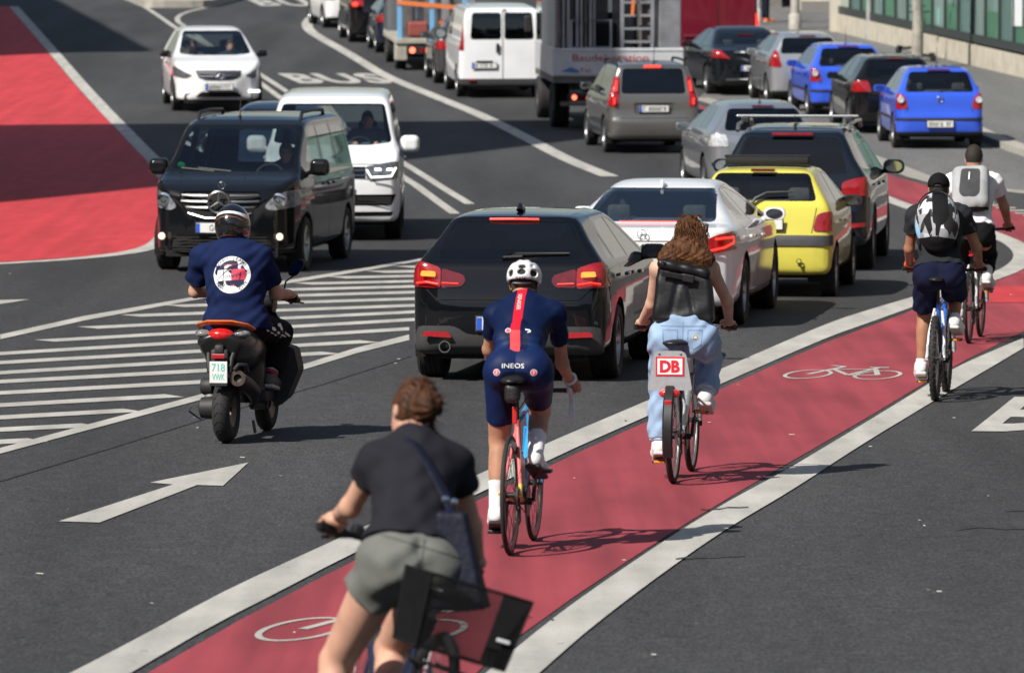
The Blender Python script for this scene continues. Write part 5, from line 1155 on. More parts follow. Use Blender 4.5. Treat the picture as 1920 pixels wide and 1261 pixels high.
M_ALU = mat('aluminium_sheet', (.36, .375, .40), .45, .5, var=.2, scale=3)
M_STEEL = mat('dirty_steel', (.16, .15, .14), .6, .4, var=.3, scale=5)
M_ORSTRAP = mat('orange_strap', (.75, .20, .05), .7, var=.12)
ORD = ['first', 'second', 'third', 'fourth', 'fifth', 'sixth', 'seventh', 'eighth', 'ninth']
def truck_wheels(r, xs_, ys_, rad, w_):
    t, q, d = make_wheel(rad, w_, M_STEEL, 6, .55); first = None
    for y in ys_:
        for x in xs_:
            if first is None: a = t.build('wheel', M_TYRE, None, True, ang=40); q.build('rim', M_STEEL, a, True, ang=40); d.build('hub_plate', M_UNDER, a); first = a
            else: a = copy_tree(first)
            a.parent = r; a.location = (x, y, rad); a.rotation_euler = (0, 0, 0 if x > 0 else math.pi)
def cab_box(r, W, y0, y1, z0, z1, P):
    def f(P_): 
        q = f_box(P_, (0, (y0+y1)/2, (z0+z1)/2), (W/2, (y1-y0)/2, (z1-z0)/2), .12)
        return smax(q, f_plane(P_, (0, y1-.25, z1), (0, .9, .45)), .1)
    o = iso_obj('cab', f, (-W/2-.1, y0-.1, z0-.1), (W/2+.1, y1+.1, z1+.1), .07, P, r, e=.02)
    m = MB(); m.box((0, y0-.004, (z0+z1)/2+.35), (W*.6, .012, .45), bev=.005); m.build('rear_window', M_GL_D, o)
    for s in (-1, 1):
        m = MB(); m.box((s*(W/2+.004), (y0+y1)/2+.1, (z0+z1)/2+.35), (.012, (y1-y0)*.55, .5), bev=.005); m.build('side_window', M_GL_D, o)
        m = MB(); m.box((s*(W/2+.16), y1-.15, (z0+z1)/2+.3), (.16, .08, .34), bev=.03); m.build('wing_mirror', M_BLK, r)
    m = MB(); m.box((0, y1-.12, (z0+z1)/2+.38), (W*.85, .06, .6), rot=(R(-26), 0, 0)); m.build('windscreen', M_GL_D, o)
def flatbed():
    r = tag(empty('flatbed_lorry'), 'white flatbed lorry carrying scaffold parts, with red lettering on its tailboard', 'lorry')
    W, L = 2.5, 4.6; yb = -1.3; zf = 1.02; P = M_ALU
    m = MB(); m.box((0, yb+L/2, zf-.06), (W-.02, L, .12)); m.build('bed', M_STEEL, r)
    M_SIDE = mat('white_dropside', (.60, .62, .64), .4, .2, var=.08, scale=4)
    m = MB(); m.box((0, yb-.02, zf+.27), (W, .04, .54), bev=.01); m.box((0, yb-.045, zf+.50), (W, .02, .03)); m.box((0, yb-.045, zf+.05), (W, .02, .03)); tb = m.build('tailboard', M_SIDE, r)
    for s in (-1, 1):
        m = MB(); m.box((s*(W/2-.02), yb+L/2, zf+.27), (.04, L, .54), bev=.01); m.build('dropside', M_SIDE, r)
        m = MB(); m.box((s*(W/2-.2), yb+.12, zf-.03), (.3, .1, .10)); m.build('bracket', M_STEEL, r)
        m = MB(); m.box((s*.75, yb+.10, .62), (.42, .08, .13), bev=.02); lb = m.build('lamp_housing', M_BLK, r)
        m = MB(); m.lathe([(-.045, .001), (-.045, .05)], 'y', 14, (s*.83 , yb+.10, .62)); m.build('lamp_core', mat('lit_red_lamp_strong', (.9, .1, .05), .3, emit=(1, .16, .08), estr=2.5), lb)
        m = MB(); m.box((s*.68, yb+.055, .62), (.15, .01, .08)); m.build('reflector', M_TAILD, lb)
    m = MB(); m.box((0, yb+L/2+.4, .75), (.9, L+1.5, .25)); m.box((0, yb+.25, .60), (1.9, .10, .12)); m.build('chassis', M_UNDER, r)
    m = MB(); m.box((0, yb+.02, .50), (2.2, .05, .08)); m.build('under_run_bar', M_STEEL, r)
    for s in (-1, 1):
        m = MB(); m.box((s*(W/2-.06), yb+.55, .62), (.03, .8, .5)); m.build('mudguard', M_UNDER, r)
    truck_wheels(r, (-1.02, 1.02), (0.0, 3.6), .42, .34); cab_box(r, 2.2, 3.4, 5.1, .55, 2.5, paint('cab_grey', (.10, .11, .12)))
    T = lambda x, z: Matrix.Translation((x, yb-.056, z)) @ Matrix.Rotation(math.pi/2, 4, 'X')
    MR = mat('red_lettering', (.5, .05, .07), .5)
    text_obj('tailboard_lettering', 'Baudekoration', .2, T(-.15, zf+.36), MR, r, fit=(1.45, .13))
    text_obj('tailboard_lettering', 'Tel.', .1, T(-.62, zf+.12), MR, r, fit=(.24, .07))
    m = MB(); m.prism([(-1.1, zf+.10), (-.9, zf+.18), (-.72, zf+.10), (-.8, zf+.07)], yb-.056, yb-.046); m.build('logo', mat('logo_blue', (.08, .2, .5), .5), r)
    place(r, 1.93, 109.9, -4)
    M0 = r.matrix_world.copy()
    def top(o, label, cat, group=None): o.matrix_world = M0; tag(o, label, cat, group); return o
    rnd = random.Random(3)
    for i in range(9):       # bundled upright sheets
        m = MB(); h = 1.5+rnd.random()*.3; m.box((-1.10+i*.085, yb+.55+rnd.random()*.25, zf+h/2), (.05, .7, h)); top(m.build('shuttering_board', M_ALU if i % 3 else M_STEEL), ORD[i]+' grey board from the left in the white lorry\'s bed', 'board', 'boards in the lorry bed')
    fr = top(MB().tube([(-.88, yb+.2, zf), (-.88, yb+.2, zf+1.06), (-.12, yb+.2, zf+1.06), (-.12, yb+.2, zf)], .03, 6).tube([(-.88, yb+.2, zf+.55), (-.12, yb+.2, zf+.55)], .012, 6).build('folding_trestle', M_ALU), 'pale rectangular scaffold frame leaning in the lorry bed', 'trestle')
    la = top(empty('ladder'), 'aluminium ladder upright in the lorry bed', 'ladder')
    for s in (0, 1): MB().box((.10+s*.58, yb+.25, zf+1.0), (.07, .04, 2.0)).build('rail', M_ALU, la)
    for k in range(8): MB().box((.39, yb+.25, zf+.15+k*.25), (.52, .04, .045)).build('rung', M_ALU, la)
    top(MB().box((-.45, yb+1.1, zf+.5), (1.0, .9, 1.0), bev=.05).build('dark_crate', M_UNDER), 'dark crate behind the scaffold frame', 'crate')
    top(MB().box((1.02, yb+.4, zf+.9), (.42, .3, 1.8), bev=.02).build('metal_sheet', mat('dull_zinc', (.26, .27, .29), .5, .4, var=.2, scale=4)), 'tall pale metal sheet at the right of the lorry bed', 'sheet')
    for k, (bx_, bw_, bh_) in enumerate(((-.3, .5, 1.55), (.25, .4, 1.75), (.72, .5, 1.5), (1.0, .3, 1.2))): top(MB().box((bx_, yb+1.75, zf+bh_/2), (bw_, .25, bh_), bev=.02).build('folded_tarpaulin', mat('tarpaulin_%d' % k, ((.07, .075, .08), (.15, .15, .15), (.05, .055, .06), (.12, .115, .11))[k], .8, var=.3, scale=5)), ORD[k]+' tall grey bundle from the left at the back of the lorry load', 'bundle', 'bundles in the lorry bed')
    top(MB().box((.62, yb+.9, zf+.9), (.3, .5, 1.8), bev=.02).build('metal_sheet', M_STEEL), 'dark tall sheet behind the ladder', 'sheet')
    for i in range(5): top(MB().tube([(.76+i*.05, yb+.3, zf), (.76+i*.05, yb+.34, zf+1.7)], .02, 8).build('scaffold_tube', M_STEEL if i % 2 else M_ALU), ORD[i]+' upright scaffold tube right of the ladder', 'tube', 'scaffold tubes in the lorry bed')
    sp_ = top(MB().box((-.1, yb+.17, zf+1.62), (2.4, .02, .07)).box((.30, yb+.15, zf+1.38), (.06, .015, .45), rot=(0, R(4), 0)).build('lashing_strap', M_ORSTRAP), 'orange lashing strap across the white lorry\'s load', 'strap')
flatbed()

def low_lorry():
    r = tag(empty('flatbed_lorry'), 'dusty low flatbed lorry with light blue posts', 'lorry')
    W, L = 2.2, 4.4; yb = -1.0; zf = .74; M_D = mat('dusty_bed', (.34, .32, .27), .8, var=.2, scale=4)
    MB().box((0, yb+L/2, zf-.05), (W, L, .12), bev=.02).build('bed', M_D, r)
    MB().box((0, yb+L/2+.5, .50), (.8, L+1, .22)).box((0, yb+.2, .42), (1.8, .12, .22)).build('chassis', M_UNDER, r)
    for s in (-1, 1):
        MB().box((s*.95, yb+.35, .46), (.28, .6, .45), bev=.03).build('toolbox', M_D, r)
        lb = MB().box((s*.58, yb+.05, .48), (.52, .08, .20), bev=.02).build('lamp_housing', M_BLK, r)
        MB().lathe([(-.045, .001), (-.045, .07)], 'y', 14, (s*.70, yb+.05, .48)).build('lamp_core', MATS['lit_red_lamp_strong'], lb)
        MB().lathe([(-.045, .001), (-.045, .05)], 'y', 14, (s*.48, yb+.05, .48)).build('lamp_core', M_TAIL, lb)
    truck_wheels(r, (-.92, .92), (0.0, 3.3), .36, .26); cab_box(r, 2.0, 3.5, 5.0, .5, 2.2, paint('lorry_grey', (.12, .13, .14)))
    MBL = mat('light_blue_paint', (.16, .40, .68), .5, var=.08)
    for x in (-.98, -.22, .55): MB().box((x, yb+.25, zf+.95), (.11, .10, 1.9), bev=.01).build('post', MBL, r)
    MB().box((0, yb+.08, .40), (.52, .02, .11)).build('number_plate', mat('dim_plate', (.3, .3, .3), .5), r)
    place(r, -1.72, 134.4, -5); M0 = r.matrix_world.copy()
    def top(o, label, cat, group=None): o.matrix_world = M0; return tag(o, label, cat, group)
    for i in range(6): top(MB().box((-.82+i*.30, yb+.62+.09*(i % 2), zf+.9), (.28, .05, 1.8)).build('shuttering_board', M_ALU if i % 2 else M_STEEL), ORD[i]+' upright board from the left behind the light blue posts', 'board', 'boards on the low lorry')
    top(MB().box((-.55, yb+.42, zf+.22), (.5, .3, .36), bev=.06).build('motor_unit', mat('rusty_red', (.25, .06, .05), .6, var=.3)), 'rusty red machine on the low lorry bed', 'machine')
    top(MB().box((.1, yb+.40, zf+.10), (.9, .4, .12), bev=.02).build('grey_slab', mat('slab_grey', (.4, .39, .36), .8)), 'pale slab lying on the low lorry bed', 'slab')
    top(MB().box((-.2, yb+.185, zf+.78), (1.7, .02, .10), rot=(0, R(5), 0)).build('lashing_strap', M_ORSTRAP), 'orange lashing strap across the blue posts', 'strap')
low_lorry()
# ---------------------------------------------------------------- buildings and street furniture
def block(name, label, C, u, v, lu, lv, h, wallm, storeys, bays, bays2):
    """a street block: corner C, facade along u, depth along v"""
    r = tag(empty(name), label, 'building'); u, v = Vector((*u, 0)).normalized(), Vector((*v, 0)).normalized(); C = Vector((*C, 0)); z0 = gz(C.y)-2.0
    c = [C, C+u*lu, C+u*lu+v*lv, C+v*lv]; vs_ = [q+Vector((0, 0, z0)) for q in c] + [q+Vector((0, 0, h+gz(C.y))) for q in c]
    w_ = MB().add(vs_, [(0, 1, 5, 4), (1, 2, 6, 5), (2, 3, 7, 6), (3, 0, 4, 7), (4, 5, 6, 7)]).build('wall', wallm, r)
    m = MB(); cc = sum(c, Vector())/4; q2 = [(q-cc)*1.03+cc for q in c]; zt = h+gz(C.y)
    m.add([q+Vector((0, 0, zt-.6)) for q in q2] + [q+Vector((0, 0, zt-.1)) for q in q2], [(0, 1, 5, 4), (1, 2, 6, 5), (2, 3, 7, 6), (3, 0, 4, 7), (4, 5, 6, 7), (3, 2, 1, 0)]).build('cornice', mat('cornice_stone', (.42, .39, .34), .8), r)
    sh = h/storeys; wm = None
    for (P0, d, n_out, ln, nb) in ((C, u, -v, lu, bays), (C, v, -u, lv, bays2)):
        bw = ln/nb; ww, wh = bw*.5, sh*.58
        for i in range(nb):
            for k in range(storeys):
                p = P0 + d*(bw*(i+.5)) + Vector((0, 0, gz(C.y)+sh*(k+.52)))
                if wm is None:
                    o = MB().box((0, 0, 0), (ww, .10, wh)).build('window', mat('building_glass', (.05, .065, .075), .08, coat=.6, var=.3, scale=.6), r); wm = o.data
                    f_ = MB().box((0, 0, -wh/2-.08), (ww+.3, .3, .12)).build('sill', MATS['cornice_stone'], o); fm = f_.data
                else:
                    o = link(bpy.data.objects.new('window', wm)); o.parent = r; s_ = link(bpy.data.objects.new('sill', fm)); s_.parent = o
                o.location = p + n_out*.02; o.rotation_euler = (0, 0, math.atan2(d.y, d.x))
    return r
block('apartment_block', 'tall sandstone block beside the road, out of frame to the left, shading the carriageway', (-12.5, 95.8), (-3.7, -8.7), (-8, -1.5), 46, 15, 22.4, mat('sandstone_wall', (.40, .34, .26), .85, var=.1, scale=1.5), 6, 14, 4)
block('apartment_block', 'pale rendered block out of frame at the far left, shading the red area', (-23.0, 130.3), (-4.1, 32.7), (-8, -1.2), 60, 15, 18.5, mat('cream_render', (.48, .43, .35), .85, var=.08, scale=1.5), 5, 16, 4)
block('apartment_block', 'brown sandstone block out of frame on the right side of the street', (17.6, 30.0), (-.2, 40.0), (12, 0.5), 62, 16, 15.0, mat('brown_stone', (.30, .235, .17), .85, var=.12, scale=1.2), 4, 18, 4)

block('apartment_block', 'unseen grey stone block added behind the camera to darken reflections', (-70.0, -55.0), (1, 0), (0, -1), 140, 15, 19.0, mat('grey_stone', (.22, .20, .18), .85, var=.12, scale=1.2), 5, 30, 3)  # added out of view, keeps bright sky out of the car paint
block('apartment_block', 'unseen brick block added on the near left to darken reflections', (-34.0, -50.0), (.06, 1), (-1, 0), 95, 15, 17.0, mat('dull_brick', (.24, .15, .11), .85, var=.12, scale=1.2), 5, 24, 3)  # also added unseen, cuts sky light and pale reflections

def glass_house():
    r = tag(empty('glass_building'), 'long building with a greenish glass front on a low stone base', 'building')
    A, B_ = Vector((13.6, 110.0)), Vector((8.62, 151.5)); d = (B_-A); L_ = d.length; d = d/L_; nn = Vector((d.y, -d.x))      # nn points away from the street
    if nn.x < 0: nn = -nn
    stone = mat('plinth_stone', (.46, .42, .34), .85, var=.14, scale=3, bump=.3)
    P3 = lambda s, o, z: Vector((A.x+d.x*s+nn.x*o, A.y+d.y*s+nn.y*o, 0)) + Vector((0, 0, z))
    nst = 14; sl_ = L_/nst
    for i in range(nst):     # base blocks with open joints
        z0 = min(gz(P3(i*sl_, 0, 0).y), gz(P3((i+1)*sl_, 0, 0).y))-.2
        a, b = i*sl_+.02, (i+1)*sl_-.02; za, zb_ = gz(P3(a, 0, 0).y)+.60, gz(P3(b, 0, 0).y)+.60
        v = [P3(a, 0, z0), P3(b, 0, z0), P3(b, .45, z0), P3(a, .45, z0), P3(a, 0, za), P3(b, 0, zb_), P3(b, .45, zb_), P3(a, .45, za)]
        MB().add(v, [(0, 1, 5, 4), (1, 2, 6, 5), (2, 3, 7, 6), (3, 0, 4, 7), (4, 5, 6, 7), (3, 2, 1, 0)]).build('stone_block', stone, r)
    dark = mat('dark_green_frame', (.045, .055, .055), .5, .3)
    m = MB(); zt = 4.2
    def beam(o0, o1, h0, h1, name, mt):
        v = []
        for s in (0, L_):
            g_ = gz(P3(s, 0, 0).y)
            for o, h in ((o0, h0), (o1, h0), (o1, h1), (o0, h1)): v.append(P3(s, o, g_+h))
        return MB().add(v, [(0, 1, 5, 4), (1, 2, 6, 5), (2, 3, 7, 6), (3, 0, 4, 7), (0, 3, 2, 1), (4, 5, 6, 7)]).build(name, mt, r)
    beam(.05, .35, .602, .80, 'sill_rail', dark); beam(.05, .30, zt-.2, zt, 'head_rail', dark); beam(-.1, 9.0, zt, 12.0, 'upper_wall', mat('pale_upper_wall', (.45, .44, .42), .8)); beam(3.2, 3.4, .2, zt, 'inner_wall', mat('inner_wall', (.30, .36, .35), .8, var=.3, scale=.4))
    beam(.3, 3.3, .3, .5, 'inner_floor', mat('inner_floor', (.2, .2, .19), .8))
    np_ = 26; w_ = L_/np_; gms = [mat('teal_reflection_%d' % k, c, .12, 0, coat=.6, var=.35, scale=.9, stretch=(1, 1, .25)) for k, c in enumerate(((.13, .23, .21), (.19, .31, .28), (.26, .37, .34), (.10, .16, .16)))]; film = mat('green_film', (.07, .19, .12), .3, var=.25, scale=.7); blind = mat('pale_blind', (.34, .42, .40), .8, var=.2, scale=1.0)  # opaque pane tones with the teal reflections painted in
    for i in range(np_):
        a, b = i*w_, (i+1)*w_; ga, gb = gz(P3(a, 0, 0).y), gz(P3(b, 0, 0).y)
        v = [P3(a+.03, .12, ga+.80), P3(b-.03, .12, gb+.80), P3(b-.03, .12, gb+zt-.2), P3(a+.03, .12, ga+zt-.2)]
        MB().add(v, [(0, 1, 2, 3)]).build('pane', gms[(i*5+i//3) % 4], r)
        MB().add([P3(a-.03, .05, ga+.8), P3(a+.03, .05, ga+.8), P3(a+.03, .22, ga+.8), P3(a-.03, .22, ga+.8), P3(a-.03, .05, ga+zt-.2), P3(a+.03, .05, ga+zt-.2), P3(a+.03, .22, ga+zt-.2), P3(a-.03, .22, ga+zt-.2)], [(0, 1, 5, 4), (1, 2, 6, 5), (2, 3, 7, 6), (3, 0, 4, 7)]).build('mullion', dark, r)
        q = (i*7) % 5
        if q in (0, 3): MB().add([P3(a+.1, .5, ga+.8), P3(b-.1, .5, gb+.8), P3(b-.1, .5, gb+3.2), P3(a+.1, .5, ga+3.2)], [(0, 1, 2, 3)]).build('blind', blind, r)
        elif q in (1, 2): MB().add([P3(a+.04, .112, ga+.82), P3(b-.04, .112, gb+.82), P3(b-.04, .112, gb+1.45), P3(a+.04, .112, ga+1.45)], [(0, 1, 2, 3)]).build('green_screen', film, r)
    for s, wd in ((16.9, .5), (18.4, 1.1)):
        g_ = gz(P3(s, 0, 0).y)
        MB().add([P3(s, .08, g_+1.25), P3(s+wd, .08, g_+1.25), P3(s+wd, .08, g_+2.1), P3(s, .08, g_+2.1)], [(0, 1, 2, 3)]).build('poster', mat('white_poster', (.7, .74, .76), .6), r)
    g_ = gz(A.y); MB().add([P3(0, -.1, g_-.2), P3(0, 9, g_-.2), P3(0, 9, g_+12), P3(0, -.1, g_+12), P3(-.3, -.1, g_-.2), P3(-.3, 9, g_-.2), P3(-.3, 9, g_+12), P3(-.3, -.1, g_+12)], [(0, 1, 2, 3), (7, 6, 5, 4), (0, 4, 5, 1), (2, 6, 7, 3), (1, 5, 6, 2), (3, 7, 4, 0)]).build('gable_wall', MATS['pale_upper_wall'], r)
    e = P3(L_, 0, 0); g_ = gz(e.y)
    MB().box((e.x+.25, e.y+.5, g_+2.0), (.75, 1.0, 5.0)).build('corner_pillar', mat('pale_pillar', (.52, .48, .40), .8, var=.08), r)
    MB().box((e.x+4.5, e.y+.6, g_+2.0), (8.0, .4, 5.0)).build('end_wall', mat('pale_pillar', (.52, .48, .40), .8), r)
glass_house()
def far_house():
    r = tag(empty('cream_building'), 'cream rendered house corner behind the lamp posts', 'building'); g_ = gz(164)
    MB().box((13.2, 170, g_+3), (9.6, 11, 8)).build('wall', mat('cream_wall', (.55, .49, .40), .85, var=.08, scale=2), r)
    MB().box((13.2, 164.4, g_+.2), (9.7, .3, .5)).build('base_course', mat('grey_base', (.2, .19, .18), .85), r)
    for x in (9.6, 11.2, 12.8): MB().box((x, 164.48, g_+2.6), (.9, .1, 1.6)).build('window', MATS['building_glass'], r)
    MB().box((9.05, 164.45, g_+2.2), (.25, .12, 4.5)).build('pilaster', mat('pale_pillar', (.52, .48, .40), .8), r)
    r = tag(empty('garden_wall'), 'grey rendered boundary wall behind the pedestrian', 'wall'); g_ = gz(168)
    MB().box((7.0, 172, g_+.8), (1.9, 8, 2.6)).build('wall_face', mat('grey_render', (.16, .155, .15), .9, var=.15, scale=2), r)
    MB().box((7.0, 172, g_+2.15), (2.1, 8.2, .12)).build('coping', mat('grey_base', (.2, .19, .18), .85), r)
far_house()
def island():
    r = tag(empty('traffic_island'), 'low pale kerbed traffic island at the top left', 'traffic island')
    poly = rpoly([(-11.0, 170.5), (-9.0, 170.8), (-8.4, 177), (-10.6, 185), (-12.5, 180)], .6, 4); z = gz(171)
    m = MB(); n_ = len(poly); v = [(x, y, gz(y)-.05) for x, y in poly] + [(x, y, gz(y)+.22) for x, y in poly]
    m.add(v, [(i, (i+1) % n_, n_+(i+1) % n_, n_+i) for i in range(n_)]).build('kerb_ring', mat('kerb_stone', (.36, .34, .30), .85), r)
    MB().add([(x, y, gz(y)+.21) for x, y in poly], [tuple(range(n_))]).build('surface', mat('island_paving', (.40, .36, .27), .9, var=.1), r)
island()

def post(name, label, x, y, rad, h, col, cat='post', lamp=False, taper=.75, lean=0):
    r = tag(empty(name), label, cat)
    pm = mat(name+'_'+str(int(x*10)), col, .7, .1, var=.18, scale=6)
    MB().tube([(0, 0, -.1), (lean*.3, 0, h*.3), (lean, 0, h)], [rad, rad*.95, rad*taper], 12).build('shaft', pm, r, True)
    MB().lathe([(0, rad*1.35), (.5, rad*1.35), (.55, rad*1.02)], 'z', 12).build('base_sleeve', pm, r, True)
    if lamp:
        MB().tube([(0, 0, h), (-.2, 0, h+.4), (-1.2, 0, h+.6)], .04, 8).build('arm', pm, r, True); MB().box((-1.4, 0, h+.6), (.6, .25, .12), bev=.04).build('lantern', M_BLK, r)
    place(r, x, y, 0); return r
post('lamp_post', 'thick pale concrete lamp post on the pavement behind the silver hatchback', 7.6, 153.0, .125, 8.0, (.38, .36, .33), lamp=True)
post('lamp_post', 'slim grey lamp post on the pavement beside the glass front', 9.22, 147.0, .085, 8.0, (.30, .30, .29), lamp=True)
q = post('sign_post', 'short white post with small stickers beside the dark red van', 6.72, 156.0, .085, 3.2, (.62, .62, .60), taper=1.0)
for z, c in ((1.35, (.75, .35, .65)), (1.1, (.85, .35, .1)), (1.22, (.7, .5, .7))):
    MB().box((0, -.088, z), (.10, .01, .10)).build('sticker', mat('sticker_%d' % int(z*100), c, .5), q)

def street_tree(x, y):
    r = tag(empty('street_tree'), 'grey-barked street tree trunk on the pavement beside the glass building', 'tree')
    bark = mat('plane_bark', (.30, .28, .245), .9, var=.35, scale=5, bump=.5, bscale=12)
    tr = MB().tube([(0, 0, -.1), (.02, 0, 1.2), (-.03, .02, 2.6), (.05, 0, 4.2), (.02, .1, 6)], [.15, .125, .12, .11, .08], 12)
    rnd = random.Random(5); ends = []
    for k in range(7):
        a = k*2.4; b = Vector((math.cos(a)*1.6, math.sin(a)*1.6, 6.2+rnd.random()*1.8)); tr.tube([(.03, 0, 3.9+k*.25), b*.5+Vector((0, 0, 2.4)), b], [.06, .04, .02], 6); ends.append(b)
    tr.build('trunk', bark, r, True)
    m = MB()
    for k in range(2200):
        c = rnd.choice(ends)+Vector((rnd.gauss(0, .75), rnd.gauss(0, .75), rnd.gauss(.2, .6))); a = Vector((rnd.uniform(-1, 1), rnd.uniform(-1, 1), rnd.uniform(-.5, 1))).normalized()*.11; b = a.orthogonal()*rnd.uniform(.7, 1)
        m.add([c-a, c+b, c+a, c-b], [(0, 1, 2, 3)])
    cr = m.build('crown', mat('leaf_green', (.06, .11, .03), .6, var=.4, scale=3), r); cr['kind'] = 'stuff'
    place(r, x, y, 0)
street_tree(9.42, 132.5)

def escooter(label, col, x, y, head):
    r = tag(empty('kick_scooter'), label, 'scooter', 'parked kick scooters'); cm = mat('scooter_'+str(int(x*100)), col, .4, var=.05)
    MB().box((0, .45, .14), (.17, .75, .06), bev=.02).build('deck', M_BLK, r)
    MB().tube([(0, .88, .14), (0, .80, 1.12)], .032, 10).build('stem', cm, r, True)
    MB().tube([(0, .82, .70), (0, .795, 1.08)], .062, 10).build('battery_case', cm, r, True)
    MB().tube([(-.27, .76, 1.16), (-.1, .80, 1.14), (.1, .80, 1.14), (.27, .76, 1.16)], .016, 8).build('handlebar', M_BLK, r, True)
    for y_ in (-.02, .95): MB().lathe([(-.03, .06), (-.035, .10), (0, .115), (.035, .10), (.03, .06)], 'x', 18, (0, y_, .115), closed=True).build('wheel', M_TYRE, r, True)
    MB().tube([(0, -.02, .115), (0, .15, .2)], .02, 6).build('mudguard', M_BLK, r)
    place(r, x, y, head, lift=.12)
escooter('parked kick scooter with a turquoise stem by the lamp posts', (.10, .55, .50), 9.45, 139.0, 35)
escooter('parked kick scooter with a bright green stem beside the tree trunk', (.03, .50, .10), 9.98, 135.2, -20)
# body joints in metres in the frame of each bicycle (x right, y forward, z up)
JNT = {
 'RACER': {'pel': [0.013, 0.24, 1.031], 'neck': [-0.006, 0.62, 1.386], 'head': [-0.017, 0.7, 1.492], 'shL': [-0.171, 0.58, 1.314], 'shR': [0.183, 0.58, 1.329], 'elL': [-0.222, 0.72, 1.11], 'elR': [0.196, 0.74, 1.03], 'wrL': [-0.227, 0.93, 0.894], 'wrR': [0.193, 0.93, 0.906], 'hipL': [-0.085, 0.25, 0.999], 'hipR': [0.114, 0.25, 1.001], 'knL': [-0.118, 0.42, 0.61], 'knR': [0.075, 0.68, 0.764], 'anL': [-0.124, 0.33, 0.221], 'anR': [0.091, 0.38, 0.536], 'toeL': [-0.148, 0.5, 0.143], 'toeR': [0.093, 0.55, 0.445]},
 'DENIM': {'pel': [0.052, 0.2, 0.968], 'neck': [0.047, 0.34, 1.434], 'head': [0.074, 0.38, 1.597], 'shL': [-0.143, 0.34, 1.387], 'shR': [0.212, 0.34, 1.389], 'elL': [-0.196, 0.46, 1.147], 'elR': [0.303, 0.48, 1.163], 'wrL': [-0.236, 0.72, 0.994], 'wrR': [0.315, 0.72, 0.99], 'hipL': [-0.076, 0.22, 0.914], 'hipR': [0.169, 0.22, 0.916], 'knL': [-0.129, 0.44, 0.596], 'knR': [0.172, 0.6, 0.798], 'anL': [-0.132, 0.38, 0.238], 'anR': [0.173, 0.36, 0.565], 'toeL': [-0.155, 0.55, 0.155], 'toeR': [0.163, 0.55, 0.476]},
 'CAP': {'pel': [0.015, 0.2, 1.029], 'neck': [-0.018, 0.48, 1.533], 'head': [-0.024, 0.54, 1.677], 'shL': [-0.206, 0.46, 1.468], 'shR': [0.173, 0.46, 1.479], 'elL': [-0.261, 0.56, 1.193], 'elR': [0.282, 0.56, 1.205], 'wrL': [-0.271, 0.83, 1.013], 'wrR': [0.288, 0.83, 1.021], 'hipL': [-0.084, 0.22, 0.976], 'hipR': [0.112, 0.22, 0.978], 'knL': [-0.128, 0.44, 0.665], 'knR': [0.105, 0.64, 0.804], 'anL': [-0.145, 0.36, 0.265], 'anR': [0.128, 0.36, 0.637], 'toeL': [-0.159, 0.53, 0.185], 'toeR': [0.137, 0.53, 0.555]},
 'WHITE': {'pel': [0.084, 0.2, 1.052], 'neck': [-0.006, 0.46, 1.575], 'head': [-0.01, 0.5, 1.72], 'shL': [-0.215, 0.44, 1.499], 'shR': [0.193, 0.44, 1.502], 'elL': [-0.271, 0.55, 1.223], 'elR': [0.273, 0.56, 1.262], 'wrL': [-0.267, 0.85, 1.055], 'wrR': [0.266, 0.85, 1.069], 'hipL': [-0.018, 0.22, 0.991], 'hipR': [0.183, 0.22, 0.992], 'knL': [-0.021, 0.46, 0.673], 'knR': [0.169, 0.62, 0.804], 'anL': [-0.029, 0.36, 0.275], 'anR': [0.16, 0.36, 0.624], 'toeL': [-0.047, 0.53, 0.205], 'toeR': [0.164, 0.53, 0.536]},
 'NEAR': {'pel': [-0.154, 0.18, 0.901], 'neck': [-0.174, 0.5, 1.316], 'head': [-0.198, 0.55, 1.434], 'shL': [-0.306, 0.46, 1.211], 'shR': [-0.017, 0.46, 1.286], 'elL': [-0.311, 0.62, 1.027], 'elR': [0.157, 0.62, 1.087], 'wrL': [-0.279, 0.95, 0.907], 'wrR': [0.278, 0.95, 0.922], 'hipL': [-0.231, 0.2, 0.842], 'hipR': [-0.053, 0.2, 0.891], 'knL': [-0.238, 0.46, 0.471], 'knR': [0.007, 0.66, 0.566], 'anL': [-0.226, 0.4, 0.09], 'anR': [-0.016, 0.42, 0.318], 'toeL': [-0.174, 0.6, 0.019], 'toeR': [0.066, 0.62, 0.267]},
 'SCOOT': {'pel': [-0.0, 0.36, 0.836], 'neck': [-0.045, 0.42, 1.393], 'head': [-0.058, 0.46, 1.535], 'shL': [-0.279, 0.42, 1.322], 'shR': [0.165, 0.42, 1.325], 'elL': [-0.374, 0.55, 1.053], 'elR': [0.235, 0.58, 1.048], 'wrL': [-0.398, 0.86, 0.96], 'wrR': [0.247, 0.86, 1.044], 'hipL': [-0.129, 0.4, 0.814], 'hipR': [0.121, 0.4, 0.816], 'knL': [-0.293, 0.84, 0.739], 'knR': [0.215, 0.84, 0.756], 'anL': [-0.186, 0.72, 0.392], 'anR': [0.178, 0.7, 0.451], 'toeL': [-0.225, 0.92, 0.305], 'toeR': [0.136, 0.92, 0.36]},
}
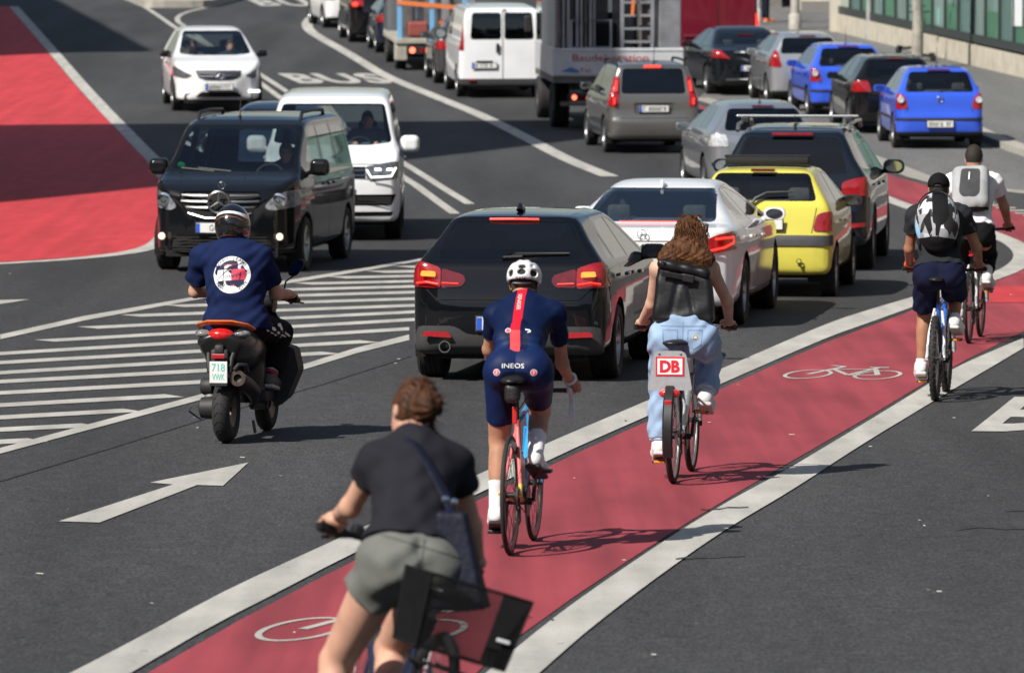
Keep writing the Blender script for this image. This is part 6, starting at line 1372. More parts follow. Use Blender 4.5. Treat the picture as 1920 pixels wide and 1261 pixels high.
# ---------------------------------------------------------------- people
def skin(name, c): 
    m = mat(name, c, .52, var=.16, scale=11, bump=.10, bscale=120, spec=.3)
    p = m.node_tree.nodes['Principled BSDF']; p.inputs['Subsurface Weight'].default_value = .12; p.inputs['Subsurface Radius'].default_value = (.012, .004, .002)
    return m
def cloth(name, c, var=.08, rough=.85, bump=.25): return mat(name, c, rough, var=var, scale=9, bump=bump, bscale=220, spec=.12)
NP = lambda *v: np.array(v, float)
def unit(v): return v/max(np.linalg.norm(v), 1e-9)
def garment(name, f, lo, hi, h, mats, parent, cuts=(), e=None):
    """an iso surface with panels of other colours cut into it"""
    V, Q, N = iso(f, lo, hi, h, e=e or h*.4)
    if not cuts: return mesh_obj(name, V, Q, mats if isinstance(mats, (list, tuple)) else [mats], parent, True, N)
    bm = bmesh.new(); vs_ = [bm.verts.new(v) for v in V]
    for q in Q:
        try: bm.faces.new([vs_[i] for i in q])
        except ValueError: pass
    bm.normal_update()
    for view, poly, mi, test in cuts:
        for fc in cut_faces(bm, view, poly, test): fc.material_index = mi
        bm.normal_update()
    bm.verts.index_update(); P = np.array([tuple(v.co) for v in bm.verts]); g = grad(f, P, e or h*.4); N = g/np.maximum(np.linalg.norm(g, axis=1, keepdims=True), 1e-9)
    o = mesh_obj(name, P, [[v.index for v in ff.verts] for ff in bm.faces], mats, parent, True, N, midx=[ff.material_index for ff in bm.faces]); bm.free(); return o
BACK = lambda q: q.normal.y < .25
class Body:
    def __init__(s, J, B):
        s.J = {k: NP(*v) for k, v in J.items()}; J = s.J; s.B = B
        s.up = unit(J['neck']-J['pel']); s.rt = unit((J['shR']-J['shL'])*.5 + (J['hipR']-J['hipL'])); s.rt = unit(s.rt - s.up*(s.rt@s.up)); s.fw = np.cross(s.up, s.rt)
        s.srt = unit(J['shR']-J['shL']); s.srt = unit(s.srt - s.up*(s.srt@s.up)); s.sfw = np.cross(s.up, s.srt)
        s.hrt = unit(J['hipR']-J['hipL'])
        g = B.get; s.k = g('k', 1.0)
        allp = np.array(list(J.values())); s.lo = allp.min(0)-.26; s.hi = allp.max(0)+.26
    def torso(s, P, i=0.0, low=1.0):
        J, B, k = s.J, s.B, s.k; M = np.stack([s.rt, s.fw, s.up], 1); MS = np.stack([s.srt, s.sfw, s.up], 1); L = np.linalg.norm(J['neck']-J['pel'])
        hipup = unit(s.up + NP(0, 0, .6)); MH = np.stack([s.hrt, np.cross(hipup, s.hrt), hipup], 1)
        a = f_ell(P, J['pel']+s.up*.02, NP(B.get('hip', .17)+i, .115*k+i, .14*k+i), MH)
        a = smin(a, f_ell(P, J['pel']+s.up*L*.40, NP(B.get('waist', .135)+i, B.get('belly', .095)+i, .19*k+i), M), .07)
        a = smin(a, f_ell(P, J['pel']+s.up*L*.70+s.sfw*.0, NP(B.get('chest', .155)+i, B.get('chestd', .11)+i, .20*k+i), MS), .07)
        shl, shr = J['shL'], J['shR']
        a = smin(a, f_cone(P, shl+s.srt*.04-s.up*.02, shr-s.srt*.04-s.up*.02, .056*k+i, .056*k+i), .07)
        nb = J['neck']+s.up*.015
        for q in (shl, shr): a = smin(a, f_cone(P, nb, q*.75+nb*.25, .048*k+i*.9, .045*k+i), .05)
        return a
    def glutes(s, P, i=0.0):
        J = s.J; r = s.B.get('glute', .105)
        bk = -unit(np.cross(unit(s.up + NP(0, 0, .6)), s.hrt))
        return np.minimum(f_ell(P, J['hipL']+bk*.045+s.hrt*.012, NP(r, r, r)*1.0+i), f_ell(P, J['hipR']+bk*.045-s.hrt*.012, NP(r, r, r)*1.0+i))
    def arm(s, P, side, i=0.0):
        J, k = s.J, s.k*s.B.get('arm', 1.0); a, b, c = J['sh'+side], J['el'+side], J['wr'+side]
        d = f_cone(P, a, b, .047*k+i, .038*k+i); d = smin(d, f_ell(P, a, NP(.050, .050, .050)*k+i), .04)
        return smin(d, f_cone(P, b, c, .042*k+i, .027*k+i), .02)
    def thigh(s, P, side, i=0.0, t=1.0, flare=0.0):
        J, k = s.J, s.k*s.B.get('leg', 1.0); a, b = J['hip'+side], J['kn'+side]; e = a+(b-a)*t
        return f_cone(P, a, e, .088*k+i, (.088+(.058-.088)*t)*k+i+flare)
    def shin(s, P, side, i=0.0):
        J, k = s.J, s.k*s.B.get('leg', 1.0); b, c = J['kn'+side], J['an'+side]; d = f_cone(P, b, c, .056*k+i, .036*k+i); ax = unit(c-b)
        bk = unit(NP(0, -1, 0) - ax*(NP(0, -1, 0)@ax)); m = b+(c-b)*.34+bk*.022
        M = np.stack([unit(np.cross(bk, ax)), bk, ax], 1)
        return smin(d, f_ell(P, m, NP(.047*k+i, .045*k+i, .14*k+i), M), .03)
    def head_f(s, P):
        J = s.J; c = J['head']; fd = unit(NP(*s.B.get('face', (0, 1, -.05)))); r_ = unit(np.cross(fd, NP(0, 0, 1))); u_ = np.cross(r_, fd); M = np.stack([r_, fd, u_], 1); k = s.B.get('hd', 1.0)
        a = f_ell(P, c+u_*.015, NP(.074, .096, .105)*k, M)
        a = smin(a, f_ell(P, c+fd*.032-u_*.060, NP(.054, .058, .060)*k, M), .04)
        a = smin(a, f_cone(P, c+fd*.088-u_*.005, c+fd*.108-u_*.038, .010, .016), .015)           # nose
        a = smin(a, f_ell(P, c+fd*.082-u_*.072, NP(.024, .014, .010), M), .012)                  # lips
        a = smax(a, -f_ell(P, c+fd*.098+u_*.002+r_*.032, NP(.016, .012, .010), M), .012); a = smax(a, -f_ell(P, c+fd*.098+u_*.002-r_*.032, NP(.016, .012, .010), M), .012)
        for q in (-1, 1): a = smin(a, f_ell(P, c+r_*q*.077*k-fd*.008-u_*.012, NP(.011, .024, .034), M), .008)
        a = smin(a, f_cone(P, J['neck']-s.up*.03, c-u_*.05-fd*.018, .056*s.B.get('neck', 1), .054*s.B.get('neck', 1)), .03)
        s.hM = (r_, fd, u_); return a
    def foot(s, P, side, i=0.0):
        J = s.J; a, t = J['an'+side], J['toe'+side]; d = unit(t-a); hl = a - d*.03
        dn = NP(0, 0, -1); dn = unit(dn - d*(dn@d)*.5)
        heel = a + dn*.030 - unit(NP(d[0], d[1], 0))*.045; q = f_cone(P, heel, t, .036+i, .036+i); q = smin(q, f_cone(P, a, heel*.5+(a+t)*.25, .040+i, .040+i), .03)
        return smin(q, f_ell(P, t-d*.03, NP(.044, .052, .034)+i, np.stack([unit(np.cross(d, -dn)), d, -dn], 1)), .03)
    def all(s, P):
        a = s.torso(P); a = smin(a, s.glutes(P), .05)
        for q in 'LR':
            a = smin(a, s.arm(P, q), .03); a = smin(a, s.thigh(P, q), .04); a = smin(a, s.shin(P, q), .02); a = smin(a, s.foot(P, q, -.006), .02)
        return smin(a, s.head_f(P), .03)
    def wr(s, P, amp=.004, fr=38.0):
        x, y, z = P[:, 0], P[:, 1], P[:, 2]
        return amp*(np.sin(fr*z + 9*x + 3*np.sin(fr*.35*x+2)) * np.sin(fr*.45*x - 7*z + 4*np.sin(11*y)) + .5*np.sin(fr*1.7*z-fr*.8*x+3*np.sin(17*x)))
def hand_f(W, G, A, up=(0, 0, 1), fwd=(0, 1, 0), k=1.0, thumb=1, rb=.019):
    """a hand closed on a bar: wrist W, grip centre G, bar direction A (towards the little finger)"""
    W, G, A, up, fwd = NP(*W), NP(*G), unit(NP(*A)), NP(*up), NP(*fwd); fwd = unit(fwd - A*(fwd@A)); up = unit(np.cross(A, fwd)); up = up if up[2] > 0 else -up
    rr = rb+.009
    def on(ang, off, r=None): return G + A*off + ((r or rr)*(fwd*math.cos(ang) + up*math.sin(ang)))
    segs = []
    for i, (off, ln) in enumerate(((-.030, .95), (-.010, 1.05), (.010, 1.0), (.029, .82))):
        a0 = R(128); p = on(a0, off*k, rr+.012)
        for j, da in enumerate((62, 62, 52)):
            a0 -= R(da)*ln; q = on(a0, off*k, rr+(.006 if j == 0 else 0)); segs.append((p, q, (.0112, .0102, .0092)[j]*k, (.0104, .0094, .0082)[j]*k)); p = q
    t0 = G - A*.036*k + up*.012 - fwd*.022; t1 = G - A*.044*k - up*.006 + fwd*.002; t2 = G - A*.030*k - up*.026 + fwd*.016
    kn = [on(R(128), o*k, rr+.012) for o in (-.030, .029)]
    def f(P):
        d = f_cone(P, W, (kn[0]+kn[1])*.5 - fwd*.03, .026*k, .026*k)
        d = smin(d, f_cone(P, kn[0]-fwd*.004, kn[1]-fwd*.004, .014*k, .013*k), .02)
        d = smin(d, f_cone(P, W*.5+G*.5+up*.012-A*.02, kn[0]-fwd*.03, .018*k, .015*k), .025); d = smin(d, f_cone(P, W*.5+G*.5+up*.012+A*.02, kn[1]-fwd*.03, .017*k, .014*k), .025)
        for a, b, r0, r1 in segs: d = smin(d, f_cone(P, a, b, r0, r1), .004)
        d = smin(d, f_cone(P, t0, t1, .013*k, .0115*k), .010); return smin(d, f_cone(P, t1, t2, .0112*k, .0095*k), .004)
    c = (W+G)/2; return f, np.minimum(W, G)-.075, np.maximum(W, G)+.075
def make_body(root, bd, skinm, hands=(), h=.0145):
    """one continuous body mesh, hands with fingers included"""
    V, Q, N = iso(bd.all, bd.lo, bd.hi, h, e=.006); Vs, Qs, Ns = [V], [Q], [N]; b = len(V)
    for a in hands:
        f, lo, hi = hand_f(*a[0], **(a[1] if len(a) > 1 else {})); v, q, n = iso(f, lo, hi, .006, e=.0025); Vs.append(v); Qs.append(q+b); Ns.append(n); b += len(v)
    return mesh_obj('body', np.concatenate(Vs), np.concatenate(Qs), skinm, root, True, np.concatenate(Ns))
def shirt_f(bd, sleeve=.5, i=.014, hem=-.02, amp=.004, flare=.012, neck=.085, loose=0.0, hemn=None):
    J = bd.J; n = unit(bd.up + NP(0, 0, .25)) if hemn is None else unit(NP(*hemn))
    def f(P):
        d = bd.torso(P, i) - loose*np.clip(1-((P-J['pel'])@bd.up)/.35, 0, 1); d = smin(d, bd.glutes(P, i-.004+loose*.6), .06)
        d = smax(d, -f_plane(P, J['pel']+bd.up*hem, n), .006)
        if sleeve > 0:
            for q in 'LR':
                a, b = J['sh'+q], J['el'+q]; e = a+(b-a)*sleeve; k = bd.k*bd.B.get('arm', 1.0)
                s_ = smin(f_cone(P, a, b, .050*k+i, .044*k+i+flare), f_ell(P, a, NP(.051, .051, .051)*k+i), .04)
                d = smin(d, smax(s_, f_plane(P, e, b-a), .005), .035)
        else:
            for q in 'LR': d = smax(d, -f_ell(P, J['sh'+q]+bd.srt*(-.035 if q == 'L' else .035)-bd.up*.01, NP(.075, .14, .085), np.stack([bd.srt, bd.sfw, bd.up], 1)), .02)
        d = smax(d, -f_cone(P, J['neck']+bd.up*.035+bd.sfw*.02, J['neck']+bd.up*.2+bd.sfw*.05, neck*.85, neck), .01)
        return d + (bd.wr(P, amp) if amp else 0)
    return f
def legs_f(bd, t=.55, i=.016, top=.10, amp=.004, flare=.01, full=False, glut=0.0, taper=None):
    J = bd.J; n = unit(bd.up + NP(0, 0, .25))
    def f(P):
        d = smin(bd.torso(P, i*.35), bd.glutes(P, i*.7+glut), .07); d = smax(d, f_plane(P, J['pel']+bd.up*top, n), .006)
        d = smax(d, -f_plane(P, J['pel']-NP(0, 0, .16), (0, 0, 1)), .02)
        for q in 'LR':
            a, b, c = J['hip'+q], J['kn'+q], J['an'+q]
            if not full:
                e = a+(b-a)*t; s_ = smax(bd.thigh(P, q, i, 1.0, flare), f_plane(P, e, b-a), .005)
            else:
                s_ = smin(bd.thigh(P, q, i), f_cone(P, b, c, (.062 if not taper else taper*.98)*bd.k+i, (taper or .052)*bd.k+i*.6), .03)
                tt = full if isinstance(full, float) else .93; s_ = smax(s_, f_plane(P, b+(c-b)*tt, c-b), .005)
            d = smin(d, s_, .03)
        return d + (bd.wr(P, amp, 30) if amp else 0)
    return f
def sock(root, bd, side, frac, m_, top_m=None):
    J = bd.J; b, c = J['kn'+side], J['an'+side]
    def f(P): return smax(np.minimum(bd.shin(P, side, .005), bd.foot(P, side, -.002)), -f_plane(P, b+(c-b)*(1-frac), c-b), .004)
    p = np.array([b, c, J['toe'+side]]); return garment('sock', f, p.min(0)-.1, p.max(0)+.1, .011, m_, root)
def shoe(root, bd, side, m_, sole_m, i=.008, name='shoe'):
    J = bd.J; a, t = J['an'+side], J['toe'+side]; d = unit(t-a); up_ = unit(np.cross(unit(np.cross(d, NP(0, 0, 1))), d))
    def f(P): return smax(bd.foot(P, side, i), f_plane(P, a+NP(0, 0, .035), (0, -.25, 1)), .01)
    p = np.array([a, t]); o = garment(name, f, p.min(0)-.13, p.max(0)+.12, .010, m_, root)
    hl = a - unit(NP(d[0], d[1], 0))*.06; ax = unit(t-a - 0*up_)
    dn = NP(0, 0, -1); dn = unit(dn - d*(dn@d)*.5); heel = a+dn*.030-unit(NP(d[0], d[1], 0))*.045; sd = unit(t-heel); su = unit(NP(0, 0, 1)-sd*sd[2])
    M = np.stack([np.cross(sd, su), sd, su], 1); c = (heel+t)/2 - su*.040; ln = np.linalg.norm(t-heel)/2+.045
    def g(P): return f_box(P, c, (.046, ln, .014), .013, M)
    garment('sole', g, c-.2, c+.2, .011, sole_m, o); return o
def strand_hair(root, name, roots, m_, r0=.006):
    m = MB()
    for pts in roots: m.tube(pts, [r0*(1-.75*i/(len(pts)-1)) for i in range(len(pts))], 4, cap=False)
    o = m.build(name, m_, root, True); o['kind'] = 'stuff'; return o
# ---------------------------------------------------------------- bicycles
M_BFR = mat('bike_black', (.012, .012, .013), .4, var=.2)
M_SPOKE = mat('spoke_steel', (.45, .45, .46), .3, .9, var=.1)
M_ALLOY = mat('polished_alloy', (.55, .56, .57), .3, .9, var=.1)
def bike_wheel(parent, y, r, tr, rim_m, rimh=.02, spokes=28, disc=False, knob=False, spoke_m=None, steer=0.0):
    t = MB(); t.lathe([(tr*math.cos(a), r-tr+tr*math.sin(a)) for a in np.linspace(0, 2*math.pi, 10, endpoint=False)], 'x', 56, closed=True)
    if knob:
        for k in range(72):
            a = 2*math.pi*k/72
            for x in (-.55, 0, .55):
                if (k + int(x*2)) % 2: continue
                M3 = Matrix.Rotation(a, 3, 'X'); t.box(M3 @ Vector((x*tr*1.3, 0, r-.002-abs(x)*.008)), (tr*.5, .014, .010), rot=M3)
    w_ = t.build('wheel', M_TYRE, parent, True, ang=50)
    q = MB(); R0 = r-2*tr+.006; q.lathe([(-.011, R0), (-.012, R0-rimh*.4), (-.005, R0-rimh), (.005, R0-rimh), (.012, R0-rimh*.4), (.011, R0)], 'x', 56, closed=True); q.build('rim', rim_m, w_, True, ang=40)
    s = MB()
    for k in range(spokes):
        a = 2*math.pi*k/spokes; sd = (-1)**k; b = a+.35*(1 if (k//2) % 2 else -1)
        s.tube([(sd*.026, math.cos(b)*.024, math.sin(b)*.024), (0, math.cos(a)*(R0-rimh), math.sin(a)*(R0-rimh))], .0016, 4, cap=False)
    s.build('spokes', spoke_m or M_SPOKE, w_)
    h = MB(); h.lathe([(-.05, .008), (-.05, .014), (-.032, .015), (-.03, .028), (-.024, .028), (-.02, .016), (.02, .016), (.024, .028), (.03, .028), (.032, .015), (.05, .014), (.05, .008)], 'x', 16); h.build('hub', M_BFR, w_, True, ang=40)
    if disc: MB().lathe([(-.036, .03), (-.036, .075), (-.034, .075), (-.034, .03)], 'x', 24).build('brake_disc', M_ALLOY, w_)
    w_.location = (0, y, r); w_.rotation_euler = (0, 0, steer); return w_
def crank_set(root, bb, ang, L_=.172, ring=.085, m_=M_BFR, amber=False, plat=True, wide=.115, pedm=None):
    a = R(ang); rv = Vector((0, math.cos(a), math.sin(a)))*L_; bbv = Vector(bb)
    c = MB(); c.lathe([(.042, .02), (.042, ring), (.046, ring), (.046, .02)], 'x', 36, bb); c.lathe([(.034, .02), (.034, ring*.75), (.037, ring*.75)], 'x', 36, bb)
    c.tube([bbv+Vector((-.07, 0, 0)), bbv+Vector((.07, 0, 0))], .02, 10)
    for sx, sg in ((.075, 1), (-.075, -1)): c.tube([bbv+Vector((sx, 0, 0)), bbv+Vector((sx*1.12, 0, 0))+rv*sg], .012, 8, flat=(1, 1))
    c.build('crank_set', m_, root, True, ang=40); out = []
    for sx, sg in ((1, 1), (-1, -1)):
        p = bbv+Vector((sx*.13, 0, 0))+rv*sg; m = MB(); m.box(p, (.095, .085, .022), bev=.006); o = m.build('pedal', pedm or M_BFR, root, True, ang=40)
        if amber:
            for yy in (-.045, .045): MB().box(p+Vector((0, yy, 0)), (.07, .006, .014)).build('pedal_reflector', mat('amber_reflector', (.8, .28, .02), .3, coat=.6), o)
        out.append(p)
    return out
def chain_line(root, bb, r, ring=.085, cog=.045):
    m = MB(); b = Vector((.044, bb[1], bb[2])); a = Vector((.044, 0, r)); pts = []
    for t in np.linspace(-math.pi/2, math.pi/2, 9): pts.append(b+Vector((0, math.cos(t)*ring, math.sin(t)*ring)))
    for t in np.linspace(math.pi/2, 3*math.pi/2, 9): pts.append(a+Vector((0, math.cos(t)*cog, math.sin(t)*cog)))
    m.tube(pts, .004, 4, closed=True); m.build('chain', M_STEEL, root)
    MB().lathe([(.03, .02), (.03, .03), (.034, .05), (.04, .045), (.045, .03), (.05, .02)], 'x', 20, (0, 0, r)).build('sprocket', M_STEEL, root, True)
    m = MB(); m.tube([(.05, 0, r-.02), (.052, .01, r-.07), (.05, .03, r-.15)], .008, 6)
    for z, y_ in ((r-.075, .012), (r-.145, .03)): m.lathe([(.044, .006), (.044, .022), (.05, .022), (.05, .006)], 'x', 12, (0, y_, z))
    m.build('derailleur', M_BFR, root, True, ang=40)
def saddle(root, y, z, L_=.27, w_=.075, m_=M_BFR, tilt=0):
    def f(P):
        d = f_ell(P, (0, y-.05, z-.018), (w_, .12, .03)); d = smin(d, f_cone(P, (0, y-.02, z-.016), (0, y+L_*.62, z-.02), .032, .018), .05); return smax(d, -f_plane(P, (0, y, z-.03), (0, 0, 1)), .012)
    o = garment('saddle', f, (-.12, y-.2, z-.08), (.12, y+.25, z+.05), .012, m_, root); return o

def racing_bike():
    r = tag(empty('racing_bicycle'), 'light blue and coral racing bicycle with drop handlebars on the red lane', 'bicycle')
    wr_ = .335; bb = (0, .41, .27); cf = mat('sky_blue_frame', (.04, .33, .78), .3, coat=.6); co = mat('coral_frame', (.72, .17, .17), .3, coat=.6); ye = mat('yellow_frame', (.80, .55, .10), .3, coat=.6)
    for y in (0, .98): bike_wheel(r, y, wr_, .0135, mat('carbon_rim', (.012, .012, .013), .35, coat=.4), .045, 20, spoke_m=M_BFR)
    MB().tube([bb, (0, .86, .66)], [.026, .024], 12).tube([(0, .285, .72), (0, .82, .80)], .018, 10).tube([(0, .81, .84), (0, .86, .64)], .024, 12).build('frame_front', cf, r, True, ang=40)
    MB().tube([bb, (0, .285, .74)], [.020, .018], 10).tube([(.0, .29, .70), (.03, .15, .50), (.055, .02, .35)], [.012, .011, .010], 8).tube([(0, .29, .70), (-.03, .15, .50), (-.055, .02, .35)], [.012, .011, .010], 8).build('seat_stays', co, r, True, ang=40)
    for s in (-1, 1): MB().tube([(s*.055, .02, .345), (s*.055, .0, .335)], .012, 8).tube([(s*.05, .05, .39), (s*.056, .0, .337)], .0115, 8).tube([(s*.02, .39, .275), (s*.055, .0, .335)], .011, 8).build('dropout', ye, r, True)
    for s in (-1, 1): MB().tube([(s*.03, .87, .66), (s*.05, .93, .46), (s*.052, .98, .335)], [.014, .012, .009], 8).build('fork_blade', cf, r, True)
    MB().tube([(0, .285, .74), (0, .245, .94)], .0135, 10).build('seat_post', M_BFR, r, True); saddle(r, .19, .985)
    MB().lathe([(0, .001), (0, .0)], 'x', 4) if 0 else None
    def bag(P): return f_box(P, (0, .10, .90), (.042, .06, .055), .03)
    garment('saddle_bag', bag, (-.1, 0, .8), (.1, .2, 1.0), .012, mat('bag_nylon', (.015, .015, .016), .5, var=.2, bump=.3, bscale=60), r)
    MB().box((0, .185, .77), (.028, .02, .10), bev=.008).build('rear_light', mat('rear_light_red', (.55, .02, .02), .3, coat=.8), r)
    MB().tube([(0, .80, .855), (0, .90, .865)], .018, 10).build('stem', M_BFR, r, True)
    MB().tube([(-.20, .905, .87), (.20, .905, .87)], .014, 10).build('handlebar', M_BFR, r, True)
    tape = mat('white_bar_tape', (.62, .63, .65), .7, var=.06)
    for s in (-1, 1):
        MB().tube([(s*.20, .905, .87), (s*.212, .95, .872), (s*.215, 1.0, .85), (s*.218, 1.01, .79), (s*.222, .96, .735), (s*.224, .88, .72)], .0175, 10).build('bar_drop', tape, r, True)
        MB().tube([(s*.212, .98, .875), (s*.213, 1.03, .90), (s*.213, 1.045, .93)], [.018, .018, .012], 8).build('brake_hood', tape, r, True); MB().tube([(s*.213, 1.045, .90), (s*.215, 1.05, .80)], .006, 6).build('brake_lever', M_BFR, r, True)
    MB().tube([(-.0, .33, .66), (0, .49, .40)], .001, 4) if 0 else None
    MB().lathe([(0, .001), (0, .034), (.15, .036), (.17, .024), (.20, .024), (.205, .001)], 'z', 14).build('water_bottle', mat('bottle_grey', (.45, .46, .47), .4), r, True)
    o = [q for q in bpy.data.objects if q.parent == r and q.name.startswith('water_bottle')][0]; o.location = (0, .42, .36); o.rotation_euler = (R(16), 0, 0)
    crank_set(r, bb, 82); chain_line(r, bb, wr_)
    MB().tube([(.0, .285, .78), (.05, .30, .86), (.03, .5, .84), (0, .86, .70)], .003, 5).build('brake_cable', M_BFR, r)
    place(r, -.01, 31.6, 7.9); return r
RACE = racing_bike()

def hire_bike():
    r = tag(empty('hire_bicycle'), 'silver hire bicycle with a DB plate over its black rear mudguard', 'bicycle')
    wr_ = .345; bb = (0, .43, .28); sil = mat('silver_frame', (.55, .56, .57), .35, .6, coat=.4); wb = 1.10
    for y in (0, wb): bike_wheel(r, y, wr_, .021, M_ALLOY, .02, 32)
    MB().tube([bb, (0, .95, .62)], .030, 12).tube([bb, (0, .25, .72)], .022, 10).tube([(0, .92, .78), (0, .98, .56)], .026, 12).build('frame', sil, r, True, ang=40)
    for s in (-1, 1):
        MB().tube([(s*.02, .40, .29), (s*.065, .0, wr_)], .013, 8).tube([(s*.02, .28, .66), (s*.06, .12, .50), (s*.065, .0, wr_)], .011, 8).build('rear_stay', sil, r, True)
        MB().tube([(s*.035, .99, .60), (s*.06, 1.05, .50), (s*.06, wb, wr_)], .014, 8).build('fork_blade', sil, r, True)
    MB().tube([(0, .25, .72), (0, .20, .90)], .014, 10).build('seat_post', M_ALLOY, r, True); saddle(r, .17, .93, .26, .10)
    for y0_, a0, a1, nm in ((0, 10, 205, 'rear_mudguard'), (wb, -10, 140, 'front_mudguard')):
        m = MB(); v = []; n_ = 16
        for k in range(n_+1):
            a = R(a0+(a1-a0)*k/n_)
            for x, d in ((-.034, .010), (-.024, .022), (.024, .022), (.034, .010)): v.append((x, y0_+math.cos(a)*(wr_+d), wr_+math.sin(a)*(wr_+d)))
        m.add(v, [(k*4+j, k*4+j+1, k*4+j+5, k*4+j+4) for k in range(n_) for j in range(3)]).build(nm, M_BFR, r, True)
    # rear plate with lettering
    pl = rpoly([(-.145, .62), (.145, .62), (.105, .855), (.075, .875), (-.075, .875), (-.105, .855)], .02, 4)
    o = MB().prism(pl, -.20, -.185).build('rear_plate', mat('plate_grey', (.40, .41, .43), .45, .3, var=.08), r)
    red = mat('signal_red', (.62, .015, .03), .5); wh = mat('sign_white', (.75, .75, .75), .5)
    MB().box((.0, -.2025, .775), (.185, .004, .125), bev=.001).build('plate_border', red, o); MB().box((0, -.2045, .775), (.163, .004, .103)).build('plate_field', wh, o)
    text_obj('plate_lettering', 'DB', .1, Matrix.Translation((0, -.208, .775)) @ Matrix.Rotation(math.pi/2, 4, 'X'), red, o, fit=(.13, .080), bold=.05)
    for s in (-1, 1): MB().lathe([(-.206, .001), (-.204, .008)], 'y', 10, (s*.07, 0, .855)).build('rivet', M_CHROME, o)
    MB().tube([(-.11, -.18, .64), (-.10, .05, .66), (0, .26, .68)], .008, 6).tube([(.11, -.18, .64), (.10, .05, .66), (0, .26, .68)], .008, 6).build('plate_bracket', sil, r, True)
    def tl(P): return f_ell(P, (0, -.21, .60), (.07, .035, .034))
    garment('rear_light', tl, (-.1, -.3, .53), (.1, -.14, .68), .011, mat('rear_light_red', (.55, .02, .02), .3, coat=.8), r)
    MB().box((0, -.305, .545), (.05, .015, .035), bev=.006).build('reflector', mat('red_reflector', (.55, .02, .03), .25, coat=1), r)
    MB().tube([(0, .92, .78), (0, .88, .96)], .02, 10).build('stem', M_ALLOY, r, True)
    MB().tube([(-.32, .72, .985), (-.16, .84, .99), (0, .88, .975), (.16, .84, .99), (.32, .72, .985)], .0125, 10).build('handlebar', M_ALLOY, r, True)
    for s in (-1, 1):
        MB().tube([(s*.24, .78, .988), (s*.335, .705, .984)], .019, 10).build('grip', M_BFR, r, True); MB().tube([(s*.20, .83, .985), (s*.30, .79, .965)], .006, 6).build('brake_lever', M_BFR, r, True)
    def dyn(P): return f_ell(P, (-.25, .74, 1.03), (.035, .05, .05))
    garment('bell', dyn, (-.32, .65, .96), (-.18, .83, 1.1), .012, M_BFR, r)
    MB().box((0, .98, .80), (.09, .06, .09), bev=.02).build('headlight', M_BFR, r)
    crank_set(r, bb, 70, amber=True); chain_line(r, bb, wr_)
    place(r, 1.05, 36.9, 8); return r
hire_bike()

def mountain_bike(label, pos, head, frame_col, acc_col, fat=.027, wr_=.34, barz=1.02, sadz=.985, knob=True, cap_ang=75, white_fork=True, name='mountain_bicycle', mud=False):
    r = tag(empty(name), label, 'bicycle'); bb = (0, .43, .30); wb = 1.08; fm = mat('frame_'+str(int(pos[0]*100)), frame_col, .3, coat=.5); am = mat('accent_'+str(int(pos[0]*100)), acc_col, .35, coat=.4)
    for y in (0, wb): bike_wheel(r, y, wr_, fat, M_BFR, .022, 32, disc=True, knob=knob)
    MB().tube([bb, (0, .88, .68)], .027, 12).tube([(0, .27, .74), (0, .86, .78)], .019, 10).tube([bb, (0, .26, .78)], .018, 10).tube([(0, .86, .82), (0, .91, .66)], .025, 12).build('frame', fm, r, True, ang=40)
    for s in (-1, 1):
        MB().tube([(s*.025, .40, .31), (s*.07, .0, wr_)], .013, 8).tube([(s*.03, .28, .72), (s*.06, .12, .54), (s*.07, .0, wr_)], .012, 8).build('rear_stay', am, r, True)
        MB().tube([(s*.065, .93, .66), (s*.065, wb, wr_)], [.02, .017], 8).build('fork_leg', am, r, True)
        MB().box((s*.065 if s < 0 else .065, .03, .40), (.02, .05, .10), bev=.006).build('brake_caliper', am, r)
    MB().tube([(0, .26, .76), (0, .215, sadz-.03)], .0145, 10).build('seat_post', M_BFR, r, True); saddle(r, .17, sadz, .26, .08)
    MB().tube([(0, .86, .82), (0, .85, .93), (0, .92, barz-.03)], .018, 10).build('stem', M_BFR, r, True)
    MB().tube([(-.34, .86, barz), (-.12, .91, barz-.015), (0, .92, barz-.02), (.12, .91, barz-.015), (.34, .86, barz)], .014, 10).build('handlebar', M_BFR, r, True)
    for s in (-1, 1): MB().tube([(s*.23, .882, barz-.006), (s*.345, .858, barz)], .018, 10).build('grip', M_BFR, r, True); MB().tube([(s*.20, .91, barz-.01), (s*.31, .90, barz-.035)], .006, 6).build('brake_lever', M_BFR, r, True)
    if mud:
        MB().box((0, .17, sadz-.16), (.045, .02, .06), bev=.01).build('rear_light', mat('rear_light_red', (.55, .02, .02), .3, coat=.8), r)
    crank_set(r, bb, cap_ang, amber=True); chain_line(r, bb, wr_)
    place(r, *pos, head); return r
mountain_bike('blue and white mountain bicycle of the rider in the black cap', (3.38, 45.3), 9, (.03, .16, .60), (.65, .66, .68))
mountain_bike('dark trekking bicycle of the rider in the white shirt', (4.28, 53.2), 10.5, (.02, .02, .022), (.55, .56, .57), fat=.019, wr_=.345, barz=1.05, sadz=1.0, knob=False, name='trekking_bicycle', mud=True)

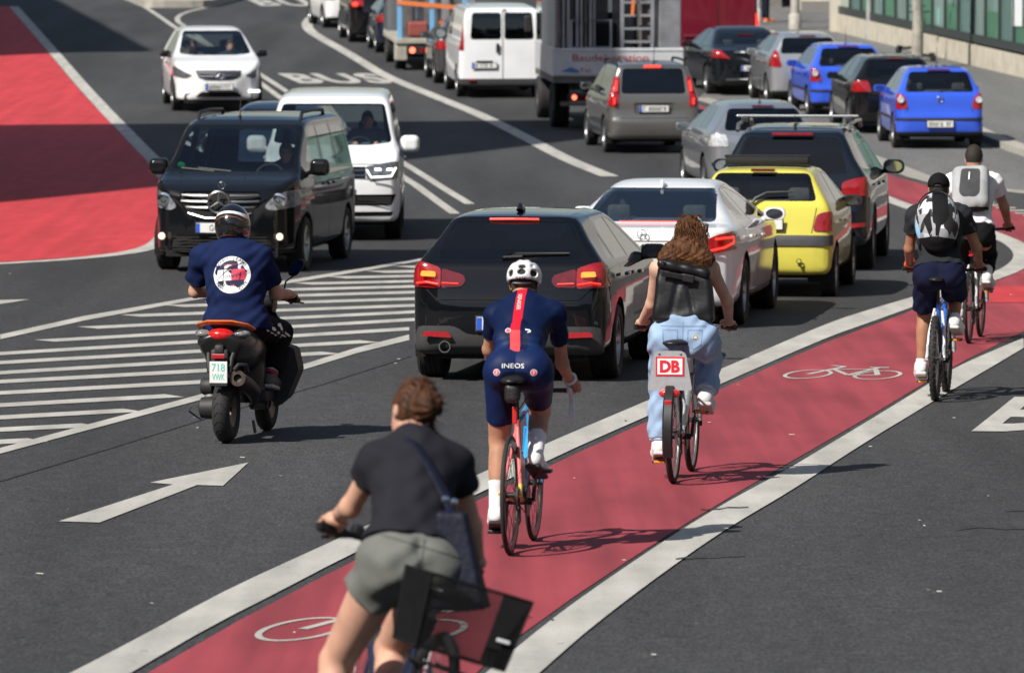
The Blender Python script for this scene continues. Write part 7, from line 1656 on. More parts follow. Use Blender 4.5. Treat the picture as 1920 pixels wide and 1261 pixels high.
def basket_bike():
    r = tag(empty('city_bicycle'), 'dark city bicycle with a mesh rear basket, nearest the camera', 'bicycle'); wr_ = .345; bb = (0, .43, .28); wb = 1.10
    navy = mat('navy_frame', (.012, .018, .045), .35, coat=.4)
    for y in (0, wb): bike_wheel(r, y, wr_, .021, M_BFR, .02, 28)
    MB().tube([bb, (0, .95, .60)], .030, 12).tube([bb, (0, .25, .72)], .026, 10).tube([(0, .92, .80), (0, .98, .56)], .026, 12).build('frame', navy, r, True, ang=40)
    for s in (-1, 1):
        MB().tube([(s*.02, .40, .29), (s*.065, .0, wr_)], .013, 8).tube([(s*.02, .28, .62), (s*.065, .0, wr_)], .011, 8).build('rear_stay', navy, r, True); MB().tube([(s*.035, .99, .60), (s*.06, wb, wr_)], .014, 8).build('fork_blade', navy, r, True)
        MB().tube([(s*.06, .0, wr_), (s*.065, -.05, .56)], .007, 6).build('rack_leg', M_BFR, r)
    MB().tube([(0, .25, .72), (0, .20, .82)], .014, 10).build('seat_post', M_ALLOY, r, True); saddle(r, .17, .845, .26, .10)
    MB().tube([(-.06, -.32, .565), (-.06, .22, .565)], .007, 6).tube([(.06, -.32, .565), (.06, .22, .565)], .007, 6).tube([(-.06, -.32, .565), (.06, -.32, .565)], .007, 6).build('rack', M_BFR, r, True)
    MB().tube([(0, .92, .80), (0, .90, .90), (0, .95, .93)], .02, 10).build('stem', M_BFR, r, True)
    MB().tube([(-.32, .90, .925), (-.12, .96, .93), (0, .965, .93), (.12, .96, .93), (.32, .90, .925)], .013, 10).build('handlebar', M_BFR, r, True)
    for s in (-1, 1):
        MB().tube([(s*.22, .925, .927), (s*.335, .895, .925)], .019, 10).build('grip', M_BFR, r, True); MB().tube([(s*.16, .96, .93), (s*.30, .945, .89)], .007, 6).build('brake_lever', M_BFR, r, True); MB().box((s*.17, .955, .95), (.05, .05, .05), bev=.015).build('shifter', M_BFR, r)
    # open mesh basket
    bx0, bx1, by0, by1, z0, z1 = -.20, .14, -.36, -.05, .62, .88; k = MB(); fl = .03
    def P_(x, y, t): 
        cx, cy = (bx0+bx1)/2, (by0+by1)/2; s_ = 1+.14*t; return (cx+(x-cx)*s_, cy+(y-cy)*s_, z0+(z1-z0)*t)
    n_ = 40
    for i in range(n_+1):
        x = bx0+(bx1-bx0)*i/n_
        for y in (by0, by1): k.tube([P_(x, y, 0), P_(x, y, 1)], .0013, 4, cap=False)
        k.tube([P_(x, by0, 0), P_(x, by1, 0)], .0013, 4, cap=False)
    for i in range(n_+1):
        y = by0+(by1-by0)*i/n_
        for x in (bx0, bx1): k.tube([P_(x, y, 0), P_(x, y, 1)], .0013, 4, cap=False)
        k.tube([P_(bx0, y, 0), P_(bx1, y, 0)], .0013, 4, cap=False)
    for j in range(25):
        t = j/24; ring = [P_(bx0, by0, t), P_(bx1, by0, t), P_(bx1, by1, t), P_(bx0, by1, t)]; k.tube(ring, .0013, 4, closed=True)
    WIRE = mat('basket_wire', (.010, .010, .011), .9, spec=.1, var=.2); b = k.build('basket_mesh', WIRE, r)
    rim = MB()
    for t, rr_ in ((1.0, .006), (0, .005)): 
        ring = [P_(bx0, by0, t), P_(bx1, by0, t), P_(bx1, by1, t), P_(bx0, by1, t)]; rim.tube(ring, rr_, 6, closed=True)
    for x, y in ((bx0, by0), (bx1, by0), (bx1, by1), (bx0, by1)): rim.tube([P_(x, y, 0), P_(x, y, 1)], .005, 6)
    rim.build('basket_frame', WIRE, b)
    MB().box((.10, by0-.02, .72), (.05, .006, .012), bev=.002).build('basket_tag', M_INKW, b)
    crank_set(r, bb, 60); chain_line(r, bb, wr_)
    place(r, -.43, 20.35, -16); r.matrix_world = r.matrix_world @ Matrix.Rotation(R(17), 4, 'Y'); return r
basket_bike()
# ---------------------------------------------------------------- the riders
SK_TAN = skin('tanned_skin', (.42, .225, .145)); SK_FAIR = skin('fair_skin', (.56, .35, .255)); SK_BROWN = skin('brown_skin', (.36, .175, .105)); SK_PINK = skin('ruddy_skin', (.55, .31, .225))
M_SHW = mat('white_shoe', (.72, .72, .72), .6, var=.06, bump=.2, bscale=60); M_SOLE = mat('rubber_sole', (.55, .54, .52), .7, var=.1); M_SOLEB = mat('black_sole', (.015, .015, .016), .6, var=.2); M_SOCKW = cloth('white_sock', (.74, .74, .76))
def lo_hi(*ps, pad=.2):
    a = np.array(ps); return a.min(0)-pad, a.max(0)+pad
def text_on(name, s, target, origin, ax, ay, dirn, size, material, parent, fit=None, off=.003, sub=.02, res=2):
    v, f = text_geo(s, 1.0, res); xs_ = [q[0] for q in v]; ys_ = [q[1] for q in v]
    w_, h_ = max(xs_)-min(xs_), max(ys_)-min(ys_); fw_, fh_ = fit
    v = [((x-min(xs_))/w_*fw_-fw_/2, (y-min(ys_))/h_*fh_-fh_/2) for x, y in v]
    return wrap(name, v, f, origin, ax, ay, dirn, bvh_of(target), material, parent, off=off, sub=sub)
def disc_on(name, target, origin, rad, dirn, material, parent, off=.002, inner=0.0, ry=None, n=24, ax=(1, 0, 0), ay=(0, 0, 1)):
    ry = ry or rad; v = [(0, 0)] if not inner else []; f = []; rings = [inner, (inner+rad)/2, rad] if inner else [rad*.5, rad]
    k0 = len(v)
    for q in rings: v += [(q*math.cos(2*math.pi*i/n), q*ry/rad*math.sin(2*math.pi*i/n)) for i in range(n)]
    if not inner: f += [(0, 1+i, 1+(i+1) % n) for i in range(n)]
    for j in range(len(rings)-1): f += [(k0+j*n+i, k0+(j+1)*n+i, k0+(j+1)*n+(i+1) % n, k0+j*n+(i+1) % n) for i in range(n)]
    return wrap(name, v, f, origin, ax, ay, dirn, bvh_of(target), material, parent, off=off)
def strip_on(name, target, pts2, width, origin, ax, ay, dirn, material, parent, off=.003, seg=.02):
    """a printed line following pts2 (metres in the ax/ay plane)"""
    v, f = [], []; P = [Vector(p) for p in pts2]; Q_ = []
    for a, b in zip(P[:-1], P[1:]):
        n_ = max(1, int((b-a).length/seg)); Q_ += [a.lerp(b, i/n_) for i in range(n_)]
    Q_.append(P[-1])
    for i, p in enumerate(Q_):
        t = (Q_[min(i+1, len(Q_)-1)]-Q_[max(i-1, 0)]).normalized(); nn = Vector((-t.y, t.x))*width/2; v += [tuple(p+nn), tuple(p-nn)]
    f = [(2*i, 2*i+1, 2*i+3, 2*i+2) for i in range(len(Q_)-1)]
    return wrap(name, v, f, origin, ax, ay, dirn, bvh_of(target), material, parent, off=off)

def racer():
    J = JNT['RACER']; J['wrL'] = [-.213, .955, .925]; J['wrR'] = [.213, .955, .925]
    bd = Body(J, dict(hip=.160, waist=.130, belly=.10, chest=.152, chestd=.105, glute=.098, k=.97, arm=.95, leg=1.08, face=(0, 1, -.15), hd=.96))
    r = tag(empty('person'), 'racing cyclist in a navy jersey with a red back stripe and white helmet', 'person')
    body = make_body(r, bd, SK_TAN, [(((.213, .955, .925), (.213, 1.015, .892), (-.35, -.2, .9)), dict(fwd=(.0, 1, -.2), k=.95)), (((-.213, .955, .925), (-.213, 1.015, .892), (.35, -.2, .9)), dict(fwd=(0, 1, -.2), k=.95))])
    navy = cloth('navy_jersey', (.004, .011, .045), .1, .55, .12); redm = cloth('red_stripe', (.62, .012, .03)); coral = cloth('coral_stripe', (.80, .07, .08)); blue2 = cloth('mid_blue_panel', (.008, .022, .085), .1, .5, .12)
    base = shirt_f(bd, .60, .008, .03, .0025, .002, .075); pel, up = bd.J['pel'], bd.up; bk = -bd.sfw; cx = float((bd.J['neck'][0]+pel[0])/2)
    pk = [(pel+up*.150+bk*.085+NP(s*.062, 0, 0), NP(.085, .062, .080)) for s in (-1, 1)] + [(pel+up*.175+bk*.105, NP(.055, .050, .095))]
    Mx = np.stack([bd.srt, bd.sfw, bd.up], 1)
    def jf(P):
        d = base(P)
        for c, rr in pk: d = smin(d, f_ell(P, c, rr, Mx), .022)
        return d
    zt = float(bd.J['neck'][2]); zm = float((pel+up*.27)[2]); zb_ = float((pel+up*.02)[2]); x0 = float(bd.J['neck'][0]); x1 = float(pel[0])
    cuts = [('R', [(x0-.033, zt+.08), (x0+.02, zt+.08), (x0+.012+.014, zm+.03), (x0-.040+.012, zm+.03)], 1, BACK), ('R', [(x0-.030, zm+.03), (x0+.028, zm+.03), (x1+.022, zb_), (x1-.030, zb_)], 2, BACK)]
    for s in (-1, 1): cuts.append(('R', rpoly([(x1+s*.06, zb_+.03), (x1+s*.13, zb_+.05), (x1+s*.14, zm-.02), (x1+s*.055, zm)], .02), 3, BACK))
    je = garment('jersey', jf, bd.lo, bd.hi, .0115, [navy, redm, coral, blue2], r, cuts)
    sf = legs_f(bd, .70, .007, .085, .0015, .0, glut=.0); zc = float(bd.J['hipL'][2]); dk = cloth('dark_short_panel', (.003, .005, .018), .1, .5, .1); nv2 = cloth('navy_shorts', (.007, .017, .07), .1, .5, .12)
    hx = float(bd.J['pel'][0])
    sh = garment('shorts', sf, bd.lo, bd.hi, .0115, [nv2, dk, navy], r, [('R', rpoly([(hx-.075, zc+.02), (hx+.075, zc+.02), (hx+.10, zc-.08), (hx+.05, zc-.40), (hx-.05, zc-.40), (hx-.10, zc-.08)], .03), 1, BACK), ('R', [(-.40, .64), (.0, .64), (.0, .715), (-.40, .715)], 2, lambda q: q.calc_center_median().x < 0)])
    for q in 'LR': sock(r, bd, q, .42, M_SOCKW); shoe(r, bd, q, M_SHW, M_SOLEB, .006)
    # lettering
    D = (0, 1, 0); AX_, AY_ = (1, 0, 0), (0, 0, 1)
    text_on('shorts_lettering', 'INEOS', sh, (hx-.012, 0, zc+.052), AX_, AY_, D, 1, M_INKW, sh, fit=(.125, .026))
    dirb = Vector(tuple(bd.sfw)).normalized()
    o = text_on('stripe_lettering', 'GRENADIER', je, tuple(bd.J['neck']-up*.10+NP(-.008, 0, 0)), tuple(-up), (1, 0, .0), tuple(bd.sfw), 1, M_INKW, je, fit=(.155, .022), sub=.015)
    badge = mat('coral_badge', (.7, .10, .15), .5)
    for (x, z, tg) in ((hx-.105, zc+.015, sh), (hx+.105, zc+.015, sh)):
        disc_on('logo', tg, (x, 0, z), .019, D, M_INKW, tg, .003); disc_on('logo_field', tg, (x, 0, z), .016, D, badge, tg, .0042)
        strip_on('logo_mark', tg, [(-.004, -.009), (.003, 0), (-.002, .010)], .005, (x, 0, z), AX_, AY_, D, M_INKW, tg, .0052)
    zl = float((pel+up*.31)[2]); disc_on('logo', je, (x1-.06, 0, zl), .016, D, M_INKW, je, .003, ry=.012); disc_on('logo_field', je, (x1-.06, 0, zl), .013, D, badge, je, .0042, ry=.0095)
    strip_on('logo_mark', je, [(-.018, .006), (.008, .002), (.014, -.004), (-.004, -.010)], .006, (x1+.055, 0, zl), AX_, AY_, D, M_INKW, je)
    # helmet
    c = bd.J['head']; rt_, fd, u_ = bd.hM; M = np.stack([rt_, fd, u_], 1); hc = c+u_*.035-fd*.005
    vents = [(hc-fd*.115+u_*.048, (.036, .03, .013)), (hc-fd*.128+u_*.015, (.027, .03, .017)), (hc-fd*.085+u_*.010+rt_*.066, (.021, .035, .020)), (hc-fd*.085+u_*.010-rt_*.066, (.021, .035, .020)), (hc-fd*.09+u_*.055+rt_*.060, (.013, .03, .012)), (hc-fd*.09+u_*.055-rt_*.060, (.013, .03, .012)), (hc+u_*.11, (.013, .085, .025)), (hc+u_*.10+rt_*.045, (.011, .07, .03)), (hc+u_*.10-rt_*.045, (.011, .07, .03)), (hc+fd*.11+u_*.04+rt_*.035, (.012, .04, .025)), (hc+fd*.11+u_*.04-rt_*.035, (.012, .04, .025))]
    def hf(P):
        d = f_ell(P, hc, (.100, .132, .098), M); d = smax(d, -f_ell(P, hc-u_*.01, (.083, .112, .088), M), .006); d = smax(d, -f_plane(P, hc-u_*.038+fd*.0, u_+fd*.10), .012)
        for p, rr in vents: d = smax(d, -f_ell(P, p, rr, M), .010)
        return d
    he = garment('helmet', hf, hc-.17, hc+.17, .0085, mat('white_helmet', (.74, .74, .74), .3, coat=.5, var=.03), r)
    def inn(P): return smax(f_ell(P, hc-u_*.01, (.0835, .1125, .086), M), -f_plane(P, hc-u_*.04, u_), .005)
    garment('helmet_liner', inn, hc-.15, hc+.15, .011, mat('helmet_liner', (.012, .012, .013), .8), he)
    text_on('helmet_lettering', 'KASK', he, tuple(hc-u_*.020), tuple(rt_), tuple(u_), tuple(fd), 1, M_INK, he, fit=(.062, .014), off=.002, sub=.01)
    MB().tube([tuple(hc-u_*.048-fd*.085-rt_*.05), tuple(hc-u_*.052-fd*.102), tuple(hc-u_*.048-fd*.085+rt_*.05)], .011, 8).build('helmet_cradle', M_BFR, he, True)
    for s in (-1, 1): MB().tube([tuple(hc-u_*.04-fd*.04+rt_*s*.078), tuple(c-u_*.085+fd*.03+rt_*s*.062)], .005, 6).build('helmet_strap', M_BFR, he, True)
    def hair(P): return smax(smax(f_ell(P, c+u_*.012, (.080, .102, .108), M), f_plane(P, c-u_*.06, fd*1.2-u_*.3)-.0, .01), -f_plane(P, c-u_*.062, u_), .01)
    garment('hair', hair, c-.16, c+.16, .011, mat('brown_hair', (.07, .038, .02), .6, var=.4, scale=60, bump=.6, bscale=150), r)
    MB().tube([tuple(NP(.213, .945, .935)+NP(math.cos(a)*.034, math.sin(a)*.018, math.sin(a)*.030)) for a in np.linspace(0, 2*math.pi, 14, endpoint=False)], .009, 6, closed=True).build('wrist_watch', mat('white_strap', (.7, .7, .7), .5), r, True)
    place(r, -.01, 31.6, 7.9)
racer()

def denim_rider():
    J = JNT['DENIM']; J['wrL'] = [-.290, .70, 1.02]; J['wrR'] = [.292, .695, 1.02]
    bd = Body(J, dict(hip=.176, waist=.150, belly=.105, chest=.150, chestd=.105, glute=.110, k=.98, arm=.98, leg=1.14, face=(.75, .8, -.15), hd=.96, neck=.9))
    r = tag(empty('person'), 'long-haired rider in light jeans on the hire bicycle', 'person')
    body = make_body(r, bd, SK_FAIR, [(((.292, .695, 1.02), (.296, .738, .987), (.8, -.55, 0)), dict(k=.9)), (((-.290, .70, 1.02), (-.296, .738, .987), (-.8, -.55, 0)), dict(k=.9))])
    top = garment('tank_top', shirt_f(bd, 0, .008, .095, .002, .002, .10), bd.lo, bd.hi, .0125, cloth('red_top', (.42, .02, .03)), r)
    jf = legs_f(bd, 1, .015, .10, .0075, .0, full=.93, glut=.006, taper=.073)
    J_ = bd.J
    def jeans_f(P):
        d = jf(P); return d
    den = mat('light_denim', (.30, .42, .60), .85, var=.22, scale=5, bump=.5, bscale=260, spec=.2); den2 = mat('denim_cuff', (.42, .53, .66), .85, var=.15, scale=20, bump=.5, bscale=240)
    hx, zc = float(J_['pel'][0]), float(J_['pel'][2])
    je = garment('jeans', jf, bd.lo, bd.hi, .0125, [den, den2], r)
    seamm = mat('denim_seam', (.17, .25, .38), .85)
    D = (0, 1, 0); AX_, AY_ = (1, 0, 0), (0, 0, 1)
    for s in (-1, 1):
        strip_on('pocket_seam', je, [(s*.035, .02), (s*.032, -.075), (s*.075, -.105), (s*.125, -.07), (s*.128, .02), (s*.035, .02)], .006, (hx, 0, zc+.01), AX_, AY_, D, seamm, je)
    strip_on('back_seam', je, [(0, .08), (0, -.14)], .006, (hx, 0, zc), AX_, AY_, D, seamm, je); strip_on('waist_seam', je, [(-.15, .055), (.15, .055)], .006, (hx, 0, zc), AX_, AY_, D, seamm, je)
    disc_on('pocket_patch', je, (hx+.085, 0, zc-.015), .022, D, mat('patch_cream', (.62, .60, .55), .8), je, .004, ry=.018); disc_on('patch_ring', je, (hx+.085, 0, zc-.015), .017, D, M_INK, je, .0055, inner=.013, ry=.014)
    # rolled cuffs
    for q in 'LR':
        b, c = J_['kn'+q], J_['an'+q]; e = b+(c-b)*.90; ax = unit(c-b)
        def cf(P, e=e, ax=ax): 
            t = (P-e)@ax; return smax(np.linalg.norm(P-e-t[:, None]*ax, axis=1)-.070, np.abs(t)-.024, .012)
        garment('trouser_cuff', cf, e-.13, e+.13, .011, den2, je)
        sock(r, bd, q, .30, cloth('lilac_sock' if q == 'R' else 'white_sock', (.55, .54, .66) if q == 'R' else (.74, .74, .76))); shoe(r, bd, q, mat('grey_white_shoe', (.62, .62, .63), .6, var=.06) if q == 'R' else M_SHW, M_SOLE, .012, 'trainer')
    # loose wavy hair
    c = J_['head']; rt_, fd, u_ = bd.hM; M = np.stack([rt_, fd, u_], 1); hm = mat('auburn_hair', (.085, .034, .013), .55, var=.6, scale=26, bump=.7, bscale=90, stretch=(1, 1, .35), spec=.2)
    nk = J_['neck']; bx = NP(0, -1, 0)
    def hair(P):
        d = f_ell(P, c+u_*.02-fd*.012, (.092, .108, .118), M)
        d = smin(d, f_ell(P, nk+NP(.0, -.065, .065), (.150, .065, .100)), .06); d = smin(d, f_ell(P, nk+NP(-.105, -.05, .02), (.080, .058, .075)), .05); d = smin(d, f_ell(P, nk+NP(.115, -.06, .02), (.080, .058, .070)), .05)
        d = smax(d, -f_ell(P, c+fd*.10-u_*.02, (.070, .075, .10), M), .02)
        x, y, z = P[:, 0], P[:, 1], P[:, 2]
        return d + .006*np.sin(34*x+5*np.sin(22*z)+9*z)*np.sin(13*z+3*np.sin(30*x)) + .0025*np.sin(110*x+9*np.sin(28*z))
    hr = garment('hair', hair, nk-.30, c+.22, .0095, hm, r)
    rnd = random.Random(4); rs = []
    for k in range(620):
        a = rnd.uniform(-2.6, 2.6); z0 = rnd.uniform(-.05, .10); p = Vector(tuple(c + M @ NP(math.sin(a)*.088, -math.cos(a)*.100, z0))); pts = [p]; side = rnd.uniform(-1.15, 1.15); zend = min(p.z-.04, float(nk[2])+.045-.13*rnd.random()); ph = rnd.uniform(0, 6)
        for j in range(1, 9):
            t = j/8; pts.append(Vector((p.x*(1-t*.6)+t*.6*(float(nk[0])+side*.19)+.013*math.sin(ph+t*8), p.y*(1-t)+t*(float(nk[1])-.10-.03*rnd.random())-.02*math.sin(3*t), p.z+(zend-p.z)*t**1.3+.014*math.sin(ph*1.3+t*8))))
        rs.append(pts)
    for k in range(26):     # flyaway strands on top
        a = rnd.uniform(-1.5, 1.5); p = Vector(tuple(c + M @ NP(math.sin(a)*.07, -.02+rnd.uniform(-.04, .04), .115))); q = [p + Vector((math.sin(a)*.05*t + .02*math.sin(6*t+k), -.05*t, .035*math.sin(math.pi*t)+.005-.10*t*t)) for t in np.linspace(0, 1, 7)]; rs.append(q)
    strand_hair(hr, 'hair_strands', rs, hm, .0024)
    MB().tube([tuple(c+M @ NP(math.cos(a)*.100, .015, .022+math.sin(a)*.108)) for a in np.linspace(.15, math.pi-.15, 14)], .011, 8, flat=(1, .5)).build('headband', mat('white_strap', (.7, .7, .7), .5), r, True)
    MB().tube([tuple(c+rt_*.088+fd*.02+u_*.0), tuple(c+rt_*.080+fd*.06-u_*.005)], .016, 10).build('earpiece', mat('white_strap', (.7, .7, .7), .5), r, True)
    def mk(P): return smax(f_ell(P, c+fd*.052-u_*.055, (.062, .068, .055), M), -f_plane(P, c+fd*.03, fd), .01)
    garment('face_mask', mk, c-.16, c+.16, .012, cloth('grey_mask', (.5, .5, .53)), r)
    place(r, 1.05, 36.9, 8)
    # black leather roll-top backpack
    b = tag(empty('backpack'), 'black leather roll-top backpack of the denim rider', 'bag'); L = mat('black_leather', (.007, .0075, .009), .42, var=.15, scale=8, bump=.15, bscale=30, spec=.4)
    x0, y0_, zb_ = float(nk[0]), float(nk[1])-.145, 1.045
    def bf(P):
        x, y, z = P[:, 0]-x0, P[:, 1]-(y0_+.0), P[:, 2]; zt = 1.385-.18*x; t = np.clip((z-zb_)/.34, 0, 1); w_ = .205-.030*t; dp = .088-.045*t
        q = np.stack([np.abs(x)-w_, np.abs(y)-dp, np.maximum(zb_-z, z-zt)], 1); d = np.linalg.norm(np.maximum(q+.035, 0), axis=1)+np.minimum((q+.035).max(1), 0)-.035
        return d + .008*np.clip(1-np.abs(np.abs(x)-.015-.42*(zt-z)*.5)/.03, 0, 1)*np.clip((z-zb_)/.10, 0, 1)*(y < 0) + .003*np.sin(21*x+6*np.sin(9*z))
    bo = garment('bag_body', bf, (x0-.26, y0_-.14, zb_-.08), (x0+.26, y0_+.14, 1.47), .012, L, b)
    tiltM = Matrix.Rotation(R(12), 3, 'Y')
    def ff(P): return f_box(P, (x0+.005, y0_-.035, 1.395), (.178, .036, .034), .032, np.array(tiltM)) + .003*np.sin(60*P[:, 0])
    garment('roll_top', ff, (x0-.25, y0_-.12, 1.28), (x0+.25, y0_+.1, 1.50), .011, L, b)
    MB().box((x0-.03, y0_-.082, 1.345), (.22, .012, .035), rot=(0, R(10), 0), bev=.004).build('buckle_strap', L, b); MB().box((x0+.04, y0_-.09, 1.332), (.075, .014, .05), rot=(0, R(10), 0), bev=.006).build('buckle', M_BFR, b)
    MB().lathe([(0, .008), (.006, .012), (.012, .008)], 'y', 14, (x0-.125, y0_-.082, 1.435)).build('snap_ring', M_CHROME, b, True)
    for s in (-1, 1): MB().tube([(x0+s*.085, y0_+.06, 1.38), (x0+s*.10, y0_+.14, 1.455), (x0+s*.105, y0_+.25, 1.42), (x0+s*.115, y0_+.28, 1.26), (x0+s*.14, y0_+.12, 1.10)], .020, 8, flat=(1.0, .45)).build('shoulder_strap', L, b, True)
    place(b, 1.05, 36.9, 8)
denim_rider()

def cap_rider():
    J = JNT['CAP']; J['wrL'] = [-.285, .815, 1.065]; J['wrR'] = [.285, .815, 1.065]
    bd = Body(J, dict(hip=.165, waist=.145, belly=.105, chest=.168, chestd=.115, glute=.108, k=1.03, arm=1.02, leg=1.0, face=(0, 1, -.1)))
    r = tag(empty('person'), 'cyclist with black cap, charcoal T-shirt and navy shorts', 'person')
    make_body(r, bd, SK_BROWN, [(((.285, .815, 1.065), (.29, .872, 1.018), (.95, -.25, 0)), {}), (((-.285, .815, 1.065), (-.29, .872, 1.018), (-.95, -.25, 0)), {})])
    garment('t_shirt', shirt_f(bd, .52, .018, .02, .005, .016, .08, loose=.014), bd.lo, bd.hi, .0125, cloth('charcoal_tshirt', (.022, .024, .028)), r)
    garment('shorts', legs_f(bd, .80, .020, .06, .005, .022, glut=.006), bd.lo, bd.hi, .0125, cloth('navy_chino', (.008, .010, .032)), r)
    for q in 'LR': sock(r, bd, q, .12, M_SOCKW); shoe(r, bd, q, M_SHW, M_SOLE, .012, 'trainer')
    c = bd.J['head']; rt_, fd, u_ = bd.hM; M = np.stack([rt_, fd, u_], 1)
    def hair(P): return smax(smax(f_ell(P, c+u_*.012, (.079, .101, .109), M), f_plane(P, c+fd*.0, fd-u_*.4), .01), -f_plane(P, c-u_*.055, u_-fd*.2), .01)
    garment('hair', hair, c-.16, c+.16, .011, mat('dark_hair', (.018, .012, .009), .7, var=.3, scale=80, bump=.6, bscale=200), r)
    capm = cloth('black_cap', (.008, .008, .009), .15, .8)
    def cf(P):
        d = smax(f_ell(P, c+u_*.032, (.090, .114, .100), M), -f_plane(P, c+u_*.012, u_+fd*.05), .008); d = smax(d, -f_ell(P, c-fd*.115+u_*.018, (.034, .04, .020), M), .006)
        return smin(d, f_ell(P, c+fd*.15+u_*.03, (.068, .075, .008), M), .012)
    cp = garment('cap', cf, c-.2, c+.25, .0105, capm, r)
    MB().tube([tuple(c+M @ NP(x, -.100+abs(x)*.35, .012)) for x in (-.05, -.025, 0, .025, .05)], .008, 6).build('cap_strap', capm, cp, True)
    MB().lathe([(0, .006), (.006, .001)], 'z', 8, tuple(c+u_*.132)).build('cap_button', capm, cp, True)
    MB().tube([tuple(NP(-.278, .80, 1.075)+NP(math.sin(a)*.012, math.cos(a)*.020, math.sin(a)*.036)+NP(math.cos(a)*.030, 0, 0)) for a in np.linspace(0, 2*math.pi, 14, endpoint=False)], .010, 6, closed=True).build('wrist_band', mat('orange_band', (.8, .10, .03), .5), r, True)
    place(r, 3.38, 45.3, 9)
    # patterned backpack
    b = tag(empty('backpack'), 'black backpack with white and grey geometric shapes', 'bag'); nk = bd.J['neck']; x0 = float(nk[0]); bk = -bd.sfw; cc = bd.J['pel']+bd.up*.335+bk*.20; M2 = np.stack([bd.srt, bd.sfw, bd.up], 1)
    pm = bpy.data.materials.new('patterned_nylon'); pm.use_nodes = True; nt_ = pm.node_tree; L_ = nt_.links; p = nt_.nodes['Principled BSDF']; p.inputs['Roughness'].default_value = .7
    tc = nt_.nodes.new('ShaderNodeTexCoord'); mp = nt_.nodes.new('ShaderNodeMapping'); mp.inputs['Rotation'].default_value = (.4, .7, .6); mp.inputs['Scale'].default_value = (1, 1, .55); vo = nt_.nodes.new('ShaderNodeTexVoronoi'); vo.inputs['Scale'].default_value = 15; vo.distance = 'MANHATTAN'
    L_.new(tc.outputs['Object'], mp.inputs['Vector']); L_.new(mp.outputs[0], vo.inputs['Vector']); sx = nt_.nodes.new('ShaderNodeSeparateColor'); L_.new(vo.outputs['Color'], sx.inputs[0])
    cr = nt_.nodes.new('ShaderNodeValToRGB'); cr.color_ramp.interpolation = 'CONSTANT'; e = cr.color_ramp.elements
    e[0].position = 0; e[0].color = (.012, .012, .013, 1); e[1].position = .26; e[1].color = (.70, .70, .72, 1)
    for pos, col in ((.48, (.28, .29, .31, 1)), (.66, (.45, .46, .50, 1)), (.80, (.012, .012, .013, 1)), (.92, (.50, .60, .12, 1)), (.96, (.25, .50, .75, 1))): q = e.new(pos); q.color = col
    L_.new(sx.outputs[0], cr.inputs[0]); L_.new(cr.outputs[0], p.inputs['Base Color']); blk = cloth('black_nylon', (.010, .010, .011), .15, .7)
    def bf(P):
        d = f_ell(P, cc, (.178, .125, .265), M2); d = smax(d, -f_plane(P, cc+bd.sfw*.065, -bd.sfw)*1.0, .03); return smin(d, f_ell(P, cc-bd.up*.06-bd.sfw*.05, (.145, .095, .175), M2), .015)
    zc = float(cc[2]); xc = float(cc[0]); FB = lambda q: q.normal.y < .1
    bo = garment('bag_body', bf, cc-.36, cc+.36, .0125, [pm, blk], b, [('R', rpoly([(xc-.20, zc-.30), (xc+.20, zc-.30), (xc+.17, zc-.13), (xc, zc-.10), (xc-.17, zc-.13)], .04), 1, lambda q: True), ('R', rpoly([(xc-.05, zc+.27), (xc+.07, zc+.27), (xc+.11, zc+.05), (xc+.06, zc-.02), (xc-.02, zc+.0)], .02), 1, FB), ('R', [(xc-.10, zc+.02), (xc-.05, zc+.10), (xc-.02, zc-.05), (xc-.045, zc-.10)], 1, FB), ('R', [(xc+.0, zc-.0), (xc+.055, zc+.02), (xc+.03, zc-.10), (xc+.005, zc-.10)], 1, FB)])
    MB().tube([tuple(cc+M2 @ NP(x, -.02, .245+.035*(1-(x/.05)**2))) for x in np.linspace(-.05, .05, 7)], .008, 6).build('grab_handle', blk, b, True)
    MB().tube([tuple(cc+M2 @ NP(math.sin(a)*.158, -.085, .04+math.cos(a)*.20)) for a in np.linspace(-2.0, 2.0, 20)], .006, 6).build('zip', M_BFR, b, True)
    for s in (-1, 1): MB().tube([tuple(cc+M2 @ NP(s*.08, .05, .21)), tuple(bd.J['sh'+('L' if s < 0 else 'R')]*.55+bd.J['neck']*.45+bd.up*.065), tuple(bd.J['sh'+('L' if s < 0 else 'R')]*.65+bd.J['neck']*.35+bd.sfw*.12-bd.up*.08), tuple(cc+M2 @ NP(s*.15, .10, -.17))], .022, 8, flat=(1, .4)).build('shoulder_strap', blk, b, True)
    place(b, 3.38, 45.3, 9)
cap_rider()

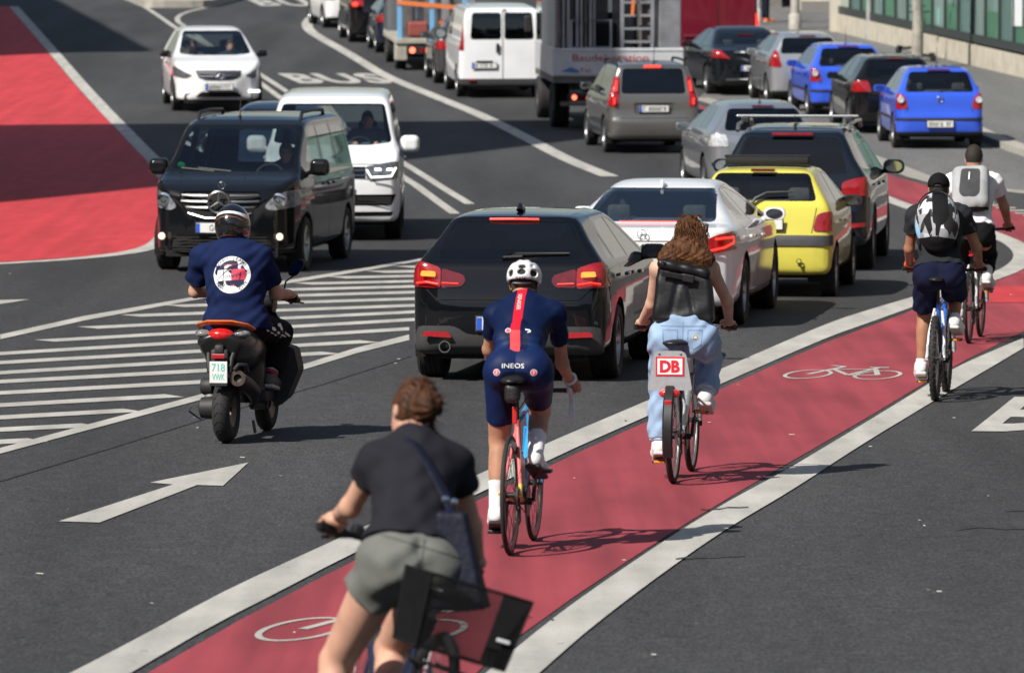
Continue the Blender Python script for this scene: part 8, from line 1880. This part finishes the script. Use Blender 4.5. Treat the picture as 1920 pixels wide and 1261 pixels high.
def white_rider():
    J = JNT['WHITE']; J['wrL'] = [-.285, .815, 1.095]; J['wrR'] = [.285, .815, 1.095]
    for a, b in (('hipL', .045), ('hipR', -.05), ('knL', -.06), ('knR', -.05), ('anL', -.10), ('anR', -.03), ('toeL', -.10), ('toeR', -.03), ('pel', -.05)): pass
    J['pel'][0] -= .06; J['hipL'][0] -= .07; J['hipR'][0] -= .07; J['knL'][0] -= .07; J['knR'][0] -= .05; J['anL'][0] = -.135; J['toeL'][0] = -.15; J['anR'][0] = .135; J['toeR'][0] = .14
    bd = Body(J, dict(hip=.17, waist=.145, belly=.105, chest=.178, chestd=.12, glute=.108, k=1.06, arm=1.08, leg=1.02, face=(0, 1, -.1), neck=1.05))
    r = tag(empty('person'), 'cyclist with short dark hair and a white T-shirt', 'person')
    make_body(r, bd, SK_TAN, [(((.285, .815, 1.095), (.29, .872, 1.048), (.95, -.25, 0)), {}), (((-.285, .815, 1.095), (-.29, .872, 1.048), (-.95, -.25, 0)), {})])
    garment('t_shirt', shirt_f(bd, .50, .018, .03, .0045, .012, .08, loose=.012), bd.lo, bd.hi, .013, cloth('white_tshirt', (.74, .75, .78)), r)
    garment('trousers', legs_f(bd, 1, .018, .05, .005, .0, full=.72, glut=.006), bd.lo, bd.hi, .013, cloth('black_trousers', (.008, .008, .009)), r)
    for q in 'LR': sock(r, bd, q, .30, M_SOCKW); shoe(r, bd, q, M_SHW, M_SOLE, .012, 'trainer')
    c = bd.J['head']; rt_, fd, u_ = bd.hM; M = np.stack([rt_, fd, u_], 1)
    def hair(P): return smax(smax(f_ell(P, c+u_*.022, (.084, .106, .113), M), f_plane(P, c+fd*.02, fd-u_*.55), .02), -f_plane(P, c-u_*.045, u_-fd*.25), .015)
    garment('hair', hair, c-.17, c+.17, .011, mat('dark_hair', (.018, .012, .009), .7, var=.3), r)
    place(r, 4.28, 53.2, 10.5)
    b = tag(empty('backpack'), 'light grey backpack with a dark centre panel', 'bag'); cc = bd.J['pel']+bd.up*.345-bd.sfw*.19+NP(-.012, 0, 0); M2 = np.stack([bd.srt, bd.sfw, bd.up], 1)
    g1 = cloth('heather_grey', (.36, .37, .38), .15); g2 = cloth('charcoal_panel', (.06, .062, .066), .15); g3 = cloth('black_nylon', (.010, .010, .011))
    def bf(P): 
        d = f_box(P, cc, (.175, .085, .225), .075, M2); return smin(d, f_ell(P, cc-bd.sfw*.055-bd.up*.03, (.125, .055, .19), M2), .03)
    zc, xc = float(cc[2]), float(cc[0]); FB = lambda q: q.normal.y < .1
    bo = garment('bag_body', bf, cc-.33, cc+.33, .013, [g1, g2, g3], b, [('R', rpoly([(xc-.09, zc+.19), (xc+.09, zc+.19), (xc+.10, zc-.03), (xc+.06, zc-.075), (xc, zc-.065), (xc-.06, zc-.075), (xc-.10, zc-.03)], .03), 1, FB), ('R', [(xc-.3, zc-.30), (xc+.3, zc-.30), (xc+.3, zc-.165), (xc-.3, zc-.165)], 2, lambda q: True)])
    strip_on('reflective_mark', bo, [(0, .16), (0, .09)], .010, (xc-.01, 0, zc), (1, 0, 0), (0, 0, 1), (0, 1, 0), M_INKW, bo)
    for s in (-1, 1): MB().tube([tuple(cc+M2 @ NP(s*.09, .04, .20)), tuple(bd.J['sh'+('L' if s < 0 else 'R')]*.55+bd.J['neck']*.45+bd.up*.065), tuple(bd.J['sh'+('L' if s < 0 else 'R')]*.65+bd.J['neck']*.35+bd.sfw*.12-bd.up*.08), tuple(cc+M2 @ NP(s*.15, .09, -.17))], .024, 8, flat=(1, .4)).build('shoulder_strap', g3, b, True)
    place(b, 4.28, 53.2, 10.5)
white_rider()

def near_rider():
    J = JNT['NEAR']; J['wrL'] = [-.285, .855, .985]; J['wrR'] = [.282, .86, .985]
    bd = Body(J, dict(hip=.155, waist=.122, belly=.095, chest=.135, chestd=.102, glute=.102, k=.97, arm=1.0, leg=1.14, face=(-.15, 1, -.15), hd=.98, neck=.92))
    r = tag(empty('person'), 'rider in grey shorts and dark T-shirt, nearest the camera', 'person')
    make_body(r, bd, SK_PINK, [(((-.285, .855, .985), (-.292, .905, .930), (-.95, -.25, 0)), dict(k=.95)), (((.282, .86, .985), (.292, .905, .930), (.95, -.25, 0)), dict(k=.95))], h=.013)
    garment('t_shirt', shirt_f(bd, .40, .016, .045, .004, .016, .085, loose=.008), bd.lo, bd.hi, .012, cloth('dark_slate_tshirt', (.018, .018, .024)), r)
    sh = garment('shorts', legs_f(bd, .26, .014, .095, .006, .020, glut=.004), bd.lo, bd.hi, .012, mat('sage_cotton', (.135, .140, .127), .9, var=.15, scale=10, bump=.35, bscale=150), r)
    pz, px = float(bd.J['pel'][2]), float(bd.J['pel'][0])
    strip_on('back_seam', sh, [(0, .09), (.0, -.13)], .005, (px, 0, pz), (1, 0, 0), (0, 0, 1), (0, 1, 0), mat('sage_seam', (.07, .075, .065), .9), sh); strip_on('waist_seam', sh, [(-.15, .06), (.15, .06)], .005, (px, 0, pz), (1, 0, 0), (0, 0, 1), (0, 1, 0), MATS['sage_seam'], sh)
    for q in 'LR': shoe(r, bd, q, M_SHW, M_SOLE, .012, 'trainer')
    c = bd.J['head']; rt_, fd, u_ = bd.hM; M = np.stack([rt_, fd, u_], 1); hm = mat('chestnut_hair', (.060, .025, .012), .55, var=.5, scale=30, bump=.6, bscale=90, spec=.2)
    def hair(P):
        d = smax(f_ell(P, c+u_*.020, (.084, .106, .112), M), -f_plane(P, c-u_*.050, u_-fd*.45), .015); d = smax(d, f_plane(P, c+fd*.035, fd-u_*.6), .02)
        d = smin(d, f_ell(P, c-fd*.110+u_*.018, (.056, .046, .052), M), .015); q = (P-c) @ M
        return d + .003*np.sin(95*q[:, 0]+30*q[:, 2]) + .0035*np.sin(np.arctan2(q[:, 2]-.018, q[:, 0])*9+140*np.hypot(q[:, 0], q[:, 2]-.018))*(q[:, 1] < -.08)
    hr = garment('hair', hair, c-.19, c+.19, .0095, hm, r)
    rnd = random.Random(9); rs = []
    for k in range(40):
        a = rnd.uniform(0, 6.28); p = Vector(tuple(c + M @ NP(math.cos(a)*.075, -.06, math.sin(a)*.09+.02))); rs.append([p, p+Vector((math.cos(a)*.012, -.02, math.sin(a)*.012)), p+Vector((math.cos(a+.5)*.03, -.035, math.sin(a+.5)*.02-.01))])
    strand_hair(hr, 'hair_strands', rs, hm, .002)
    A_ = r.matrix_world
    def put(o): place(o, -.43, 20.35, -16); o.matrix_world = o.matrix_world @ Matrix.Rotation(R(17), 4, 'Y')
    put(r)
    b = tag(empty('shoulder_bag'), 'dark navy shoulder bag on a diagonal strap', 'bag'); L = mat('navy_leather', (.006, .008, .020), .6, var=.3, scale=9, bump=.35, bscale=40, spec=.25)
    pel, up, rt2, bk = bd.J['pel'], bd.up, bd.srt, -bd.sfw; gu = NP(-.292, 0, .956); bc = pel+bd.hrt*.165+bk*.085-gu*.075; xa = unit(bd.hrt*.80+bk*.55); xa = unit(xa-gu*(xa@gu)); Mb = np.stack([xa, np.cross(gu, xa), gu], 1)
    def bf(P):
        q = (P-bc) @ Mb; t = np.clip((q[:, 2]+.15)/.36, 0, 1); w_ = .110-.055*t; dp = .068-.035*t
        qq = np.stack([np.abs(q[:, 0]+.03*t)-w_, np.abs(q[:, 1])-dp, np.abs(q[:, 2]-.03)-.18], 1)+.02; return np.linalg.norm(np.maximum(qq, 0), axis=1)+np.minimum(qq.max(1), 0)-.02 + .004*np.sin(34*q[:, 0]+11*q[:, 2])
    garment('bag_body', bf, bc-.30, bc+.30, .012, L, b)
    s0 = bd.J['shL']*.42+bd.J['neck']*.58+up*.055; st = [tuple(bc+gu*.20-xa*.03), tuple(pel+up*.20+bk*.128+rt2*.105), tuple(pel+up*.36+bk*.135+rt2*.02), tuple(pel+up*.47+bk*.105-rt2*.04), tuple(s0), tuple(s0+bd.sfw*.10-up*.03), tuple(pel+up*.3+bd.sfw*.13+rt2*.06), tuple(bc+bd.sfw*.06+gu*.18)]
    MB().tube([tuple(q) for q in chaikin(st, 2, False)], .024, 8, flat=(1, .3)).build('strap', L, b, True)
    for k in range(2): MB().lathe([(0, .004), (.004, .014), (.010, .014), (.014, .004)], 'y', 14, tuple(NP(*st[1])+NP(-.02+.035*k, -.03, .0))).build('snap_ring', M_CHROME, b, True)
    put(b)
near_rider()
# ---------------------------------------------------------------- motor scooter and its rider, people in vehicles
def scooter():
    r = tag(empty('motor_scooter'), 'black motor scooter with an orange seat edge and a small white plate', 'motor scooter')
    blk = mat('scooter_black', (.012, .012, .013), .35, coat=.3, var=.2); mt = mat('scooter_matt', (.018, .018, .019), .6, var=.2); org = mat('orange_trim', (.75, .14, .02), .35, coat=.5); rr, tr = .235, .062
    def wheel(y, w_, rad):
        t = MB(); t.lathe([(w_*math.cos(a), rad-w_+w_*math.sin(a)) for a in np.linspace(0, 2*math.pi, 14, endpoint=False)], 'x', 40, closed=True)
        o = t.build('wheel', M_TYRE, r, True); MB().lathe([(-w_*.75, rad-1.75*w_), (-w_*.4, .06), (w_*.4, .06), (w_*.75, rad-1.75*w_)], 'x', 30).build('rim', blk, o, True); g_ = MB()
        for k in range(22):
            a = 2*math.pi*k/22
            for s in (-1, 1): g_.tube([(s*.008, math.cos(a)*(rad+.0005), math.sin(a)*(rad+.0005)), (s*w_*.62, math.cos(a+.16)*(rad-w_*.20), math.sin(a+.16)*(rad-w_*.20))], .0035, 4)
        g_.build('tread_grooves', M_UNDER, o)['kind'] = 'stuff'; o.location = (0, y, rad); return o
    wheel(0, .066, rr); wheel(1.30, .055, .225)
    # tail fairing
    def ff(P):
        q = P.copy(); d = f_ell(P, (0, .22, .67), (.205, .44, .165)); d = smin(d, f_ell(P, (0, .0, .725), (.20, .27, .10)), .05); d = smin(d, f_cone(P, (0, .55, .62), (0, .62, .38), .16, .15), .08)
        d = smax(d, -f_plane(P, (0, -.18, .70), (0, 1, .35))*1.0, .03); return d
    fo = garment('tail_fairing', ff, (-.28, -.35, .25), (.28, .95, .98), .016, [blk], r)
    def sf(P): return smax(smin(f_ell(P, (0, .33, .815), (.135, .33, .055)), f_ell(P, (0, -.02, .85), (.115, .14, .035)), .05), -f_plane(P, (0, 0, .79), (0, 0, 1)), .02)
    garment('seat', sf, (-.2, -.3, .72), (.2, .75, .95), .014, mat('seat_vinyl', (.014, .014, .015), .55, var=.2, bump=.2, bscale=80), r)
    MB().tube([(-.19, .04, .815), (-.165, -.10, .852), (-.08, -.185, .875), (.08, -.185, .875), (.165, -.10, .852), (.19, .04, .815)], [.020, .026, .028, .028, .026, .020], 8, flat=(1.3, .6)).build('rear_spoiler', org, r, True)
    def tl(P): return smax(f_ell(P, (0, -.15, .785), (.095, .07, .050)), f_plane(P, (0, -.13, .78), (0, 1, 0)), .01)
    garment('tail_light', tl, (-.13, -.27, .71), (.13, -.04, .86), .0095, mat('scooter_tail_red', (.55, .012, .012), .2, coat=1, var=.35, scale=40, emit=(1, .03, .02), estr=.06), r)
    for s in (-1, 1):
        def il(P, s=s): return smax(f_ell(P, (s*.135, -.10, .79), (.066, .06, .032)), f_plane(P, (s*.11, -.06, .78), (0, 1, 0)), .01)
        garment('indicator', il, (s*.140-.1, -.22, .73), (s*.140+.1, 0, .86), .0095, mat('smoked_indicator', (.20, .20, .20), .2, coat=1.0, var=.5, scale=40), r)
    MB().box((0, -.19, .60), (.13, .05, .17), bev=.02).box((0, -.20, .68), (.075, .06, .08), bev=.025).build('plate_carrier', mt, r, True, ang=40)
    for s in (-1, 1): MB().tube([(s*.10, -.10, .70), (s*.085, -.18, .62), (s*.075, -.20, .52)], .018, 8).build('carrier_arm', mt, r, True)
    MB().box((0, -.243, .635), (.10, .014, .036), bev=.006).build('reflector', mat('red_reflector', (.55, .02, .03), .25, coat=1), r)
    p = MB().box((0, -.235, .515), (.13, .008, .165), bev=.006).build('number_plate', M_PLATE, r); aq = mat('turquoise_lettering', (.06, .50, .46), .5)
    RX = Matrix.Rotation(math.pi/2, 4, 'X')
    text_obj('plate_lettering', '718', .05, Matrix.Translation((0, -.2405, .555)) @ RX, aq, p, fit=(.095, .055)); text_obj('plate_lettering', 'VWK', .05, Matrix.Translation((0, -.2405, .487)) @ RX, aq, p, fit=(.090, .045))
    MB().box((0, -.237, .435), (.13, .008, .022), bev=.002).build('plate_frame', M_BLK, p)
    MB().tube([(0, -.20, .62), (0, -.22, .40)], .02, 6).build('mudflap', mt, r)
    # engine, belt case, silencer
    MB().lathe([(-.205, .001), (-.205, .05), (-.19, .062), (-.12, .065)], 'x', 20, (0, .10, .40)).build('air_filter', mt, r, True, ang=40); MB().lathe([(-.20, .001), (-.20, .045), (-.185, .075), (-.08, .085)], 'x', 20, (0, .02, .25)).build('belt_case', mt, r, True, ang=40)
    MB().box((-.13, .35, .28), (.12, .62, .16), bev=.05).build('engine_block', mat('engine_grey', (.10, .10, .10), .5, .5, var=.3), r, True, ang=40)
    MB().tube([(.135, -.17, .47), (.145, .02, .42), (.15, .22, .36), (.13, .34, .28), (.09, .40, .24)], [.056, .060, .056, .025, .018], 14).build('silencer', mat('silencer_black', (.022, .022, .023), .45, .3, var=.2), r, True, ang=50)
    MB().lathe([(-.20, .058), (-.20, .030), (-.10, .028)], 'y', 18, (.132, 0, .478)).build('silencer_end', mat('burnt_steel', (.16, .12, .10), .4, .8, var=.3), r, True)
    MB().tube([(.11, -.20, .54), (.14, -.21, .575), (.185, -.17, .57), (.185, -.12, .52)], .016, 8).build('heat_guard', mt, r, True)
    MB().tube([(-.19, .05, .16), (-.23, .02, .19), (-.26, -.06, .23), (-.24, -.08, .27)], .007, 6).build('kick_lever', M_STEEL, r, True); MB().tube([(.12, .34, .14), (.13, .36, .05)], .012, 6).build('centre_stand', M_STEEL, r)
    # floor, leg shield, front
    MB().box((0, .80, .30), (.34, .46, .10), bev=.03).build('footboard', mt, r, True, ang=40)
    sh = [(-.20, .32), (.20, .32), (.235, .52), (.20, .78), (.11, .93), (-.11, .93), (-.20, .78), (-.235, .52)]
    o = MB().prism(rpoly(sh, .05), 1.02, 1.06).build('leg_shield', blk, r); 
    MB().prism(rpoly([(x*.8, z) for x, z in sh], .05), 1.06, 1.16).build('front_fairing', blk, r)
    MB().prism(rpoly([(.16, .20), (.26, .28), (.345, .48), (.31, .64), (.17, .68), (.13, .45)], .02), .84, 1.03).build('knee_panel', mt, r)
    MB().tube([(-.03, 1.12, .52), (-.06, 1.30, .225)], .022, 8).tube([(.06, 1.14, .52), (.06, 1.30, .225)], .022, 8).build('fork', blk, r, True)
    def fm(P): return smax(smax(np.abs(np.linalg.norm((P-NP(0, 1.30, .225))[:, 1:], axis=1)-.25)-.012, np.abs(P[:, 0])-.07, .02), -f_plane(P, (0, 1.3, .27), (0, -.4, 1)), .01)
    garment('front_mudguard', fm, (-.12, .98, .15), (.12, 1.62, .55), .016, blk, r)
    MB().box((0, .98, .95), (.30, .16, .14), bev=.05).build('handlebar_cover', blk, r, True, ang=40); MB().tube([(-.33, .86, .985), (-.15, .97, 1.0), (.15, .97, 1.0), (.33, .86, .985)], .014, 8).build('handlebar', M_BFR, r, True)
    for s in (-1, 1):
        MB().tube([(s*.24, .915, .993), (s*.345, .852, .984)], .020, 10).build('grip', M_BFR, r, True); MB().tube([(s*.19, .98, .99), (s*.37, .91, .965)], .007, 6).build('brake_lever', M_ALLOY, r, True)
        MB().tube([(s*.20, .96, 1.0), (s*.225, .955, 1.12), (s*.295, .95, 1.17)], .007, 6).build('mirror_stalk', M_BFR, r, True)
        pl = [(s*(x), z) for x, z in ((.245, 1.165), (.255, 1.235), (.325, 1.285), (.365, 1.28), (.36, 1.225), (.30, 1.155))]
        q = MB().prism(rpoly(pl, .015), .945, .960).build('mirror', M_BFR, r); MB().prism(rpoly([(a*.985+s*.005, b*.985+.018) for a, b in pl], .012), .9435, .9445).build('mirror_glass', mat('mirror_glass', (.55, .6, .63), .05, 1.0), q)
    place(r, -2.05, 40.67, 10.4)
    return r
scooter()

def scooter_rider():
    J = JNT['SCOOT']; J['wrL'] = [-.290, .815, 1.035]; J['wrR'] = [.285, .815, 1.035]; J['knL'] = [-.185, .80, .77]; J['anL'] = [-.15, .72, .42]; J['toeL'] = [-.17, .92, .375]; J['anR'] = [.165, .70, .44]; J['toeR'] = [.16, .90, .375]; J['elL'] = [-.36, .56, 1.06]
    bd = Body(J, dict(hip=.195, waist=.190, belly=.14, chest=.195, chestd=.135, glute=.115, k=1.06, arm=1.10, leg=1.08, face=(0, 1, -.08), neck=1.1))
    r = tag(empty('person'), 'scooter rider in a navy T-shirt with a round print and black helmet', 'person')
    make_body(r, bd, SK_PINK, [(((.285, .815, 1.035), (.293, .883, .990), (.9, -.45, 0)), {}), (((-.290, .815, 1.035), (-.293, .883, .990), (-.9, -.45, 0)), {})])
    ts = garment('t_shirt', shirt_f(bd, .70, .020, -.055, .0055, .022, .085, loose=.012), bd.lo, bd.hi, .0125, cloth('navy_tshirt', (.008, .016, .062)), r)
    tr = garment('trousers', legs_f(bd, 1, .020, .03, .005, .0, full=.86), bd.lo, bd.hi, .0125, cloth('black_tracksuit', (.007, .007, .008)), r)
    for q in 'LR':
        sock(r, bd, q, .26, cloth('navy_sock', (.015, .02, .05))); shoe(r, bd, q, mat('olive_shoe', (.12, .11, .09), .8), M_SOLE, .010, 'trainer')
        b, c = bd.J['kn'+q], bd.J['an'+q]
        for t, mm in ((.86, mat('sock_white', (.7, .7, .72), .9)), (.93, mat('sock_red', (.5, .04, .06), .9))):
            e = b+(c-b)*t; ax = unit(c-b)
            def cf(P, e=e, ax=ax): 
                tt = (P-e)@ax; return smax(np.linalg.norm(P-e-tt[:, None]*ax, axis=1)-.052, np.abs(tt)-.012, .006)
            garment('sock_band', cf, e-.1, e+.1, .011, mm, r)
    # print on the back
    D = tuple(bd.sfw); up, rt_ = tuple(bd.up), tuple(bd.srt); ctr = bd.J['pel']+bd.up*.345+bd.srt*.012; O = tuple(ctr); wh, rd, nv = M_INKW, mat('print_red', (.62, .05, .10), .6), mat('print_navy', (.010, .014, .05), .7)
    disc_on('print_disc', ts, O, .135, D, wh, ts, .003, ax=rt_, ay=up, n=40)
    disc_on('print_field', ts, O, .105, D, nv, ts, .0042, ax=rt_, ay=up, n=40)
    bv = bvh_of(ts)
    def quadp(name, x0, x1, z0, z1, m_, off):
        nx, nz = 8, 5; v = [(x0+(x1-x0)*i/nx, z0+(z1-z0)*j/nz) for j in range(nz+1) for i in range(nx+1)]
        v = [(max(-math.sqrt(max(.105**2-b*b, 0)), min(math.sqrt(max(.105**2-b*b, 0)), a)), b) for a, b in v]
        wrap(name, v, [(j*(nx+1)+i, j*(nx+1)+i+1, (j+1)*(nx+1)+i+1, (j+1)*(nx+1)+i) for j in range(nz) for i in range(nx)], O, rt_, up, D, bv, m_, ts, off)
    quadp('print_white_half', -.105, 0, -.040, .040, wh, .0055); quadp('print_red_half', 0, .105, -.040, .040, rd, .0055)
    def arc_text(s, rad, a0, a1, flip, size):
        n_ = len(s)
        for i, ch in enumerate(s):
            if ch == ' ': continue
            a = R(a0+(a1-a0)*(i+.5)/n_); v, f = text_geo(ch, size, 1); th = a-math.pi/2 if not flip else a+math.pi/2
            v = [(math.cos(a)*rad+x*math.cos(th)-y*math.sin(th), math.sin(a)*rad+x*math.sin(th)+y*math.cos(th)) for x, y in v]
            wrap('print_letter', v, f, O, rt_, up, D, bv, nv, ts, .0048)
    arc_text('TOMMY JEANS', .120, 152, 28, False, .034); arc_text('NEW YORK CITY', .120, 206, 334, True, .034)
    strip_on('signature', ts, [(-.095, -.020), (-.06, .010), (-.01, .045), (.05, .070), (.095, .085)], .006, O, rt_, up, D, nv, ts, .0066)
    sig = [[(-.055, .035), (-.062, -.055)], [(-.035, .0), (-.048, -.014), (-.034, -.026), (-.024, -.010), (-.034, .0)], [(-.016, -.024), (-.014, .002), (-.004, -.016), (.006, .004), (.010, -.020)], [(.014, -.022), (.018, .004), (.028, -.014), (.036, .006), (.042, -.018)], [(.048, .010), (.056, -.010), (.072, .016), (.056, -.05), (.044, -.062)]]
    for s_ in sig: strip_on('signature', ts, s_, .006, O, rt_, up, D, nv, ts, .0066, seg=.012)
    v, f = text_geo('MCMLXXXV', 1.0, 1); xs_ = [q[0] for q in v]; w_ = max(xs_)-min(xs_)
    wrap('print_letter', [((x-(max(xs_)+min(xs_))/2)/w_*.105, y/w_*.105+.072) for x, y in v], f, O, rt_, up, D, bv, rd, ts, .0056)
    quadp('print_mark', -.022, 0, -.078, -.070, wh, .0056); quadp('print_mark', 0, .022, -.078, -.070, rd, .0056)
    for s_ in (0, 1, 2): strip_on('trouser_stripe', tr, [(0, .05), (.035, -.02), (.06, -.10)], .009, (float(bd.J['hipR'][0])+.075+s_*.018, 0, float(bd.J['hipR'][2])+.01), (1, 0, 0), (0, 0, 1), (0, 1, 0), wh, tr, .004)
    c = bd.J['head']; rt2, fd, u_ = bd.hM; M = np.stack([rt2, fd, u_], 1); hc = c+u_*.015
    def hf(P):
        d = f_ell(P, hc, (.127, .155, .150), M); d = smin(d, f_ell(P, hc+fd*.04-u_*.06, (.110, .125, .10), M), .04); d = smax(d, -f_plane(P, hc-u_*.118, u_+fd*.15), .012); return smax(d, -f_cone(P, hc-u_*.05, hc-u_*.25-fd*.0, .075, .09), .012)
    gb = mat('helmet_black', (.010, .010, .011), .18, coat=1.0, var=.3, scale=12); zc = float(hc[2]); xc = float(hc[0])
    arc = [(xc+math.cos(a)*.150, zc+.005+math.sin(a)*.100) for a in np.linspace(math.pi, 0, 13)] + [(xc+math.cos(a)*.140, zc-.008+math.sin(a)*.096) for a in np.linspace(0, math.pi, 13)]
    he = garment('helmet', hf, hc-.22, hc+.22, .0105, [gb, mat('helmet_white', (.72, .72, .72), .25, coat=.8)], r, [('R', arc, 1, BACK)])
    strip_on('helmet_pinstripe', he, [(-.115, .015), (-.06, .048), (0, .055), (.06, .048), (.115, .015)], .004, tuple(hc), tuple(rt2), tuple(u_), tuple(fd), mat('copper_line', (.35, .10, .03), .4), he, .002)
    strip_on('helmet_edge_line', he, [(-.10, -.105), (-.05, -.085), (0, -.082), (.05, -.085), (.10, -.105)], .004, tuple(hc), tuple(rt2), tuple(u_), tuple(fd), mat('copper_line', (.35, .10, .03), .4), he, .002)
    def vf(P): return smax(np.abs(f_ell(P, hc+fd*.006, (.128, .158, .14), M))-.003, -f_plane(P, hc+fd*.07, fd), .005)*1.0
    place(r, -2.05, 40.67, 10.4)
scooter_rider()

def seated(label, parent_car, lx, ly, lz, shirt, sk, hairc, hands=True, arm=None):
    """a driver: a seated figure inside a vehicle, placed by the vehicle's own frame"""
    J = dict(pel=(0, 0, .10), neck=(0, -.10, .60), head=(0, -.06, .74), shL=(-.19, -.09, .54), shR=(.19, -.09, .54), elL=(-.25, .10, .34), elR=(.25, .10, .34), wrL=(-.15, .36, .42), wrR=(.15, .36, .42), hipL=(-.09, .03, .08), hipR=(.09, .03, .08), knL=(-.13, .45, .16), knR=(.13, .45, .16), anL=(-.13, .62, -.16), anR=(.13, .62, -.16), toeL=(-.13, .80, -.20), toeR=(.13, .80, -.20))
    bd = Body(J, dict(face=(0, 1, 0)))
    r = tag(empty('person'), label, 'person')
    make_body(r, bd, sk, [((J['wrL'], (-.14, .43, .42), (0, -.3, 1)), {}), ((J['wrR'], (.14, .43, .42), (0, -.3, 1)), {})], h=.022)
    garment('top', shirt_f(bd, .8, .014, -.02, .004, .01, .075), bd.lo, bd.hi, .02, shirt, r); garment('trousers', legs_f(bd, 1, .016, .04, .0, .0, full=True), bd.lo, bd.hi, .024, cloth('dark_trousers', (.02, .02, .025)), r)
    c = bd.J['head']; rt_, fd, u_ = bd.hM; M = np.stack([rt_, fd, u_], 1)
    def hair(P): return smax(smax(f_ell(P, c+u_*.02, (.084, .104, .112), M), f_plane(P, c+fd*.04, fd-u_*.9), .015), -f_plane(P, c-u_*.05, u_-fd*.3), .015)
    garment('hair', hair, c-.17, c+.17, .014, mat('driver_hair_'+str(int(hairc[0]*1000)), hairc, .7, var=.3), r)
    r.matrix_world = parent_car.matrix_world @ Matrix.Translation((lx, ly, lz)); return r
seated('bald driver in a dark top inside the black compact van', CITAN, -.40, 1.56, .60, cloth('driver_dark', (.05, .05, .06)), SK_PINK, (.20, .13, .09))
seated('driver with dark hair inside the white transporter van', T6, -.45, 2.05, .82, cloth('driver_slate', (.10, .14, .18)), SK_PINK, (.03, .02, .015))
seated('driver of the oncoming white compact car', BCLASS, -.38, 1.40, .44, cloth('driver_navy', (.03, .04, .08)), SK_PINK, (.06, .04, .025))
seated('passenger beside the driver of the oncoming white compact car', BCLASS, .38, 1.40, .44, cloth('driver_brown', (.12, .08, .06)), SK_FAIR, (.10, .05, .03))

def walker():
    J = dict(pel=(0, 0, .95), neck=(0, .03, 1.47), head=(0, .05, 1.62), shL=(-.19, .02, 1.41), shR=(.19, .02, 1.41), elL=(-.23, -.02, 1.13), elR=(.23, .04, 1.13), wrL=(-.22, .08, .88), wrR=(.22, .14, .88), hipL=(-.09, 0, .91), hipR=(.09, 0, .91), knL=(-.10, .06, .50), knR=(.10, .0, .50), anL=(-.10, -.02, .09), anR=(.10, .02, .09), toeL=(-.11, .16, .05), toeR=(.11, .20, .05))
    bd = Body(J, dict(face=(0, 1, 0))); r = tag(empty('person'), 'pedestrian in dark trousers and orange shoes on the far pavement', 'person')
    make_body(r, bd, SK_PINK, [((J['wrL'], (-.22, .12, .82), (0, -.5, -1)), {}), ((J['wrR'], (.22, .18, .82), (0, -.5, -1)), {})], h=.022)
    garment('top', shirt_f(bd, .9, .016, -.06), bd.lo, bd.hi, .02, cloth('walker_top', (.10, .10, .12)), r); garment('trousers', legs_f(bd, 1, .018, .05, .004, .0, full=True), bd.lo, bd.hi, .022, cloth('walker_trousers', (.012, .014, .022)), r)
    for q in 'LR': shoe(r, bd, q, mat('orange_shoe', (.75, .16, .05), .6), M_SOLE, .012)
    c = bd.J['head']
    def hair(P): return smax(smax(f_ell(P, c+NP(0, 0, .02), (.084, .104, .112)), f_plane(P, c+NP(0, .04, 0), (0, 1, -.9)), .015), -f_plane(P, c-NP(0, 0, .05), (0, -.3, 1)), .015)
    garment('hair', hair, c-.17, c+.17, .014, mat('dark_hair', (.018, .012, .009), .7), r)
    place(r, 6.98, 157.5, 60, lift=.12)
walker()
